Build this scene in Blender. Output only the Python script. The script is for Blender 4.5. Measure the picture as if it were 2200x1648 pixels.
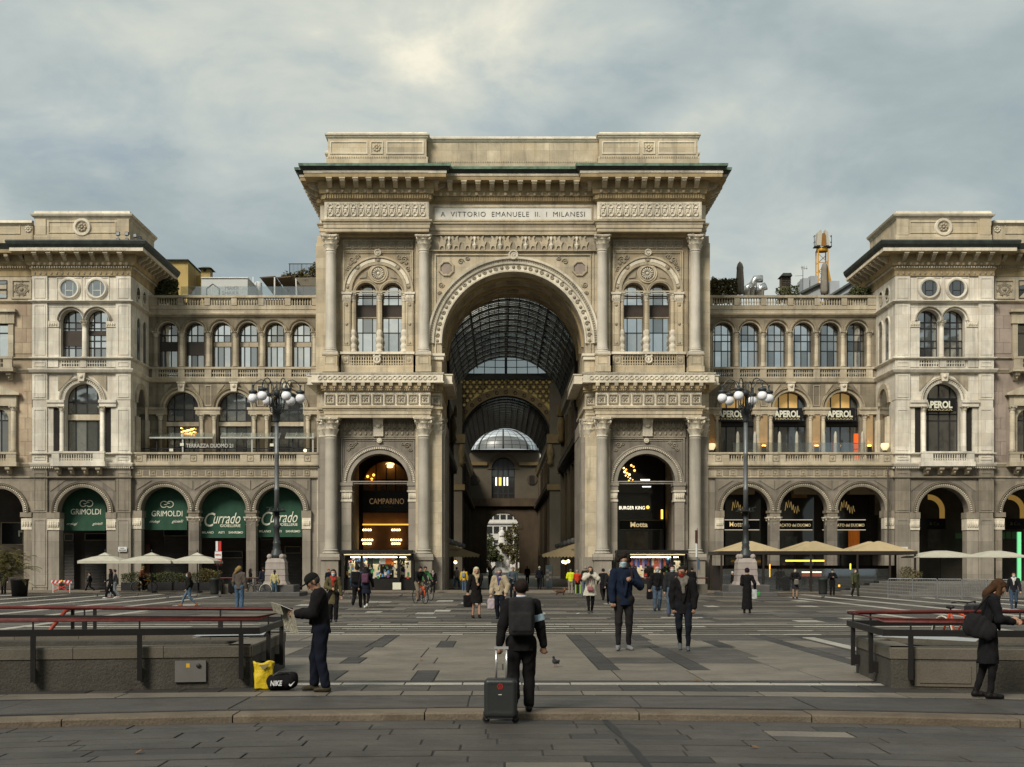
import bpy, math, random
import numpy as np
from mathutils import Vector, Matrix, Euler
random.seed(7)
R=random.Random(11)
rad=math.radians
for o in list(bpy.data.objects):bpy.data.objects.remove(o)
scene=bpy.context.scene
COL=scene.collection
FPX, VX, VY, CH=2850.0, 1075.0, 1214.0, 1.8
cam_d=bpy.data.cameras.new('camera')
cam=bpy.data.objects.new('camera', cam_d);COL.objects.link(cam)
cam.location=(0, 0, CH);cam.rotation_euler=(rad(90), 0, 0)
cam_d.sensor_width=36;cam_d.lens=FPX/2200*36
cam_d.shift_x=(1100-VX)/2200;cam_d.shift_y=(VY-824)/2200
cam_d.clip_start=.5;cam_d.clip_end=4000
scene.camera=cam
SUN_EL, SUN_AZ=40, 212
w=bpy.data.worlds.new('World');scene.world=w;w.use_nodes=True
nt=w.node_tree;nt.nodes.clear()
def N(tree, kind, **kw):
 n=tree.nodes.new(kind)
 for k, v in kw.items():
  if k=='inp':
   for a, b in v.items():n.inputs[a].default_value=b
  else:setattr(n, k, v)
 return n
out=N(nt, 'ShaderNodeOutputWorld')
sky=N(nt, 'ShaderNodeTexSky', sky_type='NISHITA', sun_disc=False, sun_elevation=rad(SUN_EL), sun_rotation=rad(SUN_AZ))
sky.air_density=1.0;sky.dust_density=2.0
bg1=N(nt, 'ShaderNodeBackground', inp={'Strength':.10})
nt.links.new(sky.outputs[0], bg1.inputs[0])
tc=N(nt, 'ShaderNodeTexCoord')
sep=N(nt, 'ShaderNodeSeparateXYZ');nt.links.new(tc.outputs['Generated'], sep.inputs[0])
zz=N(nt, 'ShaderNodeMath', operation='MAXIMUM', inp={1:0.0});nt.links.new(sep.outputs[2], zz.inputs[0])
za=N(nt, 'ShaderNodeMath', operation='ADD', inp={1:.30});nt.links.new(zz.outputs[0], za.inputs[0])
comb=N(nt, 'ShaderNodeCombineXYZ')
for i in(0, 1):
 d=N(nt, 'ShaderNodeMath', operation='DIVIDE');nt.links.new(sep.outputs[i], d.inputs[0]);nt.links.new(za.outputs[0], d.inputs[1])
 nt.links.new(d.outputs[0], comb.inputs[i])
mp=N(nt, 'ShaderNodeMapping');mp.inputs['Location'].default_value=(7.14, 5.44, .6)
nt.links.new(comb.outputs[0], mp.inputs[0])
n1=N(nt, 'ShaderNodeTexNoise', inp={'Scale':1.35, 'Detail':9.0, 'Roughness':.50, 'Distortion':.25})
n2=N(nt, 'ShaderNodeTexNoise', inp={'Scale':4.2, 'Detail':10.0, 'Roughness':.58, 'Distortion':.3})
n3=N(nt, 'ShaderNodeTexNoise', inp={'Scale':.62, 'Detail':3.0, 'Roughness':.5, 'Distortion':.1})
for n_ in(n1, n2, n3):nt.links.new(mp.outputs[0], n_.inputs[0])
r1=N(nt, 'ShaderNodeValToRGB')
e=r1.color_ramp.elements
e[0].position=.33;e[0].color=(.255, .315, .335, 1)
e[1].position=.68;e[1].color=(.80, .76, .62, 1)
m_=r1.color_ramp.elements.new(.44);m_.color=(.335, .395, .405, 1)
m_=r1.color_ramp.elements.new(.53);m_.color=(.43, .48, .47, 1)
m_=r1.color_ramp.elements.new(.61);m_.color=(.56, .58, .52, 1)
mx0=N(nt, 'ShaderNodeMix', data_type='FLOAT');mx0.inputs[0].default_value=.45
nt.links.new(n1.outputs[0], mx0.inputs[2]);nt.links.new(n3.outputs[0], mx0.inputs[3])
mx=N(nt, 'ShaderNodeMix', data_type='FLOAT');mx.inputs[0].default_value=.22
nt.links.new(mx0.outputs[0], mx.inputs[2]);nt.links.new(n2.outputs[0], mx.inputs[3])
sh_=N(nt, 'ShaderNodeMapRange', inp={1:.365, 2:.595, 3:.29, 4:.73});nt.links.new(mx.outputs[0], sh_.inputs[0])
nt.links.new(sh_.outputs[0], r1.inputs[0])
bg2=N(nt, 'ShaderNodeBackground', inp={'Strength':1.0});nt.links.new(r1.outputs[0], bg2.inputs[0])
cv=N(nt, 'ShaderNodeMapRange', inp={1:.28, 2:.42, 3:.80, 4:1.0});nt.links.new(n2.outputs[0], cv.inputs[0])
ms=N(nt, 'ShaderNodeMixShader');nt.links.new(cv.outputs[0], ms.inputs[0])
nt.links.new(bg1.outputs[0], ms.inputs[1]);nt.links.new(bg2.outputs[0], ms.inputs[2])
nt.links.new(ms.outputs[0], out.inputs[0])
sd=bpy.data.lights.new('sun', 'SUN');sd.energy=3.5;sd.angle=rad(20);sd.color=(1.0, .925, .80)
sun=bpy.data.objects.new('sun', sd);COL.objects.link(sun)
az=rad(SUN_AZ);el=rad(SUN_EL)
sdir=Vector((math.sin(az)*math.cos(el), math.cos(az)*math.cos(el), math.sin(el)))
sun.rotation_euler=(-sdir).to_track_quat('-Z', 'Y').to_euler();sun.location=sdir*60
vs=scene.view_settings
vs.view_transform='Standard';vs.look='None';vs.exposure=0.24;vs.gamma=1.0;vs.use_curve_mapping=False
def PX(px, Y):return(px-VX)*Y/FPX
def PZ(py, Y):return CH+(VY-py)*Y/FPX
def GY(py, z=0):return(CH-z)*FPX/(py-VY)
XC=PX(1102, 93.0)
MIR=False
def mxx(x):return 2*XC-x if MIR else x
WO={}
def thing(name, label, cat, loc=(0, 0, 0), rz=0, group=None):
 o=bpy.data.objects.new(name, None);COL.objects.link(o)
 o.empty_display_size=.2
 o.location=loc;o.rotation_euler=(0, 0, rz);WO[o.name]=Vector(loc)
 tag(o, label, cat, group);return o
def tag(o, label=None, cat=None, group=None, kind=None):
 if label:o['label']=label
 if cat:o['category']=cat
 if group:o['group']=group
 if kind:o['kind']=kind
 return o
def link(name, me, parent=None, loc=(0, 0, 0), rot=None, local=False):
 o=bpy.data.objects.new(name, me);COL.objects.link(o)
 L=Vector(loc)
 if parent is not None:
  o.parent=parent
  if not local:o.location=L-WO[parent.name]
  else:o.location=L
 else:o.location=L
 if rot:o.rotation_euler=rot
 WO[o.name]=L if not local else Vector((0, 0, 0))
 return o
def mesh(name, V, F, mat=None, smooth=False):
 me=bpy.data.meshes.new(name)
 me.from_pydata([tuple(map(float, v)) for v in V], [], F)
 if mat:me.materials.append(mat)
 if smooth:me.polygons.foreach_set('use_smooth', [True]*len(me.polygons))
 me.update();return me
class M:
 def __init__(s, local=False):s.v=[];s.f=[];s.loc=local
 def add(s, V, F):
  o=len(s.v)
  if MIR and not s.loc:
   s.v+=[(2*XC-x, y, z) for x, y, z in V]
   s.f+=[tuple(i+o for i in reversed(f)) for f in F]
  else:
   s.v+=[tuple(p) for p in V];s.f+=[tuple(i+o for i in f) for f in F]
  return s
 def box(s, x0, x1, y0, y1, z0, z1):
  return s.add([(x0, y0, z0), (x1, y0, z0), (x1, y1, z0), (x0, y1, z0), (x0, y0, z1), (x1, y0, z1), (x1, y1, z1), (x0, y1, z1)], [(0, 3, 2, 1), (4, 5, 6, 7), (0, 1, 5, 4), (1, 2, 6, 5), (2, 3, 7, 6), (3, 0, 4, 7)])
 def bbox(s, x0, x1, y0, y1, z0, z1, b=.02):
  o=[(x0+b, y0), (x1-b, y0), (x1, y0+b), (x1, y1-b), (x1-b, y1), (x0+b, y1), (x0, y1-b), (x0, y0+b)]
  cx, cy=(x0+x1)/2, (y0+y1)/2
  V=[(x, y, z0) for x, y in o]+[(x, y, z1-b) for x, y in o]
  V+=[(x+(b if x<cx else -b), y+(b if y<cy else -b), z1) for x, y in o]
  F=[tuple(range(7, -1, -1)), tuple(range(16, 24))]
  for k in(0, 8):
   for i in range(8):j=(i+1)%8;F.append((k+i, k+j, k+8+j, k+8+i))
  return s.add(V, F)
 def prism(s, poly, y0, y1):
  n=len(poly)
  V=[(x, y0, z) for x, z in poly]+[(x, y1, z) for x, z in poly]
  F=[tuple(range(n)), tuple(range(2*n-1, n-1, -1))]+[(i, i+n, (i+1)%n+n, (i+1)%n) for i in range(n)]
  return s.add(V, F)
 def prismx(s, poly, x0, x1):
  n=len(poly)
  V=[(x0, y, z) for y, z in poly]+[(x1, y, z) for y, z in poly]
  F=[tuple(range(n)), tuple(range(2*n-1, n-1, -1))]+[(i, i+n, (i+1)%n+n, (i+1)%n) for i in range(n)]
  return s.add(V, F)
 def prismz(s, poly, z0, z1):
  n=len(poly)
  V=[(x, y, z0) for x, y in poly]+[(x, y, z1) for x, y in poly]
  F=[tuple(range(n-1, -1, -1)), tuple(range(n, 2*n))]+[(i, (i+1)%n, (i+1)%n+n, i+n) for i in range(n)]
  return s.add(V, F)
 def ring(s, cx, cz, prof, a0=0, a1=180, n=28):
  k=len(prof);V=[];F=[];full=abs(a1-a0)>=359.9
  m=n if full else n+1
  for i in range(m):
   a=rad(a0+(a1-a0)*i/n);c, q=math.cos(a), math.sin(a)
   V+=[(cx+r*c, y, cz+r*q) for r, y in prof]
  for i in range(n):
   j=(i+1)%m
   for t in range(k):
    u=(t+1)%k
    F.append((i*k+t, i*k+u, j*k+u, j*k+t))
  if not full:F+=[tuple(range(k-1, -1, -1)), tuple(range(n*k, n*k+k))]
  return s.add(V, F)
 def disc(s, cx, cz, r, y0, y1, n=20):
  return s.prism([(cx+r*math.cos(2*math.pi*i/n), cz+r*math.sin(2*math.pi*i/n)) for i in range(n)], y0, y1)
 def lathe(s, prof, cx=0, cy=0, n=16, z=0, mod=None):
  V=[];F=[];k=len(prof)
  for i in range(n):
   a=2*math.pi*i/n
   for r, h in prof:
    q=r if mod is None else r*mod(a, h)
    V.append((cx+q*math.cos(a), cy+q*math.sin(a), z+h))
  for i in range(n):
   j=(i+1)%n
   for t in range(k-1):F.append((i*k+t, j*k+t, j*k+t+1, i*k+t+1))
  F.append(tuple(i*k for i in range(n-1, -1, -1)));F.append(tuple(i*k+k-1 for i in range(n)))
  return s.add(V, F)
 def tube(s, pts, r, n=6, closed=False):
  P=[Vector(p) for p in pts];V=[];F=[];m=len(P)
  up=Vector((0, 0, 1));prev=None
  for i, p in enumerate(P):
   a=P[i-1] if(i>0 or closed) else p;b=P[(i+1)%m] if(i<m-1 or closed) else p
   t=(b-a).normalized()
   if prev is None:
    q=t.cross(up)
    if q.length<1e-3:q=t.cross(Vector((1, 0, 0)))
   else:q=prev-t*prev.dot(t)
   q.normalize();prev=q;u=t.cross(q)
   rr=r[i] if hasattr(r, '__len__') else r
   V+=[tuple(p+(q*math.cos(2*math.pi*k/n)+u*math.sin(2*math.pi*k/n))*rr) for k in range(n)]
  for i in range(m if closed else m-1):
   j=(i+1)%m
   F+=[(i*n+k, i*n+(k+1)%n, j*n+(k+1)%n, j*n+k) for k in range(n)]
  if not closed:F+=[tuple(range(n-1, -1, -1)), tuple(range((m-1)*n, m*n))]
  return s.add(V, F)
 def sphere(s, c, r, n=12, m=8, sc=(1, 1, 1)):
  V=[(c[0], c[1], c[2]-r*sc[2])];F=[]
  for j in range(1, m):
   p=math.pi*j/m-math.pi/2
   V+=[(c[0]+r*sc[0]*math.cos(p)*math.cos(2*math.pi*i/n), c[1]+r*sc[1]*math.cos(p)*math.sin(2*math.pi*i/n), c[2]+r*sc[2]*math.sin(p)) for i in range(n)]
  V.append((c[0], c[1], c[2]+r*sc[2]))
  for i in range(n):
   F.append((0, 1+(i+1)%n, 1+i));t=1+(m-2)*n
   F.append((t+i, t+(i+1)%n, len(V)-1))
   for j in range(m-2):F.append((1+j*n+i, 1+j*n+(i+1)%n, 1+(j+1)*n+(i+1)%n, 1+(j+1)*n+i))
  return s.add(V, F)
 def sweep(s, path, prof):
  P=[Vector((p[0], p[1])) for p in path];k=len(prof);V=[];F=[]
  for i, p in enumerate(P):
   d1=(P[i]-P[i-1]).normalized() if i>0 else None
   d2=(P[i+1]-P[i]).normalized() if i<len(P)-1 else None
   d1=d1 or d2;d2=d2 or d1
   a=Vector((d1.y, -d1.x));b=Vector((d2.y, -d2.x));m=(a+b)
   m=m.normalized() if m.length>1e-6 else a
   m=m/max(.3, m.dot(a))
   V+=[(p.x+m.x*o, p.y+m.y*o, z) for o, z in prof]
  for i in range(len(P)-1):
   for t in range(k):
    u=(t+1)%k;F.append((i*k+t, i*k+u, (i+1)*k+u, (i+1)*k+t))
  F+=[tuple(range(k)), tuple(range(len(P)*k-1, (len(P)-1)*k-1, -1))]
  return s.add(V, F)
 def build(s, name, mat, parent=None, smooth=False, label=None, kind=None, autos=None):
  me=mesh(name, s.v, s.f, mat, smooth)
  if autos:smooth_by_angle(me, autos)
  o=link(name, me, parent)
  if label:o['label']=label
  if kind:o['kind']=kind
  return o
 def me(s, name, mat, smooth=False):return mesh(name, s.v, s.f, mat, smooth)
def smooth_by_angle(me, deg=40):
 me.polygons.foreach_set('use_smooth', [True]*len(me.polygons))
 me.set_sharp_from_angle(angle=rad(deg))
def archpoly(x0, x1, z0, z1, ops):
 """outline of a wall pierced from below by round arches; ops = [(cx, r, springing z)]"""
 P=[(x0, z0), (x0, z1), (x1, z1), (x1, z0)]
 for cx, r, zs in sorted(ops, key=lambda o:-o[0]):
  P.append((cx+r, z0));n=20
  P+=[(cx+r*math.cos(math.pi*i/n), zs+r*math.sin(math.pi*i/n)) for i in range(n+1)]
  P.append((cx-r, z0))
 return P
def panel_frame(m, x0, x1, z0, z1, y, t=.06, d=.05):
 m.box(x0, x1, y-d, y, z0, z0+t);m.box(x0, x1, y-d, y, z1-t, z1)
 m.box(x0, x0+t, y-d, y, z0+t, z1-t);m.box(x1-t, x1, y-d, y, z0+t, z1-t)
def text(s, x0, x1, z, y, parent, mat, name='lettering', depth=.02, shear=0, bold=0, h=None, yaw=0, tilt=None, spacing=1, base=None):
 """lettering in the x-z plane facing -y, fitted between x0 and x1, baseline z"""
 cu=bpy.data.curves.new('txt', 'FONT');cu.body=s;cu.extrude=0.0;cu.shear=shear;cu.offset=bold;cu.space_character=spacing
 cu.resolution_u=3
 ob=bpy.data.objects.new('txt', cu);COL.objects.link(ob)
 me=bpy.data.meshes.new_from_object(ob)
 bpy.data.objects.remove(ob)
 V=np.array([v.co[:] for v in me.vertices]);F=[tuple(p.vertices) for p in me.polygons]
 bpy.data.meshes.remove(me)
 if len(V)==0:return None
 a, b=V[:, 0].min(), V[:, 0].max();k=(x1-x0)/(b-a)
 kz=k if h is None else h/(V[:, 1].max()-min(0, V[:, 1].min()) if h else 1)
 X=x0+(V[:, 0]-a)*k;Z=z+V[:, 1]*kz
 n=len(V);front=[(X[i], y, Z[i]) for i in range(n)];back=[(X[i], y+depth, Z[i]) for i in range(n)]
 cnt={}
 for f in F:
  for i in range(len(f)):e=(f[i], f[(i+1)%len(f)]);cnt[e]=1
 walls=[(a_, a_+n, b_+n, b_) for(a_, b_) in cnt if(b_, a_) not in cnt]
 FF=F+[tuple(reversed([i+n for i in f])) for f in F]+walls
 pts=front+back
 if base is not None:pts=[base(*p) for p in pts]
 me=mesh(name, pts, FF, mat)
 return link(name, me, parent)
MATS={}
def mat(name, col, rough=.8, var=.12, scale=1.5, bump=0., bscale=20, metal=0., spec=.3, orand=0., irand=0., streak=0., tint=None, coat=0., grain=0., blocks=None, blot=0.):
 if name in MATS:return MATS[name]
 m=bpy.data.materials.new(name);m.use_nodes=True;t=m.node_tree;t.nodes.clear()
 o=N(t, 'ShaderNodeOutputMaterial');p=N(t, 'ShaderNodeBsdfPrincipled')
 t.links.new(p.outputs[0], o.inputs[0])
 p.inputs['Roughness'].default_value=rough;p.inputs['Metallic'].default_value=metal
 p.inputs['Specular IOR Level'].default_value=spec
 if coat:p.inputs['Coat Weight'].default_value=coat
 g=N(t, 'ShaderNodeNewGeometry')
 def noise(sc, det=5, rough_=.6, vec=None, dist=0):
  n=N(t, 'ShaderNodeTexNoise', inp={'Scale':sc, 'Detail':det, 'Roughness':rough_, 'Distortion':dist})
  t.links.new(vec or g.outputs['Position'], n.inputs['Vector']);return n.outputs[0]
 def math_(op, a, b):
  n=N(t, 'ShaderNodeMath', operation=op)
  for i, q in((0, a), (1, b)):
   if isinstance(q, (int, float)):n.inputs[i].default_value=q
   else:t.links.new(q, n.inputs[i])
  return n.outputs[0]
 def mr(a, f0, f1, t0, t1):
  n=N(t, 'ShaderNodeMapRange', inp={1:f0, 2:f1, 3:t0, 4:t1});t.links.new(a, n.inputs[0]);return n.outputs[0]
 fac=mr(noise(scale, 7, .62), .28, .72, 1-var, 1+var)
 if streak:
  mpn=N(t, 'ShaderNodeMapping');mpn.inputs['Scale'].default_value=(2.2, 2.2, .16);t.links.new(g.outputs['Position'], mpn.inputs[0])
  s1=mr(noise(1.0, 6, .65, mpn.outputs[0]), .50, .74, 1, 1-streak)
  s2=mr(noise(.35, 4, .55), .40, .66, 1-streak*.45, 1.06)
  fac=math_('MULTIPLY', math_('MULTIPLY', fac, s1), s2)
 if blocks:
  sx_=N(t, 'ShaderNodeSeparateXYZ');t.links.new(g.outputs['Position'], sx_.inputs[0]);cx_=N(t, 'ShaderNodeCombineXYZ')
  t.links.new(math_('ADD', sx_.outputs[0], sx_.outputs[1]), cx_.inputs[0]);t.links.new(sx_.outputs[2], cx_.inputs[1])
  bt=N(t, 'ShaderNodeTexBrick', inp={'Scale':1.0, 'Color1':(1.12, 1.12, 1.12, 1), 'Color2':(.84, .84, .84, 1), 'Mortar':(.62, .62, .62, 1), 'Mortar Size':.008, 'Brick Width':blocks[0], 'Row Height':blocks[1], 'Bias':0.0})
  t.links.new(cx_.outputs[0], bt.inputs['Vector']);sp_=N(t, 'ShaderNodeSeparateColor');t.links.new(bt.outputs[0], sp_.inputs[0]);fac=math_('MULTIPLY', fac, sp_.outputs[0])
 if blot:
  fac=math_('MULTIPLY', fac, mr(noise(.75, 6, .7, dist=.6), .52, .64, 1, 1-blot));fac=math_('MULTIPLY', fac, mr(noise(3.2, 3, .6), .66, .70, 1, 1-blot*.7))
  t.links.new(mr(noise(1.3, 5, .6), .35, .65, rough-.16, rough+.14), p.inputs['Roughness'])
 if grain:fac=math_('MULTIPLY', fac, mr(noise(60, 2, .5), .3, .7, 1-grain, 1+grain))
 if orand:
  oi=N(t, 'ShaderNodeObjectInfo');fac=math_('MULTIPLY', fac, mr(oi.outputs['Random'], 0, 1, 1-orand, 1+orand))
 if irand:fac=math_('MULTIPLY', fac, mr(g.outputs['Random Per Island'], 0, 1, 1-irand, 1+irand))
 c1=N(t, 'ShaderNodeMix', data_type='RGBA', blend_type='MULTIPLY');c1.inputs[0].default_value=1
 c1.inputs[6].default_value=(*col, 1)
 cb=N(t, 'ShaderNodeCombineColor')
 for i in range(3):t.links.new(fac, cb.inputs[i])
 t.links.new(cb.outputs[0], c1.inputs[7]);res=c1.outputs[2]
 if tint:
  c2=N(t, 'ShaderNodeMix', data_type='RGBA');t.links.new(res, c2.inputs[6]);c2.inputs[7].default_value=(*tint, 1)
  t.links.new(mr(noise(scale*.7+.13, 5, .6, dist=.5), .47, .70, 0, .75), c2.inputs[0]);res=c2.outputs[2]
 t.links.new(res, p.inputs['Base Color'])
 if bump:
  b=N(t, 'ShaderNodeBump', inp={'Strength':bump, 'Distance':.03});t.links.new(noise(bscale, 5, .6), b.inputs['Height']);t.links.new(b.outputs[0], p.inputs['Normal'])
 MATS[name]=m;return m
def emis(name, col, strength):
 if name in MATS:return MATS[name]
 m=bpy.data.materials.new(name);m.use_nodes=True;p=m.node_tree.nodes['Principled BSDF']
 p.inputs['Base Color'].default_value=(*[c*.6 for c in col], 1);p.inputs['Emission Color'].default_value=(*col, 1);p.inputs['Emission Strength'].default_value=strength
 p.inputs['Roughness'].default_value=.5
 MATS[name]=m;return m
def glassm(name, base, refl, rough=.04, wav=.0, tintc=(1, .99, .95), transp=0., tcol=(.93, .96, .95)):
 """window glass: partly mirror, partly the dark room (or what lies) behind it"""
 if name in MATS:return MATS[name]
 m=bpy.data.materials.new(name);m.use_nodes=True;t=m.node_tree;t.nodes.clear()
 o=N(t, 'ShaderNodeOutputMaterial');g=N(t, 'ShaderNodeBsdfGlossy', inp={'Roughness':rough, 'Color':(*tintc, 1)})
 d=N(t, 'ShaderNodeBsdfPrincipled', inp={'Base Color':(*base, 1), 'Roughness':.3})
 lw=N(t, 'ShaderNodeLayerWeight', inp={'Blend':.25})
 mr=N(t, 'ShaderNodeMapRange', inp={1:0, 2:1, 3:refl, 4:min(1, refl+.6)});t.links.new(lw.outputs['Fresnel'], mr.inputs[0])
 mixs=N(t, 'ShaderNodeMixShader');t.links.new(mr.outputs[0], mixs.inputs[0])
 under=d.outputs[0]
 if transp:
  tr=N(t, 'ShaderNodeBsdfTransparent', inp={'Color':(*tcol, 1)});m2=N(t, 'ShaderNodeMixShader', inp={0:transp})
  t.links.new(d.outputs[0], m2.inputs[1]);t.links.new(tr.outputs[0], m2.inputs[2]);under=m2.outputs[0]
 t.links.new(under, mixs.inputs[1]);t.links.new(g.outputs[0], mixs.inputs[2]);t.links.new(mixs.outputs[0], o.inputs[0])
 if wav:
  ge=N(t, 'ShaderNodeNewGeometry');n=N(t, 'ShaderNodeTexNoise', inp={'Scale':.8, 'Detail':1.5});t.links.new(ge.outputs['Position'], n.inputs[0])
  b=N(t, 'ShaderNodeBump', inp={'Strength':wav, 'Distance':.05});t.links.new(n.outputs[0], b.inputs['Height']);t.links.new(b.outputs[0], g.inputs['Normal'])
 MATS[name]=m;return m
S_CREAM=mat('stone_cream', (.50, .43, .31), .85, .20, 1.1, .35, 9, streak=.46, tint=(.47, .375, .24), orand=.07, blocks=(1.9, .78))
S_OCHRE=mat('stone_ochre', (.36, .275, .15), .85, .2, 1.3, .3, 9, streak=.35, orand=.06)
S_PANEL=mat('stone_panel_pale', (.66, .60, .48), .8, .14, 1.0, .2, 12, streak=.34, blocks=(2.3, 1.3))
S_WHITE=mat('stone_white', (.63, .59, .505), .8, .15, 1.2, .2, 10, streak=.40, tint=(.50, .44, .345), orand=.06, blocks=(1.3, .92))
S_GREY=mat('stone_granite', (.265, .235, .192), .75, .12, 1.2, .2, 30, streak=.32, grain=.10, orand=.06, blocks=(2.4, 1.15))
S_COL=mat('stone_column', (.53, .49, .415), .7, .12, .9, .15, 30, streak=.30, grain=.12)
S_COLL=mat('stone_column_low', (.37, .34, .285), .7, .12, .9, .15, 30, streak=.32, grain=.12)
S_CAP=mat('stone_capital', (.60, .545, .44), .85, .22, 2.4, .4, 14, streak=.32)
S_CARVE=mat('stone_carved', (.33, .285, .21), .85, .25, 1.6, .5, 14, streak=.42, orand=.08)
S_WARM=mat('stone_warm', (.40, .32, .225), .85, .2, 1.0, .3, 14, streak=.35, orand=.16, tint=(.30, .21, .155))
S_PINK=mat('stone_pink', (.30, .245, .205), .85, .2, 1.0, .3, 14, streak=.3, orand=.12)
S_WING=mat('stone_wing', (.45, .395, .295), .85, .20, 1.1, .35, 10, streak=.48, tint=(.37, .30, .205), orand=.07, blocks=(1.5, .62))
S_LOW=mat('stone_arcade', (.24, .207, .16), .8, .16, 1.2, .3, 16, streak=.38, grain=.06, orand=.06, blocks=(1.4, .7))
S_WALLW=mat('wall_wing_shaded', (.235, .20, .145), .88, .22, 1.1, .4, 10, streak=.45, orand=.06, blocks=(1.5, .62))  # recess walls of wing, bay, arcade: shade contrast put into a darker stone colour
S_WALLB=mat('wall_bay_shaded', (.33, .275, .19), .88, .2, 1.1, .4, 10, streak=.45, tint=(.34, .26, .16), orand=.06, blocks=(1.9, .78))
S_WALLL=mat('wall_arcade_shaded', (.185, .162, .134), .85, .18, 1.2, .35, 16, streak=.4, orand=.06, blocks=(1.4, .7))
COPPER=mat('copper_green', (.13, .21, .15), .65, .4, 2.2, .2, 8, tint=(.035, .05, .04))
LEAD=mat('lead_dark', (.03, .034, .032), .6, .3, 2, .15, 8, tint=(.05, .07, .05))
IRON=mat('iron_black', (.012, .012, .013), .5, .2, 4, 0)
IRONV=mat('iron_vault', (.02, .019, .017), .6, .2, 1, 0)
FRAME=mat('window_frame_dark', (.02, .02, .022), .5, .1, 3)
BROWN=mat('panel_brown', (.045, .034, .026), .45, .2, 1.5)
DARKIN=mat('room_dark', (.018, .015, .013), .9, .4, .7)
GL_SKY=glassm('glass_window', (.03, .035, .04), .85, .03, .25)
GL_DARK=glassm('glass_dark', (.02, .02, .02), .16, .04, .2)
GL_LOW=glassm('glass_low', (.012, .011, .010), .05, .05, .1)
GL_MID=glassm('glass_mid', (.035, .04, .04), .36, .04, .25)
GL_CURT=glassm('glass_curtained', (.20, .21, .20), .55, .04, .25)
def cells(a, b, cuts):
 e=[a]+[c for c in cuts if a<c<b]+[b];return list(zip(e[:-1], e[1:]))
def window(parent, x0, x1, zb, zt, Y, xs, zs, arch=False, bar=.07, glass=None, name='window', gl_fn=None, frame=None, seed=0):
 """glazed window: frame part, each pane a sub-part; arch: round head of radius (x1-x0)/2 springing at zt"""
 fr=frame or FRAME;rr=random.Random(seed+int(x0*100)+int(zb*10))
 m=M();r=(x1-x0)/2;cx=(x0+x1)/2;top=zt+r if arch else zt
 def lim(x):return zt+math.sqrt(max(0, r*r-(x-cx)**2)) if arch else zt
 b=bar/2
 m.box(x0, x0+b, Y, Y+.1, zb, zt);m.box(x1-b, x1, Y, Y+.1, zb, zt);m.box(x0+b, x1-b, Y, Y+.1, zb, zb+b)
 if arch:m.ring(cx, zt, [(r-b, Y), (r, Y), (r, Y+.1), (r-b, Y+.1)], n=16)
 else:m.box(x0+b, x1-b, Y, Y+.1, zt-b, zt)
 for x in xs:m.box(x-b, x+b, Y+.006, Y+.094, zb+b, lim(x)-.02)
 for z in zs:
  hw=r if z<=zt else math.sqrt(max(0, r*r-(z-zt)**2))
  m.box(cx-hw+b, cx+hw-b, Y-.006, Y+.103, z-b, z+b)
 f=m.build(name, fr, parent)
 g0=glass or GL_SKY
 for i, (xa, xb) in enumerate(cells(x0, x1, sorted(xs))):
  for j, (za, zc) in enumerate(cells(zb, top, sorted(zs))):
   pts=[]
   if not arch or zc<=zt+1e-6:pts=[(xa, za), (xb, za), (xb, zc), (xa, zc)]
   else:
    n=8;up=[(xa+(xb-xa)*k/n) for k in range(n+1)]
    hi=[(x, min(lim(x), zc)) for x in up];hi=[(x, z) for x, z in hi if z>za+.01]
    if len(hi)<2:continue
    pts=[(hi[0][0], za), (hi[-1][0], za)]+hi[::-1]
   cxp=sum(p[0] for p in pts)/len(pts);czp=sum(p[1] for p in pts)/len(pts)
   tx, tz=rr.uniform(-.004, .004), rr.uniform(-.004, .004)
   V=[(x, Y+.05+(x-cxp)*tx+(z-czp)*tz, z) for x, z in pts]
   mm=M();mm.add(V, [tuple(range(len(V)))])
   gg=gl_fn(i, j, za, zc) if gl_fn else None
   if gg is None and g0 in(GL_SKY, GL_MID):gg=rr.choice([None, None, None, GL_CURT, GL_DARK if g0 is GL_MID else GL_MID])
   mm.build('pane', gg or g0, f)
 return f
# ================================================================ ground
G_JOINT=mat('paving_joint', (.030, .028, .025), .95, .3, 3, .3, 30)
PV_L=mat('paver_beige', (.134, .117, .094), .56, .22, .9, .35, 40, orand=.15, irand=.17, grain=.2, blot=.24, spec=.25, tint=(.104, .092, .076))
PV_M=mat('paver_grey', (.051, .046, .040), .55, .22, 1.1, .35, 40, orand=.13, irand=.20, grain=.2, blot=.24, spec=.25, tint=(.056, .050, .044))
PV_D=mat('paver_dark', (.031, .029, .027), .58, .20, 1.3, .25, 40, orand=.2, irand=.2, grain=.14, blot=.24, spec=.25)
PV_W=mat('paver_white', (.28, .265, .23), .7, .20, 1.2, .2, 40, orand=.10, irand=.10, grain=.1)
PV_F=mat('paver_far', (.072, .068, .062), .5, .20, .35, .2, 30, irand=.28, grain=.08, blot=.24, spec=.25)
KERB=mat('kerb_stone', (.115, .092, .066), .8, .28, 1.5, .5, 30, orand=.10, grain=.2, tint=(.066, .046, .028))
LOW_Z, KY=-.085, 16.2
def curve(x, y):return -.024*(x-.3)**2*max(0, min(1, (21.0-y)/4.6))
me=M();me.add([(-900, -60, LOW_Z-.012), (900, -60, LOW_Z-.012), (900, 17.0, LOW_Z-.012), (-900, 17.0, LOW_Z-.012)], [(0, 1, 2, 3)])
street=me.build('street', G_JOINT);street['kind']='structure'
me=M()
xs=[-900, -60]+[-40+2*i for i in range(41)]+[60, 900]
V=[];F=[]
for x in xs:V+=[(x, KY+.35+curve(max(-14, min(14, x)), KY), -.012), (x, 1500, -.012), (x, KY+.35+curve(max(-14, min(14, x)), KY), -.2)]
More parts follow.
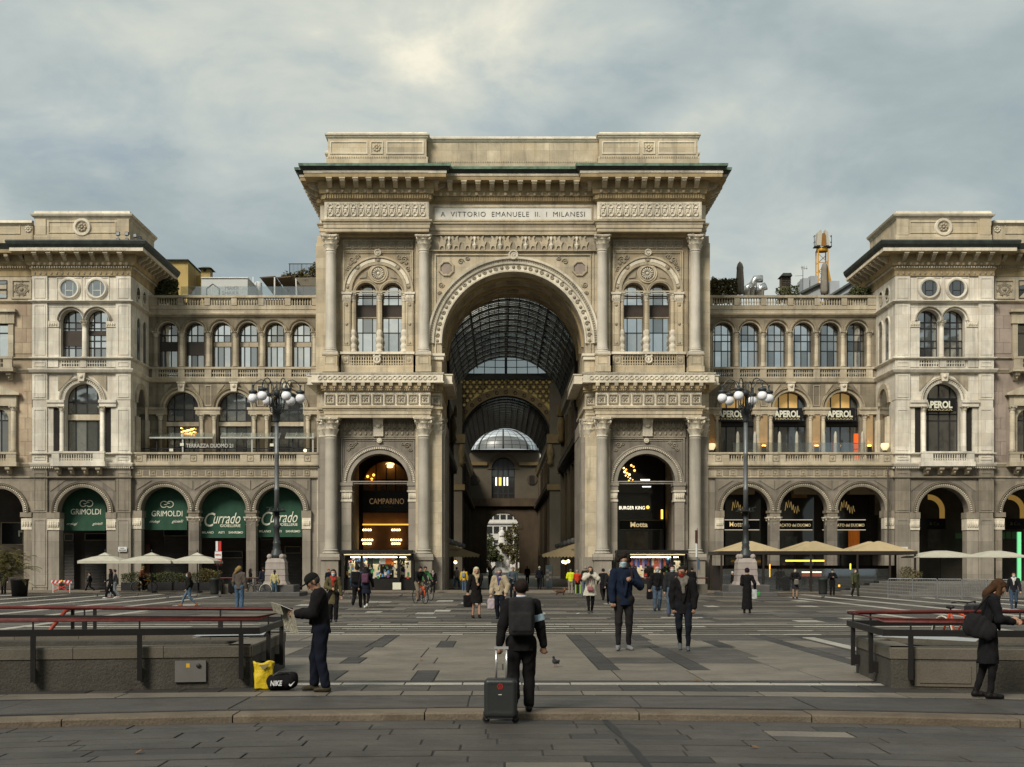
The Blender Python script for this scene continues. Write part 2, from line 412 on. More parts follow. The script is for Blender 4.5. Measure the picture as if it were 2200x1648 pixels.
for i in range(len(xs)-1):F+=[(3*i, 3*i+3, 3*i+4, 3*i+1), (3*i, 3*i+2, 3*i+5, 3*i+3)]
me.add(V, F);piazza=me.build('piazza_ground', G_JOINT);piazza['kind']='structure'
def slab(m, x0, x1, y0, y1, zt, th=.012, g=.006, j=0.):
 """one paving stone between x0..x1, y0..y1 with a narrow joint all round, edges softened"""
 gy=min(g*(2.6 if y0>17 else 1.6), (y1-y0)*.16)
 a=[(x0+g, y0+gy), (x1-g, y0+gy), (x1-g, y1-gy), (x0+g, y1-gy)]
 cv_=[curve(x, y) for x, y in a]
 z=zt+j
 V=[(x, y+c, zt-th-.02) for(x, y), c in zip(a, cv_)]+[(x, y+c, z-.004) for(x, y), c in zip(a, cv_)]
 b=.008
 V+=[(x+(b if i in(0, 3) else -b), y+c+(b if i in(0, 1) else -b), z) for i, ((x, y), c) in enumerate(zip(a, cv_))]
 F=[(8, 9, 10, 11)]
 for k in(0, 4):F+=[(k, k+1, k+5, k+4), (k+1, k+2, k+6, k+5), (k+2, k+3, k+7, k+6), (k+3, k, k+4, k+7)]
 m.add(V, F)
def row(y0, y1, xa, xb, zt, lens, parent, pick, single=True, acc=None, g=.006, x_start=None, jit=.003):
 x=xa-R.uniform(0, lens[1])
 while x<xb:
  L=R.uniform(*lens);k=pick(x, x+L)
  L=k[1] if k[1] else L
  if single:
   m=M();slab(m, x, x+L, y0, y1, zt, g=g, j=R.uniform(-jit, jit));m.build('paving_stone', k[0], parent)
  else:slab(acc[k[0].name], x, x+L, y0, y1, zt, g=g, j=R.uniform(-jit, jit))
  x+=L
ys=[KY-.02]
while ys[-1]>11.6:ys.append(ys[-1]-R.uniform(.36, .5))
for a, b in zip(ys[1:], ys[:-1]):
 hw=a*.41+.6
 row(a, b, -hw, hw+.3, LOW_Z, (.8, 1.55), street, lambda x, q:(R.choice([PV_M]*16+[PV_D]+[PV_L]), None), g=.011, jit=.004)
m=M();pts=[(PX(1300, 16.1), 16.12), (PX(1318, 15.3), 15.3), (PX(1338, 14.4), 14.4), (PX(1362, 13.5), 13.5), (PX(1392, 12.4), 12.4), (PX(1412, 11.6), 11.6)]
V=[]
for i, (x, y) in enumerate(pts):wd=.035+.02*math.sin(i*2.3);V+=[(x-wd, y, LOW_Z+.006), (x+wd, y, LOW_Z+.006)]
m.add(V, [(2*i, 2*i+2, 2*i+3, 2*i+1) for i in range(len(pts)-1)]);m.build('tar_seam', mat('tar', (.012, .012, .012), .6), street)
x=-9.6
while x<10:
 L=R.uniform(1.7, 2.7);m=M();n=3
 top=R.uniform(-.006, .006)
 P=[(x+.008+(L-.016)*i/n) for i in range(n+1)]
 prof=[(0, LOW_Z-.05), (.0, -.02+top), (.022, top), (.50, top), (.52, -.01+top), (.52, -.12)]
 V=[]
 for q in P:V+=[(q, KY+dy+curve(q, KY), z) for dy, z in prof]
 k=len(prof);F=[tuple(range(k)), tuple(range(len(V)-1, len(V)-1-k, -1))]
 for i in range(n):F+=[(i*k+t, (i+1)*k+t, (i+1)*k+t+1, i*k+t+1) for t in range(k-1)]
 m.add(V, F);m.build('kerb_stone', KERB, piazza);x+=L
rowdef=[(16.80, 16.88, (2., 3.), lambda x, q:(PV_D, None)), (16.88, 18.30, (2.0, 3.1), lambda x, q:(PV_M, None)), (18.30, 18.42, (1.6, 3.), lambda x, q:(PV_D, None)), (18.42, 19.02, (.8, 2.2), lambda x, q:(PV_L, None)), (19.02, 20.0, (.5, 1.6), lambda x, q:(R.choice([PV_D, PV_D, PV_M]), None)), (20.0, 20.34, (.7, 1.5), lambda x, q:(PV_W, None)), (20.34, 20.72, (1.2, 2.4), lambda x, q:(PV_D, None))]
for y0, y1, ln, pk in rowdef:row(y0, y1, -8.6, 9.2, 0, ln, piazza, pk, g=.010)
XL, XR=-7.4, 7.35
for y0, y1 in((20.72, 22.75), (22.75, 24.3), (24.3, 25.9), (25.9, 29.0), (29.0, 31.6), (31.6, 34.4)):
 x=XL;n_=-6
 while x<XR:
  xk=1.70+1.55*n_;n_+=1
  if xk<x+.3:continue
  has=R.random()<.62 and xk<XR-.4
  e_=xk if has else min(XR, xk+R.uniform(-.3, .3))
  for a, b, mt_ in((x, min(e_, XR), R.choice([PV_L, PV_L, PV_L, PV_M])), )+(((xk, xk+.36, PV_D), ) if has else()):
   if b-a>.05:m=M();slab(m, a, b, y0, y1, 0, g=.012, j=R.uniform(-.003, .003));m.build('paving_stone', mt_, piazza)
  x=xk+.36 if has else e_
far={m_.name:M() for m_ in(PV_L, PV_M, PV_D, PV_W, PV_F)}
y=34.4
for i, d in enumerate((.30, .55, .32, .75, .28, .8, .35, .9, .5, 1.0, .4)):
 row(y, y+d, -11, 12.5, 0, (1.5, 3.5), None, (lambda x, q:(R.choice([PV_W, PV_L]), None)) if i%2==0 else(lambda x, q:(R.choice([PV_D, PV_M]), None)), False, far, .012);y+=d
def far1(x, q):
 c=R.random()
 if c<.10:return(PV_W, R.uniform(.5, .9))
 if c<.30:return(PV_D, R.uniform(.5, 1.0))
 return(R.choice([PV_L, PV_M, PV_M, PV_F]), None)
y1_=y
while y<66:
 d=R.choice([.6, .9, 1.2, 1.5])*(1+(y-40)*.02)
 row(y, y+d, -12-(y-40)*.1, 13.5+(y-40)*.1, 0, (1.4, 3.6), None, far1, False, far, .014);y+=d
while y<94:
 d=R.uniform(1.2, 2.4);row(y, y+d, -16, 17.5, 0, (2., 5.), None, lambda x, q:(R.choice([PV_M, PV_F, PV_F, PV_D, PV_L]), None), False, far, .016);y+=d
for sgn in(-1, 1):
 edge=XR if sgn>0 else XL
 strips=[edge+sgn*q for q in(.15, 2.2, 4.3, 6.4, 8.6, 10.8, 13.2, 15.8, 18.6, 21.6, 25)]
 for k, xs_ in enumerate(strips):
  yy=20.8 if k<1 else 24
  yend=36 if k==0 else 62
  if k>=3:yy=26+k*2;yend=80
  if k==1:yend=34.3
  wd=.32+.03*k
  while yy<yend:
   L=R.uniform(1.5, 3)
   if not(k in(1, 2) and 34.3<yy+L and yy<y1_):
    if abs(xs_)>12.6+max(0, (yy-40)*.1) or yy+L<34.3:slab(far['paver_white'], min(xs_, xs_+sgn*wd), max(xs_, xs_+sgn*wd), yy, yy+L, .003, g=.012)
   yy+=L
 lanes=[edge+sgn*.5]+[s_+sgn*.5 for s_ in strips[1:]]
 for k in range(len(lanes)):
  xa, xb=sorted((lanes[k], strips[k+1] if k+1<len(strips) else lanes[k]+sgn*22))
  yy=20.8
  while yy<94:
   d=R.uniform(1.0, 2.0)*(1+yy/60)
   if(abs(xb)>13+max(0, (yy-40)*.1) and abs(xa)>13+max(0, (yy-40)*.1)) or yy+d<34.4:
    slab(far[R.choice(['paver_grey', 'paver_far', 'paver_dark', 'paver_far'])], xa, xb, yy, yy+d, 0, g=.014)
   yy+=d
for k_, m_ in far.items():m_.build('paving_stones', MATS[k_], piazza, kind='stuff')
m=M();m.box(-60, 60, 86.4, 92.9, -.02, .06);pv=m.build('pavement', mat('pavement_stone', (.16, .135, .105), .8, .2, .8, .2, 20, tint=(.11, .095, .08)));pv['kind']='structure'
rl=random.Random(21)
for k, (px, py) in enumerate(((1243, 1319), (690, 1358), (1496, 1463), (905, 1420), (300, 1600), (1620, 1590))):
 Yl=GY(py);x=PX(px, Yl);t=thing('litter_scrap', ['white paper scrap left of the white coated woman', 'small pale scrap behind the newspaper reader', 'brown leaf on the paving right of the pigeon', 'small leaf left of the traveller', 'dry leaf on the street at lower left', 'dry leaf on the street at lower right'][k], 'litter', (x, Yl, 0 if py<1540 else LOW_Z), rl.uniform(0, 3));WO[t.name]=Vector((0, 0, 0));q=.05 if k else .11
 m=M();m.add([(-q, -q*.5, .006), (0, -q*.7, .03), (q, -q*.3, .008), (q*.6, q*.6, .035), (-q*.7, q*.5, .01)], [(0, 1, 3, 4), (1, 2, 3)]);link('scrap', m.me('scrap', mat('paper_scrap', (.5, .5, .48), .8) if k<2 else mat('dry_leaf', (.13, .07, .03), .8)), t, local=True)
# ================================================================ the great arch building
YB, YW, YC=91.9, 93.0, 92.7
arch=thing('triumphal_arch_building', 'tall cream stone gateway building with one huge central arch and an inscription', 'building', (XC, 97, 0))
def capital_mesh(name, w, h, r0, mat_):
 """leafy capital: bell with two tiers of leaves, corner volutes, abacus; width w at the abacus, shaft radius r0"""
 m=M(True);R1=w*.40
 prof=[(r0*1.12, 0), (r0*1.12, h*.05), (r0, h*.07), (r0*1.02, h*.1), (r0*1.28, h*.34), (r0*1.42, h*.40), (r0*1.12, h*.42), (r0*1.30, h*.62), (r0*1.55, h*.70), (r0*1.2, h*.72), (R1*1.0, h*.86), (R1*1.05, h*.88)]
 m.lathe(prof, n=32, mod=lambda a, z:1+(.13*abs(math.cos(a*4+(0 if z<h*.41 else math.pi/2))) if h*.12<z<h*.71 else 0))
 for i in range(4):
  a=math.pi/4+i*math.pi/2;c, s_=math.cos(a), math.sin(a)
  pts=[]
  for k in range(9):
   t=k/8*1.6*math.pi*1.15;q=w*.10*(1-k/11)
   pts.append((c*(w*.56-q*math.cos(t)*.9), s_*(w*.56-q*math.cos(t)*.9), h*.76+q*math.sin(t)*.9))
  m.tube([(c*r0*1.2, s_*r0*1.2, h*.5), (c*w*.45, s_*w*.45, h*.82)]+pts, w*.05, 5)
  b=i*math.pi/2;m.sphere((math.cos(b)*w*.46, math.sin(b)*w*.46, h*.92), w*.07, 6, 4)
 hw=w/2;q=w*.06
 pl=[]
 for i in range(4):
  a=math.pi/4+i*math.pi/2;b=a+math.pi/4
  pl+=[(math.cos(a-.12)*hw*1.36, math.sin(a-.12)*hw*1.36), (math.cos(a+.12)*hw*1.36, math.sin(a+.12)*hw*1.36), (math.cos(b)*hw*.9, math.sin(b)*hw*.9)]
 m.prismz(pl, h*.885, h*.94);m.prismz([(x*1.05, y*1.05) for x, y in pl], h*.945, h)
 me=m.me(name, mat_);smooth_by_angle(me, 35);return me
def shaft_mesh(name, r0, r1, h, mat_, n=24):
 m=M(True);pr=[(r0*(1.06), 0), (r0*1.06, h*.012), (r0, h*.02)]+[(r0+(r1-r0)*(t**1.8), h*t) for t in(.1, .25, .4, .55, .7, .85, .97)]+[(r1*1.05, h*.975), (r1*1.07, h*.985), (r1, h)]
 m.lathe(pr, n=n);me=m.me(name, mat_);smooth_by_angle(me, 40);return me
def base_mesh(name, r, w, h, mat_):
 m=M(True);m.lathe([(r*1.02, h), (r*1.05, h*.92), (r*1.12, h*.9), (r*1.22, h*.82), (r*1.12, h*.72), (r*1.1, h*.62), (r*1.3, h*.56), (r*1.38, h*.46), (r*1.3, h*.36), (r*1.2, h*.34)][::-1], n=24)
 m.box(-w/2, w/2, -w/2, w/2, 0, h*.345);me=m.me(name, mat_);smooth_by_angle(me, 40);return me
ROS=None
def rosette_mesh(name, r, mat_, petals=8, d=.07):
 m=M(True)
 for i in range(petals):
  a=2*math.pi*i/petals;m.sphere((r*.58*math.cos(a), 0, r*.58*math.sin(a)), r*.3, 6, 4, (1, d/(r*.3), 1))
 m.sphere((0, 0, 0), r*.3, 8, 5, (1, d*1.5/(r*.3), 1));return m.me(name, mat_, True)
def scroll(m, cx, cz, r, y, t=.03, turns=1.4, flip=1, a0=0):
 pts=[]
 for k in range(14):
  f=k/13;a=a0+flip*f*turns*2*math.pi;q=r*(1-.82*f);pts.append((cx+q*math.cos(a), y, cz+q*math.sin(a)))
 m.tube(pts, t, 4)
def beads(m, cx, cz, r, y, n, s, a0=0, a1=180, d=.05):
 for i in range(n):
  a=rad(a0+(a1-a0)*(i+.5)/n);c, q=math.cos(a), math.sin(a)
  m.add([(cx+(r+u*s)*c-v*s*.55*q, y-d*(1 if w_ else 0), cz+(r+u*s)*q+v*s*.55*c) for w_ in(0, 1) for u, v in((-.5, -.5), (.5, -.5), (.5, .5), (-.5, .5))], [(4, 5, 6, 7), (0, 1, 5, 4), (1, 2, 6, 5), (2, 3, 7, 6), (3, 0, 4, 7)])
def dentils(m, path, out0, out1, z0, z1, step, fill=.55):
 for(xa, ya), (xb, yb) in zip(path[:-1], path[1:]):
  L=math.hypot(xb-xa, yb-ya);n=max(1, int(L/step));dx, dy=(xb-xa)/L, (yb-ya)/L;nx, ny=dy, -dx
  for i in range(n):
   s0=(i+.5-fill/2)*L/n;s1=(i+.5+fill/2)*L/n
   c=[(xa+dx*s+nx*o, ya+dy*s+ny*o) for s, o in((s0, out0), (s1, out0), (s1, out1), (s0, out1))]
   m.prismz(c, z0, z1)
x0B, x1B=PX(694, YB), PX(925, YB)
def U(px, Y):return PX(px, Y)
aw_l, aw_r=PX(950.5, YC), PX(1258, YC)
arch_r=(aw_r-aw_l)/2;arch_cx=XC+.03;arch_zs=PZ(738, YC)
zTop=PZ(505, YW)
m=M();m.prism(archpoly(PX(893, YC), 2*XC-PX(893, YC), 0, PZ(443, YC)-.02, [(arch_cx, arch_r, arch_zs)]), YC, 101.2)
m.build('arch_wall', S_CREAM, arch)
z_imp=PZ(761, YC)
for yy in(94.2, 97.2, 100.2):
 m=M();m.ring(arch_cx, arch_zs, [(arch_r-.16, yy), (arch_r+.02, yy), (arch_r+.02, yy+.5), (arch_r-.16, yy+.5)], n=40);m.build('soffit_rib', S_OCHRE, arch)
for k in range(9):
 a=rad(10+160*k/8)
 for yy in(95.95, 98.95):
  m=M();c, s_=math.cos(a), math.sin(a);q=.45
  V=[(arch_cx+(arch_r-dr)*c-dv*s_, yy+dw, arch_zs+(arch_r-dr)*s_+dv*c) for dr in(-.02, .1) for dv, dw in((-q, -q), (q, -q), (q, q), (-q, q))]
  m.add(V, [(4, 5, 6, 7), (0, 1, 5, 4), (1, 2, 6, 5), (2, 3, 7, 6), (3, 0, 4, 7)]);m.build('soffit_panel', S_CARVE, arch)
def archivolt(name, cx, cz, prof, parent, mat_, Y, n=44):
 m=M();m.ring(cx, cz, [(r, Y-o) for r, o in prof]+[(prof[-1][0], Y+.15), (prof[0][0], Y+.15)], n=n);return m.build(name, mat_, parent, autos=35)
av=archivolt('archivolt', arch_cx, arch_zs, [(arch_r, -.05), (arch_r, .16), (arch_r+.10, .18), (arch_r+.13, .08), (arch_r+.52, .08), (arch_r+.55, .2), (arch_r+.66, .24), (arch_r+.70, .12), (arch_r+.84, .14), (arch_r+.88, .30), (arch_r+1.02, .33), (arch_r+1.05, .02)], arch, S_PANEL, YC, 56)
m=M();beads(m, arch_cx, arch_zs, arch_r+.77, YC-.12, 110, .12, d=.07);m.build('bead_moulding', S_CARVE, av)
for k in range(41):
 a=rad(2+176*k/40);c, s_=math.cos(a), math.sin(a);m=M()
 rr_=arch_r+.325
 if k%2==0:m.sphere((arch_cx+rr_*c, YC-.10, arch_zs+rr_*s_), .125, 8, 5, (1, .55, 1))
 else:
  scroll(m, arch_cx+rr_*c, arch_zs+rr_*s_, .17, YC-.11, .04, 1.2, 1, a);scroll(m, arch_cx+rr_*c, arch_zs+rr_*s_, .12, YC-.1, .03, 1, -1, a+math.pi)
 m.build('carved_ornament', S_CARVE, av, True)
for s_ in(-1, 1):
 m=M();xj=arch_cx+s_*arch_r;xa, xb=sorted((xj-s_*.02, xj+s_*.62))
 m.box(xa-.12, xb+.12, YC-.30, YC+.6, z_imp-.42, z_imp-.16);m.box(xa-.2, xb+.2, YC-.38, YC+.6, z_imp-.16, z_imp)
 m.build('impost', S_PANEL, arch)
m=M();zc=PZ(549, YC);m.ring(arch_cx, zc, [(.0, YC-.30), (.10, YC-.34), (.14, YC-.26), (.22, YC-.26), (.26, YC-.34), (.33, YC-.34), (.37, YC-.1), (.37, YC+.02), (0, YC+.02)], 0, 360, 24);m.build('medallion', S_CAP, arch, autos=40)
for MIR in(False, True):
 m=M();xl, zt_, zb_=PX(928, YC), PZ(540, YC), z_imp
 for k, (o, d) in enumerate(((0, .06), (.22, .10))):
  m.box(xl+o, xl+o+.07, YC-d, YC+.02, zb_, zt_-o);m.box(xl+o+.07, XC, YC-d, YC+.02, zt_-o-.07, zt_-o)
 m.build('spandrel_frame', S_CREAM, arch)
 ox, oz, orr=PX(959, YC), PZ(577, YC), .60
 m=M();m.ring(ox, oz, [(orr*.68, YC-.04), (orr*.74, YC-.12), (orr*.92, YC-.12), (orr, YC-.04), (orr, YC+.03), (orr*.68, YC+.03)], 22.5, 382.5, 8);om=m.build('octagon_frame', S_CREAM, arch)
 m=M();m.disc(ox, oz, orr*.66, YC-.03, YC+.03, 8);m.build('octagon_panel', S_PINK, om)
 m=M()
 for(a, b, r_, f) in((990, 562, .22, 1), (1004, 555, .16, -1), (948, 612, .22, -1), (944, 630, .15, 1)):scroll(m, PX(a, YC), PZ(b, YC), r_, YC-.03, .04, 1.5, f)
 m.build('scroll_relief', S_CARVE, arch, True)
MIR=False
gz0, gz1=PZ(538, YC), PZ(506, YC);gx0, gx1=PX(924, YC), 2*XC-PX(924, YC)
m=M();m.box(gx0, gx1, YC-.04, YC+.1, gz0, gz1);fz=m.build('griffin_frieze', S_CARVE, arch)
m=M();m.box(gx0, gx1, YC-.2, YC-.041, gz0-.08, gz0);m.box(gx0, gx1, YC-.2, YC-.041, gz1, gz1+.07);m.build('frieze_moulding', S_CREAM, arch)
gr=[(0, .02), (.06, .0), (.12, .22), (.24, .27), (.33, .2), (.38, .02), (.47, .0), (.44, .08), (.45, .30), (.52, .52), (.50, .66), (.57, .74), (.62, .82), (.56, .93), (.46, .95), (.40, .84), (.41, .68), (.34, .66), (.22, .92), (.05, .99), (.14, .80), (.10, .64), (.03, .50), (-.06, .62), (-.12, .56), (-.02, .36), (.02, .22)]
gw=(gx1-gx0)/13.0;gh=gz1-gz0
ng=12
for k in range(ng):
 fx=1 if k%2==0 else -1;cx=gx0+gw*(k+1.0)
 m=M();P_=[(cx+fx*(x-.28)*gh*.92, gz0+z*gh*.96+.02) for x, z in gr]
 m.prism(P_ if fx>0 else P_[::-1], YC-.13, YC-.03);m.build('griffin_relief', S_CREAM, fz)
 if k%2==0 and k<ng:
  m=M();vx=cx+gw*.5;m.lathe([(.02, .0), (.09, .02), (.05, .1), (.16, .26), (.17, .36), (.07, .42), (.05, .6), (.12, .9)], vx, YC-.08, 10, gz0+.02);m.build('vase_relief', S_CAP, fz, True)
zf=lambda py, Y=YB:PZ(py, Y)
xa, xb=PX(697, YB), PX(921.5, YB)
def path(off=0.0, back=103.0, xbay=None):
 xl, xr=(xa, xb) if xbay is None else xbay
 L=[(xl-.42, back), (xl-.42, YB+.95), (xl, YB+.95), (xl, YB), (xr, YB), (xr, YC-.05)]
 return L+[(2*XC-x, y) for x, y in reversed(L)]
PTH=path()
def ent(name, prof, mat_, label=None):
 m=M();m.sweep(PTH, [(-.35, prof[0][1])]+prof+[(-.35, prof[-1][1])]);return m.build(name, mat_, arch, label=label)
z_ar0, z_ar1, z_fr1, z_co1=zf(497.3), zf(473), zf(433), zf(365)
ent('architrave', [(0.0, z_ar0), (.0, z_ar0+.22), (.06, z_ar0+.24), (.06, z_ar0+.46), (.10, z_ar0+.5), (.12, z_ar1-.16), (.22, z_ar1-.10), (.24, z_ar1)], S_CREAM)
ent('frieze', [(0.0, z_ar1), (0, z_fr1)], S_PANEL)
zD=zf(429);zE=zf(418.5);zM=zf(408);zS=zf(391);zF=zf(383);zG=zf(371)
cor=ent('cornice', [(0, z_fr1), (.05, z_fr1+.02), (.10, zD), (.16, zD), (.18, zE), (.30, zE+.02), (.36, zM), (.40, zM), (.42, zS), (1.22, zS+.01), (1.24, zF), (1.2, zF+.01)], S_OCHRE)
m=M();dentils(m, [(x, y) for x, y in PTH], .15, .27, zD+.05, zE-.04, .17);m.build('dentil_band', S_OCHRE, cor)
m=M();m.sweep(PTH, [(.3, zF+.002), (1.27, zF+.002), (1.27, zF+.19), (.3, zF+.19)]);fas=m.build('cornice_fascia', S_PANEL, arch)
m=M();dentils(m, PTH, 1.26, 1.30, zF+.03, zF+.16, .085, .5);m.build('fascia_teeth', S_PANEL, fas)
m=M();m.sweep(PTH, [(.2, zF+.192), (1.32, zF+.192), (1.42, zF+.30), (1.50, zG), (1.52, zG+.02), (.2, zG+.02)]);m.build('gutter', LEAD, arch)
m=M();m.sweep(PTH, [(.1, zG+.021), (1.56, zG+.021), (1.58, z_co1), (.7, z_co1+.12), (.1, z_co1+.28)]);m.build('copper_roof_edge', COPPER, arch)
mm=M(True);hh=zS-zM
mm.prismx([(0, 0), (-.10, .02), (-.30, .12), (-.62, .26), (-.72, .34), (-.74, hh), (0, hh)], -.16, .16);mm.box(-.20, .20, -.80, .0, hh-.10, hh)
MODI=mm.me('modillion', S_CREAM)
mm=M(True);mm.sphere((0, 0, 0), .125, 8, 6, (1, .7, 1.1));EGG=mm.me('egg', S_CREAM, True)
def along(path, step, off, fn, skip=()):
 for(xa_, ya), (xb_, yb) in zip(path[:-1], path[1:]):
  L=math.hypot(xb_-xa_, yb-ya)
  if L<step*.6:continue
  dx, dy=(xb_-xa_)/L, (yb-ya)/L;nx, ny=dy, -dx;n=max(1, round(L/step))
  for i in range(n):
   t=(i+.5)*L/n
   fn(xa_+dx*t+nx*off, ya+dy*t+ny*off, math.atan2(dy, dx))
FR=[p for p in PTH]
along(FR, .963, .42, lambda x, y, a:link('modillion', MODI, cor, (x, y, zM), (0, 0, a)))
along(FR, .50, .33, lambda x, y, a:link('egg', EGG, cor, (x, y, (zE+zM)/2), (0, 0, a)) if abs(a)<.1 else None)
mm=M(True);hg=(zf(437)-zf(467))
mm.ring(0, hg*.78, [(.10, -.03), (.13, -.07), (.17, -.07), (.2, .0), (.1, .0)], 0, 360, 12);mm.ring(0, hg*.22, [(.10, -.03), (.13, -.07), (.17, -.07), (.2, .0), (.1, .0)], 0, 360, 12)
mm.sphere((0, 0, hg*.5), .12, 8, 5, (1, .6, 1));mm.tube([(-.22, -.02, 0), (-.20, -.03, hg*.5), (-.22, -.02, hg)], .03, 4);mm.tube([(.22, -.02, 0), (.20, -.03, hg*.5), (.22, -.02, hg)], .03, 4)
ORN=mm.me('frieze_ornament', S_CAP, True)
for MIR in(False, True):
 m=M();panel_frame(m, xa+.08, xb-.08, zf(470.5), zf(435), YB, .1, .06);m.build('frieze_frame', S_PANEL, arch)
 for k in range(13):
  x=xa+.42+(xb-xa-.84)*k/12;link('frieze_ornament', ORN, arch, (mxx(x), YB-.01, zf(467)))
MIR=False
ix0, ix1=PX(928, YC), 2*XC-PX(928, YC)
m=M();m.box(ix0+.2, ix1-.2, YC-.09, YC-.03, PZ(474, YC), PZ(446, YC));ip=m.build('inscription_panel', mat('marble_white', (.62, .60, .54), .6, .08, 1.5, .05, 10, streak=.12), arch)
m=M();panel_frame(m, ix0+.1, ix1-.1, PZ(476, YC), PZ(444, YC), YC-.055, .1, .08);m.build('panel_frame', S_CREAM, ip)
INK=mat('letter_black', (.02, .02, .022), .5, .1)
def serif_text(s_, x0, x1, z, h, y, parent):return text(s_, x0, x1, z, y, parent, INK, h=h, depth=.03, bold=-.012, spacing=1.12)
serif_text('A  VITTORIO  EMANUELE  II.  I  MILANESI', PX(947, YC), PX(1256, YC), PZ(466.3, YC), .34, YC-.115, ip)
zA0=z_co1+.1
def attic(x0, x1, y0, y1, zt, ztb, nm, zband):
 m=M();m.box(x0, x1, y0, y1, zA0-.1, zt-.3);a=m.build(nm, S_CREAM, arch)
 return a
yA=93.4;ax0, ax1=PX(704.5, yA), PX(916, yA);zAt=PZ(284, yA)
for MIR in(False, True):
 m=M();m.box(ax0, ax1, yA, 97.2, zA0-.15, zAt-.42);at=m.build('attic_block', S_CREAM, arch)
 m=M();pth=[(ax0, 97.2), (ax0, yA), (ax1, yA), (ax1, 97.2)]
 m.sweep(pth, [(-.4, zAt-.46), (.0, zAt-.46), (.06, zAt-.40), (.10, zAt-.36), (.12, zAt-.28), (.20, zAt-.24), (.22, zAt-.14), (.06, zAt-.10), (.0, zAt), (-.4, zAt)]);m.build('attic_cap', S_PANEL, arch)
 m=M();m.sweep(pth, [(-.1, PZ(361, yA)), (.10, PZ(361, yA)), (.10, PZ(339.5, yA)), (.05, PZ(337, yA)), (-.1, PZ(337, yA))]);m.build('attic_plinth', S_CREAM, arch)
 m=M();dentils(m, pth, .09, .13, PZ(340.5, yA), PZ(337.5, yA), .16, .5);m.build('plinth_beading', S_CARVE, arch)
 for p0, p1 in((709, 790), (830, 910.5)):
  m=M();panel_frame(m, PX(p0, yA), PX(p1, yA), PZ(331, yA), PZ(303.5, yA), yA, .09, .05);m.build('attic_panel', S_PANEL, at)
 m=M();panel_frame(m, PX(796, yA), PX(823, yA), PZ(331, yA), PZ(304, yA), yA, .07, .06);sq=m.build('rosette_frame', S_PANEL, at)
 rm=rosette_mesh('rosette', .34, S_CREAM, 8, .06);link('rosette', rm, sq, (mxx(PX(809.5, yA)), yA-.02, PZ(317.5, yA)))
 m=M();m.box(ax0-.55, ax0+1, 97.3, 102, zA0-.1, zAt-.55);m.build('attic_block_rear', S_CREAM, arch)
 m=M();m.sweep([(ax0-.55, 102), (ax0-.55, 97.3), (ax0+1, 97.3)], [(-.3, zAt-.55), (.02, zAt-.55), (.18, zAt-.35), (.2, zAt-.2), (.0, zAt-.08), (-.3, zAt-.08)]);m.build('attic_cap_rear', S_PANEL, arch)
MIR=False
yM=94.1;zMt=PZ(293.5, yM)
m=M();m.box(ax1-.05, 2*XC-ax1+.05, yM, 97.0, zA0-.15, zMt-.42);m.build('attic_centre', S_CREAM, arch)
pth=[(ax1+.02, yM), (2*XC-ax1-.02, yM)]
m=M();m.sweep(pth, [(-.4, zMt-.46), (.0, zMt-.46), (.06, zMt-.40), (.10, zMt-.36), (.12, zMt-.28), (.20, zMt-.24), (.22, zMt-.14), (.06, zMt-.10), (.0, zMt), (-.4, zMt)]);m.build('attic_cap', S_PANEL, arch)
m=M();m.sweep(pth, [(-.1, PZ(371, yM)), (.10, PZ(371, yM)), (.10, PZ(349.5, yM)), (.05, PZ(347, yM)), (-.1, PZ(347, yM))]);m.build('attic_plinth', S_CREAM, arch)
m=M();dentils(m, pth, .09, .13, PZ(350.5, yM), PZ(347.5, yM), .16, .5);m.build('plinth_beading', S_CARVE, arch)
n=7
for k in range(n):
 xs0=ax1+.05+(2*XC-2*ax1-.1)*k/n;xs1=ax1+.05+(2*XC-2*ax1-.1)*(k+1)/n
 m=M();m.box(xs0+.006, xs1-.006, yM-.03, yM+.01, PZ(347, yM)+.01, zMt-.47);m.build('wall_slab', S_CREAM, arch)
m=M();m.box(ax0+.2, 2*XC-ax0-.2, 97.1, 102.5, zA0-.2, zMt-.6);m.build('roof_mass', LEAD, arch)
cx_l, cx_r=PX(710.5, YB+.45), PX(910.5, YB+.45);ycol=YB+.47
UH=PZ(530, ycol)-PZ(748.5, ycol)
UCAP=capital_mesh('capital', 1.08, PZ(497.3, ycol)-PZ(530, ycol)-.012, .345, S_CAP)
USH=shaft_mesh('column_shaft', .365, .335, UH-.30, S_COL)
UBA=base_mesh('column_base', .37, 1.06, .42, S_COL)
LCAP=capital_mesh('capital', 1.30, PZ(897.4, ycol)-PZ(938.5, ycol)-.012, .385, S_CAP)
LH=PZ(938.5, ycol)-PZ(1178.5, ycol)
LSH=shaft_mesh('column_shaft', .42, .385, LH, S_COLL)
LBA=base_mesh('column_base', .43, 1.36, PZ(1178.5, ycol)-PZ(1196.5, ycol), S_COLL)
z1=lambda py:PZ(py, YW)
x1=lambda px:PX(px, YW)
mm=M(True);mm.ring(0, 0, [(.085, -.015), (.10, -.06), (.145, -.06), (.16, 0), (.085, 0)], 0, 360, 14);ROUND=mm.me('roundel', S_CAP)
mm=M(True);mm.box(-.33, .33, -.10, 0, -.33, -.25);mm.box(-.33, .33, -.10, 0, .25, .33);mm.box(-.33, -.25, -.10, 0, -.25, .25);mm.box(.25, .33, -.10, 0, -.25, .25)
for i in range(4):
 a=i*math.pi/2+math.pi/4;mm.sphere((.13*math.cos(a), -.03, .13*math.sin(a)), .085, 6, 4, (1, .6, 1))
mm.sphere((0, -.04, 0), .07, 6, 4);COFF=mm.me('coffer', S_CARVE)
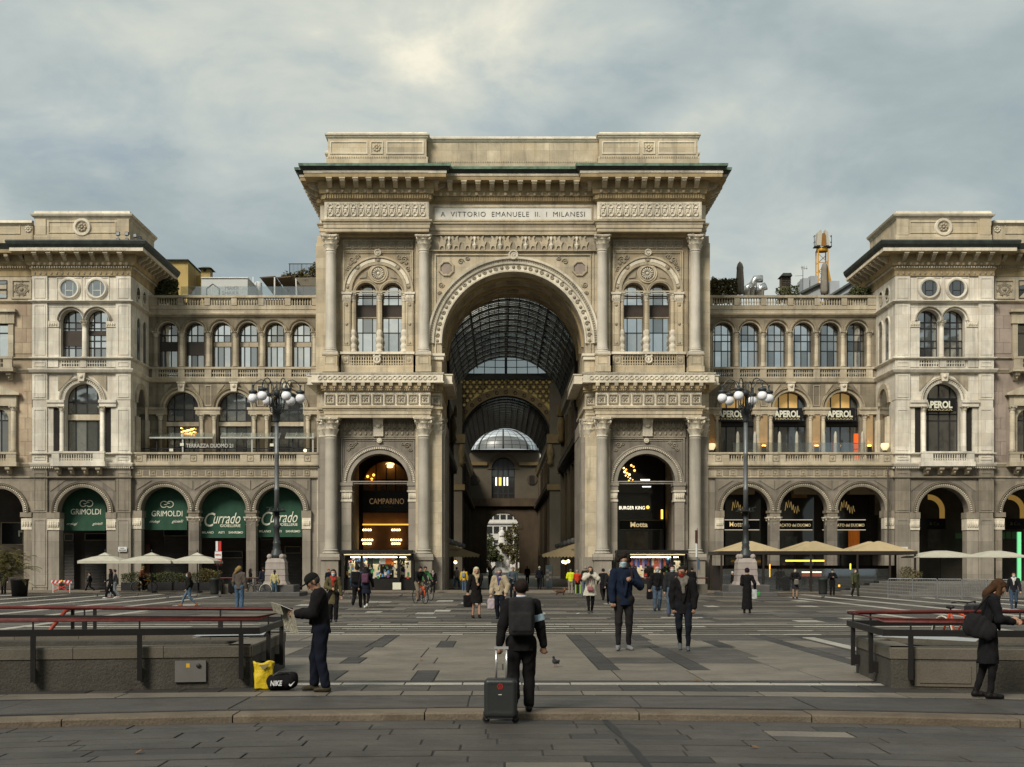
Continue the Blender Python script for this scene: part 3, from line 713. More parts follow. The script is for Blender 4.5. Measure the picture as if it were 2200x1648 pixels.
mm=M(True);mm.box(-.26, .26, -.07, 0, -.26, -.2);mm.box(-.26, .26, -.07, 0, .2, .26);mm.box(-.26, -.2, -.07, 0, -.2, .2);mm.box(.2, .26, -.07, 0, -.2, .2);mm.box(-.12, .12, -.05, 0, -.12, .12);mm.sphere((0, -.05, 0), .07, 6, 4)
COFFS=mm.me('coffer_small', S_CARVE)
mm=M(True);mm.prismx([(0, 0), (-.12, .0), (-.22, .14), (-.40, .22), (-.42, .44), (0, .44)], -.13, .13);mm.sphere((0, -.30, .10), .07, 6, 4);BRK=mm.me('bracket', S_CREAM)
for MIR in(False, True):
 wl, wr=x1(726), x1(897);zb, zt=z1(762), z1(497)
 bcx, bcz=x1(812.5), z1(626)
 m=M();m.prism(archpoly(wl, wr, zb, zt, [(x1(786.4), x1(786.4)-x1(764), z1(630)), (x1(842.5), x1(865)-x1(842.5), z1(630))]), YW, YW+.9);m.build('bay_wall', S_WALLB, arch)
 m=M();m.box(PX(681, YW+.3), wl+.02, YW+.25, 103, 0, z_ar0+.02);m.build('corner_pier', S_CREAM, arch)
 m=M();m.box(PX(681, YW+.3)-.06, wl, YW+.15, YW+.3, PZ(800, YW), z_ar0-.5);m.build('corner_pilaster', S_CREAM, arch)
 ccap=capital_mesh('capital', .8, .95, .3, S_CAP)
 a_=archivolt('bay_archivolt', bcx, bcz, [(x1(812.5)-x1(757), .02), (x1(812.5)-x1(756), .14), (x1(812.5)-x1(751), .16), (x1(812.5)-x1(750), .08), (x1(812.5)-x1(742), .08), (x1(812.5)-x1(741), .18), (x1(812.5)-x1(737), .18), (x1(812.5)-x1(736.5), .0)], arch, S_CREAM, YW, 36)
 for k in range(9):
  a=rad(8+164*k/8);q=x1(812.5)-x1(746.5);m=M();c, s_=math.cos(a), math.sin(a)
  px_, pz_=bcx+q*c, bcz+q*s_
  if k%2==0:m.sphere((px_, YW-.1, pz_), .13, 8, 5, (1, .5, 1));m.build('archivolt_rosette', S_CARVE, a_, True)
  else:
   V=[(bcx+(q+u)*math.cos(a+t), YW-d, bcz+(q+u)*math.sin(a+t)) for d in(.07, .12) for u, t in((-.1, -.26), (.1, -.26), (.1, -.13), (.1, 0), (.1, .13), (.1, .26), (-.1, .26), (-.1, .13), (-.1, 0), (-.1, -.13))]
   m.add(V, [tuple(range(10, 20))]+[(i, (i+1)%10, (i+1)%10+10, i+10) for i in range(10)]);m.build('archivolt_panel', S_PANEL, a_)
 for cxp in(786.4, 842.5):
  r_=x1(786.4)-x1(764);ar=archivolt('window_archivolt', x1(cxp), z1(630), [(r_, .0), (r_, .12), (r_+.05, .14), (r_+.07, .06), (r_+.16, .08), (r_+.2, .02)], arch, S_CREAM, YW, 24)
  m=M();beads(m, x1(cxp), z1(630), r_+.115, YW-.07, 36, .07, d=.03);m.build('bead_moulding', S_CARVE, ar)
 rx, rz=x1(813), z1(588)
 m=M();m.ring(rx, rz, [(.44, YW-.06), (.48, YW-.14), (.54, YW-.14), (.58, YW-.08), (.66, YW-.1), (.72, YW-.02), (.72, YW+.02), (.44, YW+.02)], 0, 360, 28);ro=m.build('rose_frame', S_CREAM, arch, autos=35)
 m=M()
 for k in range(16):
  a=2*math.pi*k/16;m.tube([(rx+.14*math.cos(a), YW-.05, rz+.14*math.sin(a)), (rx+.40*math.cos(a), YW-.06, rz+.40*math.sin(a))], [.025, .06], 5)
 m.sphere((rx, YW-.05, rz), .13, 10, 6, (1, .7, 1));m.build('rose', S_CAP, ro, True)
 for q in(-1, 1):
  m=M();tx, tz=rx+q*1.05, rz-.08;tri=[(tx-.24, tz+.22), (tx+.26, tz-.26), (tx-.22, tz-.2)] if q>0 else[(tx+.24, tz+.22), (tx+.22, tz-.2), (tx-.26, tz-.26)]
  m.prism(tri, YW-.06, YW+.01);m.build('tympanum_panel', S_CARVE, arch)
 m=M();panel_frame(m, x1(736.8), x1(887.5), z1(628), z1(538.5), YW, .09, .12);panel_frame(m, x1(740.5), x1(884), z1(632), z1(542.5), YW, .06, .07);m.build('bay_spandrel_frame', S_CREAM, arch)
 for q in(-1, 1):
  m=M()
  for(u, v, r_, f) in((56, 558, .25, 1), (64, 577, .2, -1), (45, 552, .2, -1), (68, 592, .14, 1), (60, 566, .12, 1), (50, 562, .1, -1)):scroll(m, x1(812.5+q*u), z1(v), r_, YW-.03, .045, 1.5, f*q)
  m.build('scroll_relief', S_CARVE, arch, True)
 m=M();m.ring(x1(812), z1(544), [(0, YW-.26), (.09, YW-.28), (.12, YW-.2), (.16, YW-.2), (.19, YW-.26), (.24, YW-.24), (.24, YW), (0, YW)], 0, 360, 20);m.build('medallion', S_CAP, arch)
 m=M();m.box(x1(737), x1(887.5), YW-.05, YW+.02, z1(536.5), z1(515.5));cr=m.build('coffer_band', S_CREAM, arch)
 for k in range(8):link('coffer', COFFS, cr, (mxx(x1(747+18.9*k)), YW-.05, z1(526)))
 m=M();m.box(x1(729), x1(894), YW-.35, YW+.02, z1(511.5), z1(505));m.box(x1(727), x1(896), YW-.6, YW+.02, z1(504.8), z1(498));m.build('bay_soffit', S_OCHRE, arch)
 for p0, p1 in((737, 753.6), (872.5, 888.5)):
  m=M();m.box(x1(p0), x1(p1), YW-.16, YW+.02, z1(757), z1(647));pier=m.build('window_pier', S_CREAM, arch)
  m=M();panel_frame(m, x1(p0)+.06, x1(p1)-.06, z1(742), z1(650), YW-.16, .05, .04);m.build('pier_panel', S_CREAM, pier)
  for v in(656, 697, 738):
   mm=M(True);mm.sphere((0, 0, 0), .11, 6, 4, (1, .5, 1));link('pier_rosette', mm.me('pier_rosette', S_CARVE, True), pier, (mxx(x1((p0+p1)/2)), YW-.18, z1(v)))
  m=M();m.box(x1(p0)-.08, x1(p1)+.1, YW-.26, YW+.02, z1(633), z1(628.5));m.box(x1(p0)-.02, x1(p1)+.04, YW-.2, YW+.02, z1(647), z1(633.1))
  for i in range(5):m.sphere((x1(p0)+.05+i*.11, YW-.2, z1(641)), .08, 6, 4, (.8, .8, 1.8))
  m.build('pier_capital', S_CAP, arch)
 mc=capital_mesh('colonnette_capital', .46, z1(629)-z1(647), .15, S_CAP)
 for cpx, nm in((758.5, 0), (814.8, 1), (868, 0)):
  X_=x1(cpx);yk=YW+.1
  link('colonnette_capital', mc, arch, (mxx(X_), yk, z1(647)))
  m=M();m.lathe([(.175, 0), (.175, .1)]+[(.165, .1), (.15, z1(647)-z1(707.5))], X_, yk, 14, z1(707.5));m.build('colonnette', S_CREAM, arch, autos=40)
  hB=z1(707.5)-z1(757)
  m=M();m.lathe([(.24, 0), (.24, .14), (.19, .16), (.23, .3), (.25, .42), (.22, .55), (.18, .62), (.23, .72), (.27, .85), (.25, 1.0), (.19, 1.1), (.2, 1.2), (.23, 1.32), (.21, 1.46), (.16, hB)], X_, yk, 16, z1(757), mod=lambda a, z:1+.06*math.cos(6*a));m.build('colonnette_baluster', S_CAP, arch, True)
 for(p0, p1) in((763.5, 809), (820, 865)):
  yg=YW+.75;k=yg/YW
  xx0, xx1=x1(p0), x1(p1)
  ww=xx1-xx0
  wn=window(arch, xx0, xx1, z1(757), z1(630), yg, [xx0+ww*.30, xx0+ww*.76], [z1(711.5), z1(679), z1(652)], True, .06, gl_fn=lambda i, j, a, b:BROWN if 645<0 else None)
  m=M();m.box(xx0+.03, xx1-.03, yg-.05, yg-.012, z1(678), z1(653));m.build('window_spandrel', BROWN, wn)
  m=M();m.box(xx0+.03, xx1-.03, yg-.09, yg-.06, z1(680), z1(677.5));m.build('window_ledge', S_OCHRE, wn)
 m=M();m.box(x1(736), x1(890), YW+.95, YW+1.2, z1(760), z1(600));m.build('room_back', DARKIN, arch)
 m=M();yp=YW-.25;m.box(PX(731, yp), PX(890.5, yp), yp-.12, YW+.05, PZ(761, yp), PZ(756, yp));m.build('parapet_rail', S_PANEL, arch)
 m=M();m.box(PX(733, yp), PX(888, yp), yp-.04, YW+.04, PZ(800, yp), PZ(784.5, yp));m.build('parapet_base', S_CREAM, arch)
 for p0, p1 in((733.5, 751.5), (869, 887.5)):
  m=M();m.box(PX(p0, yp), PX(p1, yp), yp, YW+.03, PZ(784.4, yp), PZ(761.1, yp));pp=m.build('parapet_pier', S_CREAM, arch)
  m=M();panel_frame(m, PX(p0, yp)+.07, PX(p1, yp)-.07, PZ(782, yp), PZ(763, yp), yp, .05, .04);m.sphere(((PX(p0, yp)+PX(p1, yp))/2, yp, PZ(773, yp)), .14, 8, 5, (1, .4, 1.2));m.build('pier_panel', S_CARVE, pp)
 m=M();bx0, bx1=PX(751.5, yp), PX(869, yp);z0_, z1_=PZ(784.4, yp), PZ(761.1, yp);nn=22
 for k in range(nn):
  xk=bx0+(bx1-bx0)*(k+.5)/nn;m.box(xk-.035, xk+.035, yp+.02, yp+.14, z0_, z1_)
  if k%2:m.ring(xk, z0_+.62, [(.06, yp+.03), (.1, yp+.03), (.1, yp+.13), (.06, yp+.13)], 0, 360, 10)
  m.ring(xk, z0_+.12, [(.05, yp+.03), (.085, yp+.03), (.085, yp+.13), (.05, yp+.13)], 0, 360, 8)
 m.box(bx0, bx1, yp+.04, yp+.1, z0_+.3, z0_+.36);m.build('pierced_parapet', S_CREAM, arch, kind='stuff')
 m=M();ex, ez=(bx0+bx1)/2, (z0_+z1_)/2;m.ring(ex, ez, [(.14, yp-.06), (.2, yp-.12), (.27, yp-.1), (.3, yp+.0), (.14, yp+.0)], 0, 360, 16);m.sphere((ex, yp-.05, ez), .13, 8, 6, (.8, .6, 1.3));m.sphere((ex-.2, yp-.04, ez+.27), .1, 6, 4);m.sphere((ex+.2, yp-.04, ez+.27), .1, 6, 4);m.build('crest_emblem', S_CAP, arch, True)
 for cxx in(cx_l, cx_r):
  zb_=PZ(762, ycol)
  link('column_base', UBA, arch, (mxx(cxx), ycol, zb_));link('column_shaft', USH, arch, (mxx(cxx), ycol, zb_+.42));
  link('capital', UCAP, arch, (mxx(cxx), ycol, zb_+.42+UH-.30))
  m=M();m.box(cxx-.5, cxx+.5, YB-.05, YW+.02, PZ(800, ycol), zb_-.1);m.box(cxx-.56, cxx+.56, YB-.11, YW+.02, zb_-.1, zb_-.002);m.box(cxx-.55, cxx+.55, YB-.1, YW+.02, PZ(800, ycol)-.02, PZ(788, ycol));pd=m.build('pedestal', S_CREAM, arch)
  m=M();panel_frame(m, cxx-.36, cxx+.36, PZ(784, ycol), PZ(767, ycol), YB-.05, .05, .03);m.build('pedestal_panel', S_CREAM, pd)
 bx0, bx1=PX(680, YB-.55), PX(940, YB-.55)
 bp=[(bx0-.45, 103), (bx0-.45, YB+1.1), (bx0, YB+1.1), (bx0, YB-.02), (bx1, YB-.02), (bx1, YB+.7), (bx1+.6, YB+.7), (bx1+.6, 101)]
 zR0, zR1=PZ(821.4, YB-.5), PZ(800, YB-.5)
 m=M();m.sweep(bp, [(-.9, zR0), (.42, zR0), (.42, zR0+.08), (.36, zR0+.09), (.36, zR1-.09), (.42, zR1-.08), (.44, zR1), (-.9, zR1)]);rf=m.build('roundel_fascia', S_PANEL, arch)
 for k in range(24):link('roundel', ROUND, rf, (mxx(bx0+.2+(bx1-bx0-.4)*k/23), YB-.02-.36, (zR0+zR1)/2))
 for xx_ in(bx0-.25, bx1+.32):link('roundel', ROUND, rf, (mxx(xx_), (YB+1.1 if xx_<bx0 else YB+.7)-.36, (zR0+zR1)/2))
 zK0, zK1=PZ(842, YB), zR0
 ep=[(xa-.40, 103), (xa-.40, YB+.98), (xa, YB+.98), (xa, YB), (xb+.1, YB), (xb+.1, YB+.75), (xb+.72, YB+.75), (xb+.72, 101)]
 m=M();m.sweep(ep, [(-.5, zK0), (.04, zK0), (.08, zK0+.06), (.14, zK0+.08), (.14, zK0+.16), (.22, zK0+.2), (.24, zK1), (-.5, zK1)]);bb=m.build('bracket_bed', S_OCHRE, arch)
 m=M();dentils(m, ep, .13, .2, zK0+.085, zK0+.155, .13, .55);m.build('dentil_band', S_CREAM, bb)
 for k in range(12):link('bracket', BRK, bb, (mxx(xa+.1+(xb-xa-.1)*k/11), YB-.06, zR0-.445))
 for yy in(YB+.4, ):link('bracket', BRK, bb, (mxx(xb+.16), yy, zR0-.445), (0, 0, (-1 if MIR else 1)*math.pi/2))
 zC0=PZ(872.5, YB)
 m=M();m.sweep(ep, [(-.5, zC0), (0, zC0), (0, zK0), (-.5, zK0)]);cf=m.build('coffer_frieze', S_PANEL, arch)
 for k in range(9):link('coffer', COFF, cf, (mxx(xa+.38+(xb+.1-xa-.76)*k/8), YB-.005, (zC0+zK0)/2))
 link('coffer', COFF, cf, (mxx(xb+.43), YB+.745, (zC0+zK0)/2))
 zL0=PZ(897.2, YB)
 m=M();m.sweep(ep, [(-.5, zL0), (-.02, zL0), (-.02, zL0+.22), (.03, zL0+.24), (.03, zL0+.46), (.08, zL0+.49), (.08, zC0-.22), (.2, zC0-.14), (.22, zC0), (-.5, zC0)]);m.build('lower_architrave', S_CREAM, arch)
 lcx, lr, lzs=x1(815.5), x1(877.5)-x1(815.5), z1(1037)
 m=M();m.prism(archpoly(x1(726), x1(902), 0, z1(897), [(lcx, lr, lzs)]), YW, YW+1.1);m.build('portico_wall', S_WALLL, arch)
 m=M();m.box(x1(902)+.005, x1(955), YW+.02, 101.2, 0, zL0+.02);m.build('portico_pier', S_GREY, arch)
 al=archivolt('portico_archivolt', lcx, lzs, [(lr, .0), (lr, .10), (lr+.22, .12), (lr+.24, .05), (lr+.30, .05), (lr+.32, .12), (lr+.46, .16), (lr+.50, .10), (lr+.58, .14), (lr+.64, .02)], arch, S_GREY, YW, 40)
 m=M();beads(m, lcx, lzs, lr+.39, YW-.13, 58, .12, d=.05);m.build('bead_moulding', S_CAP, al)
 m=M();m.ring(lcx+.0, z1(947), [(0, YW-.22), (.07, YW-.24), (.1, YW-.18), (.14, YW-.22), (.18, YW-.2), (.18, YW), (0, YW)], 0, 360, 16);m.build('medallion', S_CAP, arch)
 m=M();panel_frame(m, x1(733.5), x1(895), z1(1036), z1(941), YW, .08, .12);panel_frame(m, x1(738), x1(890.5), z1(1040), z1(945.5), YW, .05, .06);m.build('portico_spandrel_frame', S_GREY, arch)
 for q in(-1, 1):
  m=M()
  for(u, v, r_, f) in((60, 957, .22, 1), (66, 966, .14, -1), (51, 953, .14, -1)):scroll(m, x1(815+q*u), z1(v), r_, YW-.03, .04, 1.5, f*q)
  m.build('scroll_relief', S_LOW, arch, True)
 m=M();m.box(x1(731), x1(897), YW-.1, YW+.01, z1(940), z1(898));lf=m.build('leaf_frieze', S_LOW, arch)
 for k in range(14):
  if k in(6, 7):continue
  px_=741+146*k/13;m=M();cxk, czk=x1(px_), z1(932)
  m.sphere((cxk, YW-.12, czk), .1, 6, 4, (1, .6, 1.2));m.ring(cxk, z1(918), [(.16, YW-.1), (.19, YW-.17), (.23, YW-.16), (.25, YW-.1)], -20, 200, 10)
  for a in(-.5, 0, .5):m.tube([(cxk, YW-.12, z1(925)), (cxk+a*.3, YW-.16, z1(912)), (cxk+a*.36, YW-.12, z1(905))], [.05, .06, .02], 4)
  m.build('leaf_relief', S_CARVE, lf, True)
 m=M();m.prismx([(YW, z1(938)), (YW-.25, z1(938)), (YW-.28, z1(932)), (YW-.35, z1(915)), (YW-.62, z1(906)), (YW-.66, z1(898)), (YW, z1(898))], x1(803), x1(824));m.box(x1(801.5), x1(825.5), YW-.7, YW, z1(901), z1(897.8));m.sphere((x1(813.5), YW-.4, z1(914)), .2, 8, 6, (1, .5, 1));m.build('console', S_CAP, arch)
 for(p0, p1) in((731, 757.5), (875, 897.5)):
  q0, q1=x1(p0), x1(p1)
  m=M();m.box(q0+.10, q1-.08, YW-.14, YW+.01, .06, z1(1078));pl_=m.build('portico_pilaster', S_GREY, arch)
  m=M();m.box(q0+.06, q1-.02, YW-.2, YW+1.0, z1(1078), z1(1074));m.box(q0+.09, q1-.05, YW-.17, YW+.9, z1(1074), z1(1057));m.box(q0, q1, YW-.24, YW+1.02, z1(1057), z1(1054))
  for i in range(5):m.sphere((q0+.18+i*(q1-q0-.34)/4, YW-.2, z1(1067)), .08, 6, 4, (1, 1, 2.2))
  m.build('pilaster_capital', S_CAP, arch)
  m=M();m.box(q0+.05, q1-.02, YW-.18, YW+1.0, z1(1053.8), z1(1044));m.box(q0, q1+.03, YW-.24, YW+1.03, z1(1043.9), z1(1036.8));m.build('impost', S_GREY, arch)
 for cxx in(cx_l, cx_r):
  zb_=PZ(1196.5, ycol);hb=PZ(1178.5, ycol)-zb_
  link('column_base', LBA, arch, (mxx(cxx), ycol, zb_));link('column_shaft', LSH, arch, (mxx(cxx), ycol, zb_+hb));link('capital', LCAP, arch, (mxx(cxx), ycol, zb_+hb+LH))
  m=M();m.box(cxx-.60, cxx+.60, YB-.14, YW+.01, 0, zb_-.22);m.box(cxx-.70, cxx+.70, YB-.24, YW+.01, zb_-.22, zb_-.002);m.box(cxx-.66, cxx+.66, YB-.2, YW+.012, 0, .35);m.build('pedestal', S_GREY, arch)
 pcap=capital_mesh('pilaster_leaf_capital', .92, PZ(900, YW)-PZ(938.5, YW), .36, S_CAP)
 for(p0, p1, yy) in((683, 703, YW+.1), (927, 948.5, YW-.28), (949.5, 957, YW+.9)):
  q0, q1=PX(p0, yy), PX(p1, yy)
  m=M();m.box(q0, q1, yy, YW+1.0 if yy<YW+.8 else 101, 0, PZ(938.5, yy));m.box(q0-.05, q1+.05, yy-.06, YW+.95, 0, PZ(1197, yy));m.build('flat_pilaster', S_GREY, arch)
  cc=link('capital', pcap, arch, (mxx((q0+q1)/2), yy+.34, PZ(938.5, yy)));cc.scale=((q1-q0)/.74, .9, 1)
  m=M();m.box(q0-.08, q1+.08, yy-.1, YW+.9, PZ(900, yy), zL0);m.build('pilaster_abacus', S_GREY, arch)
 m=M();m.box(PX(927, YC), PX(949, YC), YC-.16, YC+.5, PZ(800, YC), z_imp-.43);m.build('jamb_pilaster', S_CREAM, arch)
 m=M();m.box(x1(700), x1(745), 97, 101, 0, 9.5);m.build('portico_inner_pier', S_LOW, arch)
 m=M();m.box(x1(690), x1(956), YW+1.15, 101, z1(930), z1(925));m.build('portico_ceiling', S_LOW, arch)
 m=M();m.box(x1(690), x1(956), 101.25, 101.6, z1(925), z1(500));m.build('rear_wall', DARKIN, arch)
MIR=False
# ================================================================ side wings, corner pavilions, outer palaces
YG, YU=93.2, 97.6
xg=lambda p, Y=YG:PX(p, Y);zg=lambda p, Y=YG:PZ(p, Y)
xu=lambda p:PX(p, YU);zu=lambda p:PZ(p, YU)
SHUT=mat('roller_shutter', (.10, .095, .088), .5, .15, 2, metal=.3)
SHOPB=mat('shop_black', (.012, .011, .011), .4, .3, 1)
CURTAIN=mat('curtain_white', (.42, .42, .40), .9, .2, 6)
ARC_CAP=capital_mesh('arcade_capital', .98, zg(1110.5)-zg(1136.5), .30, S_CAP)
WIN_CAP=capital_mesh('window_capital', .52, zu(712.5)-zu(724), .15, S_CAP)
TW_CAP=capital_mesh('twin_column_capital', .50, zu(891)-zu(903), .13, S_CAP)
mm=M(True);mm.box(-.19, .19, -.06, 0, -.2, -.15);mm.box(-.19, .19, -.06, 0, .15, .2);mm.box(-.19, -.14, -.06, 0, -.15, .15);mm.box(.14, .19, -.06, 0, -.15, .15);mm.sphere((0, -.03, 0), .1, 6, 4, (1, .5, 1));FSQ=mm.me('frieze_square', S_CARVE)
mm=M(True);mm.prismx([(0, 0), (-.15, .02), (-.3, .2), (-.62, .34), (-.66, .52), (0, .52)], -.16, .16);mm.sphere((0, -.42, .18), .09, 6, 4);CONS=mm.me('balcony_bracket', S_WING)
LUN=emis('lunette_amber', (1, .62, .20), .17)
def pierced(parent, x0, x1, z0, z1, y, mat_, slots=None, rows=2, d=.10):
 """stone parapet panel cut by rows of upright slots"""
 m=M();w=x1-x0;n=slots or max(3, round(w/.17));h=z1-z0;b=.05
 for k in range(n+1):xk=x0+w*k/n;m.box(xk-b/2, xk+b/2, y, y+d, z0+.04, z1-.04)
 m.box(x0, x1, y-.005, y+d+.005, z0, z0+.05);m.box(x0, x1, y-.005, y+d+.005, z1-.05, z1)
 if rows==2:m.box(x0, x1, y+.004, y+d-.004, z0+h*.46, z0+h*.58)
 else:
  for k in range(n):
   xk=x0+w*(k+.5)/n;m.ring(xk, z0+h*.26, [(.045, y+.006), (.09, y+.006), (.09, y+d-.006), (.045, y+d-.006)], 0, 360, 8)
 return m.build('pierced_parapet', mat_, parent, kind='stuff')
def balusters(parent, x0, x1, z0, z1, y, mat_, step=.19):
 m=M();n=max(2, round((x1-x0)/step));h=z1-z0
 for k in range(n):
  m.lathe([(.06, 0), (.06, h*.1), (.035, h*.14), (.075, h*.34), (.07, h*.46), (.04, h*.74), (.035, h*.86), (.06, h*.9), (.06, h)], x0+(x1-x0)*(k+.5)/n, y, 8, z0)
 return m.build('balusters', mat_, parent, True, kind='stuff')
def arch_dress(parent, cx, r, zs, Y, mat_, w=.42, bead=True, n=32, cap=S_CAP):
 a=archivolt('archivolt', cx, zs, [(r, .0), (r, .14), (r+w*.30, .18), (r+w*.34, .05), (r+w*.58, .05), (r+w*.62, .2), (r+w*.72, .26), (r+w*.8, .18), (r+w*.95, .24), (r+w, .02)], parent, mat_, Y, n)
 if bead:m=M();beads(m, cx, zs, r+w*.46, Y-.06, int(r*26), .12, d=.10);m.build('bead_moulding', cap, a, kind='stuff')
 return a
def wing(side):
 b=thing('wing_building', ['stone arcaded wing between the great arch and the left corner pavilion, green awnings below', 'stone arcaded wing between the great arch and the right corner pavilion, canopied stall in front'][side], 'building', (mxx(xg(480)), 100, 0), group='wings beside the great arch')
 cs=[354, 478, 600.5];r=xg(51)-xg(0);zs=zg(1097)
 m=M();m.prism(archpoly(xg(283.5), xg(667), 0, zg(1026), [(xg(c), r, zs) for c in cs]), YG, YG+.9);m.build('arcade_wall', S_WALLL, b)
 for c in cs:arch_dress(b, xg(c), r, zs, YG, S_LOW, .40)
 for c0, c1 in((416, 416), (539.3, 539.3)):
  cx=xg(c0);m=M();m.lathe([(.40, 0), (.40, .16), (.34, .2), (.36, .28), (.31, .34), (.31, 1.5), (.295, zg(1137)-.02), (.33, zg(1137))], cx, YG+.42, 20, .05);m.build('arcade_column', S_GREY, b, autos=40)
  link('arcade_capital', ARC_CAP, b, (mxx(cx), YG+.42, zg(1136.5)))
  m=M();m.box(cx-.36, cx+.36, YG-.08, YG+.95, zg(1110.4), zg(1102));m.box(cx-.43, cx+.43, YG-.14, YG+1.0, zg(1101.9), zg(1096.5));m.build('impost', S_LOW, b)
 for p0, p1 in((284.5, 304.5), (650, 667.5)):
  m=M();m.box(xg(p0), xg(p1), YG-.12, YG+.6, 0, zg(1136.5));m.build('arcade_pilaster', S_GREY, b)
  m=M();m.box(xg(p0)-.02, xg(p1)+.03, YG-.18, YG+.6, zg(1136.4), zg(1112))
  for k in range(4):m.sphere((xg(p0)+.1+k*(xg(p1)-xg(p0)-.2)/3, YG-.18, zg(1124)), .1, 6, 4, (1, .9, 2.2))
  m.build('pilaster_capital', S_CAP, b);m=M();m.box(xg(p0)-.05, xg(p1)+.06, YG-.2, YG+.95, zg(1111.9), zg(1097));m.build('impost', S_LOW, b)
 m=M();m.box(xg(667.6), xg(684), YG+.1, YG+1, 0, zg(1003));m.build('joint_pier', S_GREY, b)
 for p0, p1, zt_ in((306, 402, 0), (430, 526, 0), (552, 650, 0)):
  for q in(-1, 1):
   c=(p0+p1)/2;m=M()
   tri=[(xg(c+q*60), zg(1032)), (xg(c+q*28), zg(1032)), (xg(c+q*60), zg(1052))]
   m.prism(tri if q<0 else tri[::-1], YG-.05, YG+.01);m.build('spandrel_panel', S_LOW, b)
 P=[(xg(283.5), YG), (xg(684), YG)]
 m=M();m.sweep(P, [(-.5, zg(1027)), (.06, zg(1027)), (.10, zg(1024.5)), (.04, zg(1024)), (.0, zg(1024)), (.0, zg(1007)), (.06, zg(1006)), (.10, zg(1002)), (.26, zg(1001.5)), (.30, zg(999)), (-.5, zg(999))]);m.build('string_course', S_WING, b)
 m=M();dentils(m, P, .05, .16, zg(1006), zg(1002.6), .14, .5);m.build('dentil_band', S_WING, b, kind='stuff')
 for k in range(13):link('frieze_square', FSQ, b, (mxx(xg(298+30.1*k)), YG-.002, zg(1015.5)))
 for k in range(12):
  m=M();m.box(xg(306.5+30.1*k), xg(319.5+30.1*k), YG-.03, YG+.01, zg(1021.5), zg(1009.5));m.build('frieze_panel', S_LOW, b)
 yb=YG-.1
 m=M();m.box(xg(283.5), xg(684), yb-.02, yb+.3, zg(998.9), zg(992.7));m.build('parapet_base', S_WING, b)
 m=M();m.box(xg(283.5), xg(684), yb-.06, yb+.34, zg(975.4), zg(972));m.build('parapet_rail', S_WING, b)
 spans=((315.5, 394.5), (438, 516.5), (559, 637.5));solid=((283.6, 315.4), (394.6, 437.9), (516.6, 558.9), (637.6, 684))
 for s0, s1 in spans:pierced(b, xg(s0), xg(s1), zg(992.6), zg(975.5), yb+.06, S_WING, rows=1)
 for s0, s1 in solid:
  m=M();m.box(xg(s0), xg(s1), yb, yb+.28, zg(992.6), zg(975.5));q=m.build('parapet_pier', S_WING, b)
  c=(s0+s1)/2;m=M();panel_frame(m, xg(c-7), xg(c+7), zg(991), zg(977), yb, .04, .04);m.sphere((xg(c), yb, zg(984)), .13, 6, 4, (1, .4, 1));m.build('pier_rosette', S_CARVE, q)
 m=M();m.box(xg(283.5), xg(684), YG+.25, YU+.1, zg(1003), zg(998));m.build('terrace_floor', S_WING, b)
 r2=xu(36)-xu(0);zs2=zu(878);c2=[391, 503.6, 616.3]
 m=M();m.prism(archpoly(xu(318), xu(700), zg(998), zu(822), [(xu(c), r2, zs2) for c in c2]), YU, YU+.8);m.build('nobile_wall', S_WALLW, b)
 for k, c in enumerate(c2):
  cx=xu(c);arch_dress(b, cx, r2, zs2, YU, S_WING, .38, False)
  m=M();m.prism([(cx-.2, zu(842)), (cx+.2, zu(842)), (cx+.27, zu(823)), (cx-.27, zu(823))], YU-.34, YU+.02);m.sphere((cx, YU-.34, zu(830)), .14, 8, 5);m.box(cx-.32, cx+.32, YU-.4, YU, zu(824), zu(821.5));m.build('keystone', S_CAP, b)
  gl=GL_MID if side==0 else GL_DARK
  w_=r2*2
  wn=window(b, cx-r2, cx+r2, zg(998), zs2, YU+.5, [cx-r2*.55, cx+.05, cx+r2*.62], [zs2-.02, zu(904), zu(915)], True, .09, gl, gl_fn=(lambda i, j, a, c_:LUN if a>zs2-.1 and i>0 else None) if side else None)
  m=M();m.box(cx-r2, cx+r2, YU+.36, YU+.49, zu(914.5), zu(905.5));m.build('window_beam', S_WING if side==0 else SHOPB, wn)
  if side==0:
   for q in(-1, 1):
    m=M();x_=cx+q*r2*.78
    for i in range(4):m.lathe([(.045, zu(903)), (.045, zs2+.55)], x_-.12+i*.08, YU+.6, 6)
    m.build('curtain', CURTAIN, wn, True)
  for q in(-1, 1):
   m=M();pts=[(cx+q*1.28, zu(826)), (cx+q*.72, zu(826)), (cx+q*1.28, zu(848))]
   m.prism(pts if q<0 else pts[::-1], YU-.06, YU+.01);sp_=m.build('spandrel_relief', S_CARVE, b)
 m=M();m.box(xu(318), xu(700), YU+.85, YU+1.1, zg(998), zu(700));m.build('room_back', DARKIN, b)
 for c in(447.3, 560):
  m=M();m.box(xu(c-26), xu(c+26), YU-.22, YU+.3, zu(890.8), zu(881));m.box(xu(c-28), xu(c+28), YU-.30, YU+.32, zu(880.9), zu(876));m.build('impost_entablature', S_WING, b)
  m=M();m.box(xu(c-8.5), xu(c+8.5), YU-.015, YU+.01, zg(998), zu(893));m.build('niche', mat('niche_stone', (.23, .185, .13), .9, .2, 1, .2, 10, streak=.3), b)
  for q in(-13.6, 13.6):
   m=M();m.lathe([(.18, 0), (.18, .1), (.145, .14), (.13, zu(903)-zg(998))], xu(c+q), YU-.12, 14, zg(998));m.build('twin_column', S_WING, b, True)
   link('twin_column_capital', TW_CAP, b, (mxx(xu(c+q)), YU-.12, zu(903)))
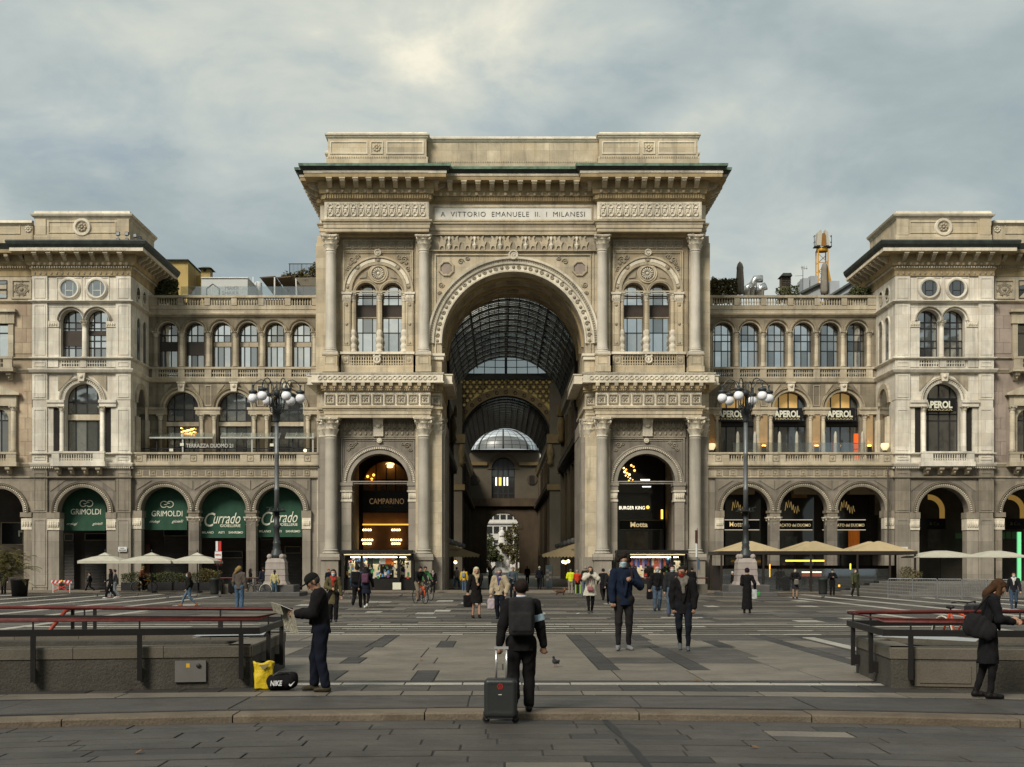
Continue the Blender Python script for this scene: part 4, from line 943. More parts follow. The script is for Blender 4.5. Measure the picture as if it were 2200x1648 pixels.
 for c in(345, 662):
  m=M();m.lathe([(.18, 0), (.18, .1), (.145, .14), (.13, zu(903)-zg(998))], xu(c), YU-.12, 14, zg(998));m.build('twin_column', S_WING, b, True)
  link('twin_column_capital', TW_CAP, b, (mxx(xu(c)), YU-.12, zu(903)))
  m=M();q0, q1=(319, 357) if c<400 else(652, 699);m.box(xu(q0), xu(q1), YU-.22, YU+.3, zu(890.8), zu(881));m.box(xu(q0), xu(q1), YU-.30, YU+.32, zu(880.9), zu(876));m.build('impost_entablature', S_WING, b)
 for c in(447.3, 560):
  m=M();panel_frame(m, xu(c-7), xu(c+7), zu(872), zu(828), YU, .05, .05);m.build('wall_panel', S_WING, b)
 P=[(xu(318), YU), (xu(700), YU)]
 m=M();m.sweep(P, [(-.3, zu(822)), (.10, zu(822)), (.14, zu(820)), (.20, zu(812)), (.16, zu(811)), (-.3, zu(811))]);m.build('string_course', S_WING, b)
 r3=xu(21)-xu(0);zs3=zu(714);c3=[361.5+57.3*k for k in range(6)]
 m=M();m.prism(archpoly(xu(318), xu(700), zu(811), zu(676), [(xu(c), r3, zs3) for c in c3]), YU, YU+.7);m.build('upper_wall', S_WALLW, b)
 for k, c in enumerate(c3):
  cx=xu(c);arch_dress(b, cx, r3, zs3, YU, S_WING, .24, False, 22)
  yg=YU+.55
  if side==0:wn=window(b, cx-r3, cx+r3, zu(811), zs3, yg, [cx-r3*.52, cx+r3*.1, cx+r3*.78], [zu(742), zu(733), zu(718)], True, .075, GL_SKY if k>1 else GL_MID)
  else:wn=window(b, cx-r3, cx+r3, zu(811), zs3, yg, [cx-r3*.62, cx+r3*.05, cx+r3*.72], [zu(752), zu(731), zu(717)], True, .06, GL_MID if k<2 else GL_SKY)
  if side==0:
   zbr=zu(752 if k==0 else 761) if k<2 else zu(743)
   m=M();m.box(cx-r3+.04, cx+r3-.04, yg-.08, yg-.012, zbr, zu(733.5));m.build('roller_blind' if k<2 else 'window_spandrel', BROWN if k<2 else S_WING, wn)
 cc3=[(c3[k]+c3[k+1])/2 for k in range(5)]
 for c in cc3+[c3[0]-27, c3[5]+27]:
  cx=xu(c);m=M();m.lathe([(.22, 0), (.22, .09), (.165, .13), (.145, zu(724)-zu(788.5))], cx, YU+.06, 14, zu(788.5));m.build('window_column', S_WING, b, True)
  link('window_capital', WIN_CAP, b, (mxx(cx), YU+.06, zu(724)))
  m=M();m.box(cx-.24, cx+.24, YU-.14, YU+.3, zu(811), zu(789));m.build('parapet_pier', S_WING, b)
 m=M();m.box(xu(318), xu(700), YU-.18, YU+.2, zu(793.2), zu(789));m.build('parapet_rail', S_WING, b)
 for k, c in enumerate(c3):pierced(b, xu(c-21.5), xu(c+21.5), zu(811), zu(793.3), YU-.08, S_WING)
 m=M();m.sweep(P, [(-.4, zu(681)), (.05, zu(681)), (.10, zu(679)), (.26, zu(677.5)), (.30, zu(675)), (.02, zu(674)), (.0, zu(665)), (-.4, zu(665))]);m.build('cornice', S_WING, b)
 n=6
 for k in range(n):
  q0, q1=318+382*k/n, 318+382*(k+1)/n;m=M();m.box(xu(q0)+.006, xu(q1)-.006, YU-.05, YU+.25, zu(665)+.002, zu(656));m.build('parapet_block', S_WING, b)
 m=M();m.box(xu(318), xu(700), YU-.14, YU+.3, zu(640), zu(635));m.build('parapet_rail', S_WING, b)
 pc=[388+57.6*k for k in range(6)];ed=[318]+pc
 prev=338.5
 for k, c in enumerate(pc):
  m=M();m.box(xu(c-6), xu(c+6), YU-.09, YU+.25, zu(656), zu(640));m.build('parapet_pier', S_WING, b)
  balusters(b, xu(prev), xu(c-6.4), zu(656), zu(640), YU+.06, S_WING);prev=c+6.4
 m=M();m.box(xu(318), xu(338), YU-.09, YU+.25, zu(656), zu(640));m.build('parapet_pier', S_WING, b)
 m=M();m.box(xg(283.5), xg(684), YG+.95, 100, zg(1030), zg(1024));m.build('portico_ceiling', S_LOW, b)
 m=M();m.box(xg(230), xg(700), 99.4, 99.7, 0, zg(1024));m.build('shop_wall', mat('shop_wall_brown', (.075, .062, .05), .8, .3, .8), b)
 for k in range(4):
  m=M();c=292+123*k;m.box(PX(c-7, 99), PX(c+13, 99), 98.6, 99.39, 0, zg(1060));m.build('inner_pier', S_LOW, b)
 m=M();m.box(xu(318), xu(700), YU+1.2, 108, zg(998), zu(660));m.build('body', S_WING, b)
 return b
def pavilion(side):
 YP=92.9;x=lambda p:PX(p, YP);z=lambda p:PZ(p, YP)
 b=thing('corner_pavilion', ['pale stone corner pavilion with two round attic windows, floodlights on its cornice, at left', 'pale stone corner pavilion with two dark round attic windows, at right'][side], 'building', (mxx(x(177)), 97, 0), group='corner pavilions')
 xl, xr=x(70), x(281.5)
 yb=104
 def ringw(cxs, r, z0, z1_, zs):
  m=M();
  return m
 m=M();m.box(xl+.02, xr-.02, YP+.02, yb, z(660), z(580));
 m.build('attic_wall', S_WHITE, b)
 ops=[(x(154), x(24)-x(0), z(689)), (x(209), x(24)-x(0), z(689))]
 m=M();m.prism(archpoly(xl+.3, xr-.3, z(801), z(647), ops), YP+.04, YP+.7);m.build('third_storey_wall', S_WHITE, b)
 ops2=[(x(177), x(37)-x(0), z(860))]
 m=M();m.prism(archpoly(xl+.3, xr-.3, z(1002), z(802), ops2), YP+.04, YP+.8);m.build('nobile_wall', S_WHITE, b)
 ops1=[(x(177.7), x(54)-x(0), z(1101))]
 m=M();m.prism(archpoly(xl+.3, xr-.3, 0, z(1003), ops1), YP+.04, YP+.9);m.build('arcade_wall', S_WALLL, b)
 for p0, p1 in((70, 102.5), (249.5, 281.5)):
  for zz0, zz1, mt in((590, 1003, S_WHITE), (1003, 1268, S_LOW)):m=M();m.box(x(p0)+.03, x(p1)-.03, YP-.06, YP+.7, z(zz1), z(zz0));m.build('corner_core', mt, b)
  for zz0, zz1, mt, pn in((594, 646, S_WHITE, 1), (652, 768, S_WHITE, 2), (802, 859, S_WHITE, 1), (876, 973, S_WHITE, 1), (1012, 1101, S_LOW, 1), (1113, 1262, S_GREY, 1), (774, 793, S_WHITE, 1), (977, 994, S_WHITE, 1)):
   m=M();m.box(x(p0), x(p1), YP-.1, YP+.75, z(zz1)+.004, z(zz0)-.004);q=m.build('corner_pier', mt, b)
   m=M();panel_frame(m, x(p0)+.13, x(p1)-.13, z(zz1)+.16, z(zz0)-.12, YP-.1, .06, .035);m.build('pier_panel', mt, q)
 m=M();m.box(xr-.9, xr, YP+.76, YU+.3, z(1002), z(590));m.build('side_wall', S_WHITE, b)
 m=M();m.box(xr-.9, xr, YP+.76, YU+.3, z(1101), z(1003));m.build('side_wall', S_LOW, b)
 for yy in(94.6, 96.2):
  m=M();cyl=[(yy+.42*math.cos(2*math.pi*k/18), z(620)+.42*math.sin(2*math.pi*k/18)) for k in range(18)]
  cy2=[(yy+.56*math.cos(2*math.pi*k/18), z(620)+.56*math.sin(2*math.pi*k/18)) for k in range(18)]
  m.prismx(cy2, xr, xr+.06);rf=m.build('round_window_frame', S_WHITE, b);m=M();m.prismx(cyl, xr+.061, xr+.07);m.build('pane', GL_DARK, rf)
  pts=[(yy-.5, z(768)), (yy-.5, z(689))]+[(yy-.5*math.cos(math.pi*k/12), z(689)+.5*math.sin(math.pi*k/12)) for k in range(13)]+[(yy+.5, z(768))]
  m=M();m.prismx(pts, xr+.001, xr+.03);m.build('side_window', GL_DARK, b)
  pts2=[(yy-.62, z(768)), (yy-.62, z(689))]+[(yy-.62*math.cos(math.pi*k/12), z(689)+.62*math.sin(math.pi*k/12)) for k in range(13)]+[(yy+.62, z(768)), (yy+.52, z(768))]+[(yy+.52*math.cos(math.pi*k/12), z(689)+.52*math.sin(math.pi*k/12)) for k in range(13)]+[(yy-.52, z(768))]
  m=M();m.prismx(pts2, xr+.001, xr+.1);m.build('side_archivolt', S_WHITE, b)
 yy=95.4
 pts=[(yy-1.1, z(972)), (yy-1.1, z(860))]+[(yy-1.1*math.cos(math.pi*k/12), z(860)+1.1*math.sin(math.pi*k/12)) for k in range(13)]+[(yy+1.1, z(972))]
 m=M();m.prismx(pts, xr+.001, xr+.03);m.build('side_window', GL_DARK, b)
 pts2=[(yy-1.5, z(860))]+[(yy-1.5*math.cos(math.pi*k/12), z(860)+1.5*math.sin(math.pi*k/12)) for k in range(13)]+[(yy+1.12, z(860))]+[(yy+1.12*math.cos(math.pi*k/12), z(860)+1.12*math.sin(math.pi*k/12)) for k in range(13)]
 m=M();m.prismx(pts2, xr+.001, xr+.14);m.build('side_archivolt', S_WING, b)
 for yy in(94.0, 94.5, 96.4, 96.9):
  m=M();m.lathe([(.18, 0), (.15, .15), (.13, z(891)-z(998))], xr+.12, yy, 12, z(998));m.build('side_column', S_WING, b, True)
 SP=[(xl, YP-.1), (xr, YP-.1), (xr, YU)]
 SP=[(xl, yb), (xl, YP-.1), (xr, YP-.1), (xr, YU)]
 for z0_, z1_, o, mt in((651.5, 646, .20, S_WHITE), (772.5, 768, .18, S_WHITE), (802, 793, .24, S_WHITE), (1003, 994.5, .18, S_WHITE), (977, 973, .14, S_WHITE), (1027.5, 1024, .12, S_LOW)):
  m=M();m.sweep(SP, [(-.15, z(z0_)), (.04, z(z0_)), (o*.6, z(z0_)+.06), (o, z(z1_)-.07), (o, z(z1_)), (-.15, z(z1_))]);m.build('string_course', mt, b)
 m=M();dentils(m, SP, .03, .13, z(1006.5), z(1003.3), .14, .5);m.build('dentil_band', S_WHITE, b, kind='stuff')
 for c in(149, 208):
  cx, cz=x(c), z(620)
  m=M();m.ring(cx, cz, [(x(17)-x(0), YP-.02), (x(18)-x(0), YP-.16), (x(21)-x(0), YP-.18), (x(24.5)-x(0), YP-.06), (x(24.5)-x(0), YP+.03), (x(17)-x(0), YP+.03)], 0, 360, 32);rf=m.build('round_window_frame', S_WHITE, b, autos=40)
  r_=x(17)-x(0);m=M();m.disc(cx, cz, r_, YP-.015, YP+.018, 28);m.build('pane', GL_MID if side==0 else GL_DARK, rf)
  FW=mat('frame_white', (.5, .52, .48), .6)
  m=M();m.box(cx-r_*.52, cx-r_*.44, YP-.04, YP-.016, cz-r_*.85, cz+r_*.85);m.box(cx+r_*.44, cx+r_*.52, YP-.04, YP-.016, cz-r_*.85, cz+r_*.85);m.box(cx-r_*.43, cx+r_*.43, YP-.04, YP-.016, cz-r_*.28, cz-r_*.2);m.build('glazing_bar', FW if side==0 else FRAME, rf)
  m=M();panel_frame(m, cx-x(27)+x(0), cx+x(27)-x(0), z(646), z(595.5), YP+.02, .05, .05);m.build('wall_panel', S_WHITE, b)
 for c in(154, 209):
  cx, r_=x(c), x(24)-x(0);arch_dress(b, cx, r_, z(689), YP+.04, S_WHITE, .20, False, 22)
  gl=GL_SKY if(side==0 and c>200) else GL_MID
  wn=window(b, cx-r_, cx+r_, z(801), z(689), YP+.6, [cx-r_*.5, cx+r_*.1, cx+r_*.72], [z(745), z(730), z(703), z(690)], True, .08, gl)
  if side==0:m=M();m.box(cx-r_+.04, cx+r_-.04, YP+.5, YP+.588, z(741 if c<200 else 718), z(708));m.build('roller_blind', BROWN, wn)
  pierced(b, x(c-21.5), x(c+21.5), z(789), z(773), YP-.06, S_WHITE)
 m=M();m.lathe([(.22, 0), (.22, .09), (.17, .13), (.155, z(702)-z(768))], x(180.5), YP+.1, 14, z(768));m.build('window_column', S_WHITE, b, True)
 link('window_capital', WIN_CAP, b, (mxx(x(180.5)), YP+.1, z(702)))
 for p0, p1 in((104, 126.5), (228.5, 249)):
  m=M();m.box(x(p0), x(p1), YP-.02, YP+.6, z(768)+.003, z(703));m.build('jamb_pier', S_WHITE, b)
  m=M();m.box(x(p0)-.01, x(p1)+.04, YP-.08, YP+.6, z(702.8), z(690))
  for k in range(4):m.sphere((x(p0)+.1+k*.16, YP-.08, z(697)), .08, 6, 4, (1, .9, 1.5))
  m.build('jamb_capital', S_CAP, b)
 m=M();m.box(x(104), x(249), YP-.02, YP+.55, z(793)-.003, z(789));m.build('parapet_base', S_WHITE, b)
 for p0, p1 in((104, 125.5), (172, 185.5), (229, 249)):m=M();m.box(x(p0), x(p1), YP-.08, YP+.5, z(788.9), z(772.8));m.build('parapet_pier', S_WHITE, b)
 m=M();m.box(x(125), x(240), YP+.85, YP+1.05, z(1002), z(650));m.build('room_back', DARKIN, b)
 cx, r_=x(177), x(37)-x(0);arch_dress(b, cx, r_, z(860), YP+.04, S_WHITE, .42, True, 32)
 m=M();m.prism([(cx-.2, z(820)), (cx+.2, z(820)), (cx+.28, z(803)), (cx-.28, z(803))], YP-.32, YP+.05);m.sphere((cx, YP-.3, z(810)), .14, 8, 5);m.build('keystone', S_CAP, b)
 wn=window(b, cx-r_, cx+r_, z(1002), z(860), YP+.65, [cx-r_*.55, cx+r_*.1, cx+r_*.72], [z(902), z(888), z(862)], True, .09, GL_MID if side==0 else GL_DARK)
 if side==0:m=M();m.box(cx-r_+.03, cx+r_-.03, YP+.5, YP+.64, z(901), z(889));m.build('window_beam', S_WING, wn)
 for q in(-1, 1):
  m=M();m.prism([(x(177+q*52), z(806)), (x(177+q*20), z(806)), (x(177+q*52), z(840))][::(1 if q<0 else -1)], YP-.03, YP+.05);m.build('spandrel_relief', S_CARVE, b)
  c=177+q*43.5;m=M();m.lathe([(.2, 0), (.2, .12), (.15, .16), (.135, z(886)-z(973))], x(c), YP-.08, 14, z(973));m.build('window_column', S_WHITE, b, True)
  tc_=link('twin_column_capital', TW_CAP, b, (mxx(x(c)), YP-.08, z(886)));
  m=M();s0, s1=sorted((177+q*37.5, 177+q*74));m.box(x(s0), x(s1), YP-.2, YP+.55, z(874.6), z(866));m.box(x(s0)-.04, x(s1), YP-.28, YP+.56, z(865.9), z(860));m.build('impost_entablature', S_WHITE, b)
  s0, s1=sorted((177+q*49, 177+q*61));m=M();m.box(x(s0), x(s1), YP+.02, YP+.045, z(973), z(876));m.build('niche', DARKIN, b)
  s0, s1=sorted((177+q*62, 177+q*73));m=M();m.box(x(s0), x(s1), YP-.04, YP+.045, z(973), z(876));m.build('jamb_strip', S_WHITE, b)
 m=M();m.box(x(116), x(232), YP-.75, YP, z(1003), z(993.5));m.build('balcony_slab', S_WHITE, b)
 m=M();m.box(x(117), x(231), YP-.72, YP-.42, z(975.5), z(971.5));m.build('parapet_rail', S_WHITE, b)
 pierced(b, x(134), x(206), z(993.4), z(975.6), YP-.66, S_WHITE, rows=1)
 for p0, p1 in((118, 133.9), (206.1, 230)):m=M();m.box(x(p0), x(p1), YP-.7, YP-.45, z(993.4), z(975.6));m.build('parapet_pier', S_WHITE, b)
 for p in(128, 157, 186, 215):link('balcony_bracket', CONS, b, (mxx(x(p)), YP+.02, z(1020)))
 cx, r_=x(177.7), x(54)-x(0);arch_dress(b, cx, r_, z(1101), YP+.04, S_LOW, .42, True, 36)
 for p0, p1 in((103, 127), (229.5, 249)):
  m=M();m.box(x(p0), x(p1), YP-.03, YP+.9, 0, z(1139));m.build('arcade_pilaster', S_GREY, b)
  m=M();m.box(x(p0)-.02, x(p1)+.04, YP-.1, YP+.92, z(1138.9), z(1114))
  for k in range(5):m.sphere((x(p0)+.08+k*(x(p1)-x(p0)-.14)/4, YP-.1, z(1127)), .11, 6, 4, (1, .9, 2.1))
  m.build('pilaster_capital', S_CAP, b)
  m=M();m.box(x(p0)-.05, x(p1)+.07, YP-.14, YP+.95, z(1113.9), z(1101));m.build('impost', S_LOW, b)
 for q in(-1, 1):
  m=M();m.prism([(x(177.7+q*70), z(1031)), (x(177.7+q*36), z(1031)), (x(177.7+q*70), z(1056))][::(1 if q<0 else -1)], YP, YP+.05);m.build('spandrel_panel', S_LOW, b)
 m=M();m.box(xl, xr, YP+.95, 99.5, z(1030), z(1024));m.build('portico_ceiling', S_LOW, b)
 EP=[(xl-.02, yb), (xl-.02, YP-.08), (xr, YP-.08), (xr, 101.5)]
 zA=z(583)
 m=M();m.sweep(EP, [(-.3, z(594)), (.0, z(594)), (.03, z(593)), (.03, zA), (.10, z(579)), (.12, z(577.5)), (.12, z(573)), (.26, z(571.5)), (.34, z(565.5)), (.38, z(564)), (.40, z(549.5)), (1.1, z(549)), (1.12, z(548)), (-.3, z(548))]);co=m.build('cornice', S_OCHRE, b)
 m=M();dentils(m, EP, .11, .22, z(577), z(573.5), .17, .5);m.build('dentil_band', S_WHITE, co, kind='stuff')
 m=M()
 for k in range(18):m.sphere((x(76)+(x(276)-x(76))*k/17, YP-.12, z(588)), .09, 6, 4, (1, .5, 1.3))
 m.build('frieze_studs', S_CARVE, co, True, kind='stuff')
 m=M();m.sweep(EP, [(.2, z(548)+.002), (1.16, z(548)+.002), (1.16, z(540)), (.2, z(540))]);fa=m.build('cornice_fascia', S_PANEL, b)
 m=M();dentils(m, EP, 1.15, 1.19, z(547), z(541.5), .09, .5);m.build('fascia_teeth', S_PANEL, fa, kind='stuff')
 m=M();m.sweep(EP, [(.1, z(540)+.002), (1.2, z(540)+.002), (1.34, z(534)), (1.4, z(528)), (1.36, z(525.5)), (.4, z(523)), (.1, z(522))]);m.build('gutter', LEAD, b)
 mm=M(True);h_=z(549.5)-z(564);mm.prismx([(0, 0), (-.08, .02), (-.26, .14), (-.56, .26), (-.64, .32), (-.66, h_), (0, h_)], -.13, .13);mm.box(-.17, .17, -.70, 0, h_-.08, h_);MD=mm.me('modillion', S_WING)
 along(EP[1:], .98, .40, lambda x_, y_, a:link('modillion', MD, co, (mxx(x_), y_, z(564)), (0, 0, a if not MIR else -a)))
 along(EP[1:3], .40, .31, lambda x_, y_, a:link('egg', EGG, co, (mxx(x_), y_, z(568.5)), (0, 0, a)))
 ya=YP+.9;X0, X1=PX(75, ya), PX(278, ya);zz_=lambda p:PZ(p, ya)
 m=M();m.box(X0, X1, ya, 100.5, zz_(527), zz_(462));at=m.build('attic_block', S_CREAM, b)
 AP=[(X0, 100.5), (X0, ya), (X1, ya), (X1, 100.5)]
 m=M();m.sweep(AP, [(-.5, zz_(471)), (.02, zz_(471)), (.08, zz_(468)), (.22, zz_(465)), (.28, zz_(461)), (.06, zz_(458.5)), (.02, zz_(453.5)), (-.5, zz_(453))]);m.build('attic_cap', S_PANEL, b)
 m=M();m.sweep(AP, [(-.1, zz_(527)), (.06, zz_(527)), (.06, zz_(505)), (-.1, zz_(505))]);m.build('attic_plinth', S_CREAM, b)
 for p0, p1 in((75.5, 99), (252, 277.5)):m=M();m.box(PX(p0, ya), PX(p1, ya), ya-.08, ya+.01, zz_(505)+.002, zz_(471));m.build('attic_pier', S_CREAM, at)
 m=M();panel_frame(m, PX(104, ya), PX(249, ya), zz_(501), zz_(476), ya, .06, .05);m.build('attic_panel', S_CREAM, at)
 m=M();rx, rz=PX(176.5, ya), zz_(488.5);m.ring(rx, rz, [(.40, ya-.03), (.46, ya-.12), (.60, ya-.12), (.66, ya-.02), (.66, ya+.01), (.40, ya+.01)], 0, 360, 24);rf=m.build('rosette_frame', S_PANEL, at)
 link('rosette', rosette_mesh('rosette', .38, S_CARVE, 8, .09), rf, (mxx(rx), ya-.03, rz))
 return b
def palace(side):
 """the long neighbouring front that leaves the picture at its edge"""
 YP=93.3;x=lambda p:PX(p, YP);z=lambda p:PZ(p, YP)
 b=thing('palace_building', ['warm brown stone front with pedimented windows at the left edge', 'reddish stone front with pedimented windows at the right edge'][side], 'building', (mxx(x(0)), 97, 0), group='neighbouring palace fronts')
 ST=S_WARM if side==0 else S_PINK;TR=S_WING
 xl, xr=x(-110), x(69.5)
 ops3, ops2, ops1=[(x(-5), x(23)-x(0), z(700))], None, [(x(0), x(51)-x(0), z(1101))]
 m=M();m.box(xl, x(-28), YP, YP+.8, z(1003), z(650));m.box(x(24), xr, YP, YP+.8, z(1003), z(650));m.box(x(-28), x(24), YP, YP+.8, z(860), z(795));m.box(x(-28), x(24), YP, YP+.8, z(695), z(650));m.build('wall', ST, b)
 m=M();m.box(xl, xr, YP+.04, YP+.8, z(650), z(580));m.build('attic_wall', TR, b)
 m=M();m.prism(archpoly(xl, xr, 0, z(1003), ops1), YP, YP+.9);m.build('arcade_wall', S_LOW, b)
 arch_dress(b, x(0), x(51)-x(0), z(1101), YP, S_LOW, .40, True, 36)
 zz=655;row_=0
 while zz<1000:
  h=24+(row_%3)*3
  if not(772<zz+h and zz<803):
   a0=31 if zz<800 else(42 if zz>845 else 50)
   q=[a0, a0+(69-a0)*(.45 if row_%2 else .68), 69.3]
   for u0, u1 in zip(q[:-1], q[1:]):
    m=M();m.bbox(x(u0)+.008, x(u1)-.008, YP-.035, YP+.02, z(min(zz+h, 1000))+.008, z(zz)-.008, .006);m.build('ashlar_block', ST, b)
  zz+=h;row_+=1
 m=M();panel_frame(m, x(24), x(67.5), z(642), z(600), YP+.04, .12, .08);pf=m.build('relief_panel', TR, b)
 m=M();rx, rz=x(45.5), z(621)
 for k in range(14):
  a=2*math.pi*k/14;scroll(m, rx+.38*math.cos(a), rz+.34*math.sin(a), .16, YP+.02, .035, 1.2, 1 if k%2 else -1, a)
 m.sphere((rx, YP+.02, rz), .16, 8, 5, (1, .5, 1));m.build('relief_ornament', S_CARVE, pf, True)
 window(b, x(-20), x(15), z(641), z(602), YP-.01, [x(-3)], [z(622)], False, .08, GL_MID if side==0 else GL_DARK)
 m=M();m.box(x(-32), x(37), YP-.45, YP, z(672), z(666));m.box(x(-29), x(33), YP-.25, YP, z(696), z(672.2));m.build('window_cornice', TR, b)
 for q in(-1, 1):
  c0, c1=(19, 30) if q>0 else(-40, -29);m=M();m.box(x(c0), x(c1), YP-.16, YP+.01, z(770), z(696.2));m.build('window_jamb', TR, b)
 window(b, x(-28), x(18.5), z(770), z(696), YP+.2, [x(-5)], [z(715)], False, .09, GL_SKY if side==0 else GL_DARK)
 m=M();m.box(x(-44), x(37), YP-.8, YP, z(801), z(793));m.box(x(-42), x(35), YP-.78, YP-.5, z(774), z(769));m.build('balcony', TR, b)
 pierced(b, x(-40), x(15), z(793), z(774), YP-.72, TR);m=M();m.box(x(15.2), x(34), YP-.75, YP-.52, z(792.9), z(774.1));m.build('parapet_pier', TR, b)
 link('balcony_bracket', CONS, b, (mxx(x(24)), YP+.02, z(818)))
 m=M();m.prism([(x(-52), z(850)), (x(46), z(850)), (x(46), z(846)), (x(-3), z(826)), (x(-52), z(846))], YP-.5, YP);m.build('pediment', TR, b)
 m=M();m.box(x(-44), x(38), YP-.28, YP, z(873), z(850.5));m.build('window_entablature', TR, b)
 for q in(-37, 31):
  m=M();m.lathe([(.24, 0), (.24, .2), (.19, .25), (.18, z(886)-z(973))], x(q), YP-.18, 14, z(973));m.build('window_column', TR, b, True);link('window_capital', WIN_CAP, b, (mxx(x(q)), YP-.18, z(886)))
 m=M();m.prism(archpoly(x(-27), x(24), z(973), z(874), [(x(-2), x(20)-x(0), z(900))]), YP+.02, YP+.5);m.build('window_surround', TR, b)
 window(b, x(-22), x(18), z(973), z(900), YP+.4, [x(-2)], [z(902)], True, .09, GL_MID if side==0 else GL_DARK)
 m=M();m.box(x(-50), x(43), YP-.7, YP, z(1003), z(994));m.box(x(-48), x(42), YP-.68, YP-.4, z(977), z(972.5));m.build('balcony', TR, b)
 pierced(b, x(-48), x(20), z(993.9), z(977), YP-.62, TR, rows=1);m=M();m.box(x(20.2), x(41), YP-.65, YP-.45, z(993.9), z(977.1));m.build('parapet_pier', TR, b)
 for p in(-20, 22):link('balcony_bracket', CONS, b, (mxx(x(p)), YP+.02, z(1020)))
 m=M();m.box(x(52), xr, YP-.1, YP+.7, 0, z(1101));m.build('arcade_pilaster', S_LOW, b)
 m=M();m.box(x(47), xr, YP-.14, YP+.72, z(1138), z(1114))
 for k in range(4):m.sphere((x(50)+k*.18, YP-.14, z(1126)), .1, 6, 4, (1, .9, 2))
 m.build('pilaster_capital', S_CAP, b)
 m=M();m.box(x(45), xr, YP-.18, YP+.9, z(1111), z(1101));m.build('impost', S_LOW, b)
 SP=[(xl, YP), (xr, YP)]
 for z0_, z1_, o in((651.5, 646, .2), (772.5, 768, .16), (802, 793, .2), (1003, 994.5, .16), (1027, 1024, .1)):
  m=M();m.sweep(SP, [(-.15, z(z0_)), (.04, z(z0_)), (o, z(z1_)-.07), (o, z(z1_)), (-.15, z(z1_))]);m.build('string_course', TR, b)
 m=M();m.sweep(SP, [(-.3, z(594)), (.0, z(594)), (.03, z(583)), (.12, z(577)), (.14, z(573)), (.30, z(567)), (.34, z(551)), (1.0, z(550)), (1.02, z(543)), (-.3, z(543))]);co=m.build('cornice', S_OCHRE, b)
 m=M();m.sweep(SP, [(.2, z(543)+.002), (1.0, z(543)+.002), (1.2, z(531)), (.2, z(526))]);m.build('gutter', LEAD, b)
 m=M();dentils(m, SP, .13, .24, z(577), z(573.5), .17, .5);m.build('dentil_band', TR, co, kind='stuff')
 mm=M(True);h_=z(551)-z(565);mm.prismx([(0, 0), (-.26, .14), (-.56, .26), (-.6, h_), (0, h_)], -.13, .13);MD=mm.me('modillion', TR)
 for p in(-30, 1, 22, 53):link('modillion', MD, co, (mxx(x(p)), YP-.33, z(565)))
 ya=YP+1.0
 m=M();m.box(xl, PX(70, ya), ya, 100, PZ(530, ya), PZ(482, ya));at=m.build('attic_block', S_CREAM, b)
 m=M();m.sweep([(xl, ya), (PX(70, ya), ya)], [(-.3, PZ(484, ya)), (.04, PZ(484, ya)), (.2, PZ(480, ya)), (.1, PZ(474, ya)), (-.3, PZ(473, ya))]);m.build('attic_cap', S_PANEL, b)
 link('rosette', rosette_mesh('rosette', .30, S_PANEL, 8, .08), at, (mxx(PX(61, ya)), ya-.02, PZ(492.5, ya)))
 m=M();panel_frame(m, PX(-60, ya), PX(44, ya), PZ(503, ya), PZ(482, ya), ya, .06, .05);m.build('attic_panel', S_CREAM, at)
 m=M();m.box(xl, xr, YP+.9, 99.8, z(1030), z(1024));m.build('portico_ceiling', S_LOW, b)
 m=M();m.box(xl-14, x(260), 99.8, 100.1, 0, z(1024));m.build('shop_wall', mat('shop_wall_brown', (.075, .062, .05), .8, .3, .8), b)
 m=M();m.box(xl-20, xr, YP+.95, 112, z(1003), z(640));m.build('body', ST, b)
 return b
BLD={}
for side, MIR in((0, False), (1, True)):
 BLD['wing', side]=wing(side);BLD['pav', side]=pavilion(side);BLD['pal', side]=palace(side)
MIR=False
# ================================================================ the glass-roofed gallery behind the arch, and what lies beyond it
gal=thing('glass_gallery', 'long dark shopping gallery with an iron and glass barrel vault behind the great arch', 'building', (XC, 150, 0))
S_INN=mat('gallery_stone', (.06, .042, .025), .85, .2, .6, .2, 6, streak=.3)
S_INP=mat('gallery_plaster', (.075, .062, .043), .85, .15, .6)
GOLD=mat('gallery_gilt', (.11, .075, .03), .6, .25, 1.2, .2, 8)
def vglass():
 m=bpy.data.materials.new('vault_glass');m.use_nodes=True;t=m.node_tree;t.nodes.clear()
 o=N(t, 'ShaderNodeOutputMaterial');tr=N(t, 'ShaderNodeBsdfTransparent', inp={'Color':(.80, .80, .70, 1)});d=N(t, 'ShaderNodeBsdfDiffuse', inp={'Color':(.05, .05, .045, 1)})
 g=N(t, 'ShaderNodeNewGeometry');mr=N(t, 'ShaderNodeMapRange', inp={1:0, 2:1, 3:.40, 4:.96});t.links.new(g.outputs['Random Per Island'], mr.inputs[0])
 ms_=N(t, 'ShaderNodeMixShader');t.links.new(mr.outputs[0], ms_.inputs[0]);t.links.new(d.outputs[0], ms_.inputs[1]);t.links.new(tr.outputs[0], ms_.inputs[2]);t.links.new(ms_.outputs[0], o.inputs[0])
 MATS['vault_glass']=m;return m
VG=vglass()
GLD=glassm('glass_dome', (.06, .06, .055), .06, .5, 0, (.9, .95, 1), .5)
GLC=glassm('glass_clear', (.1, .1, .1), .12, .03, 0, (.9, .95, 1), .85)
RV, ZV=7.4, 21.2
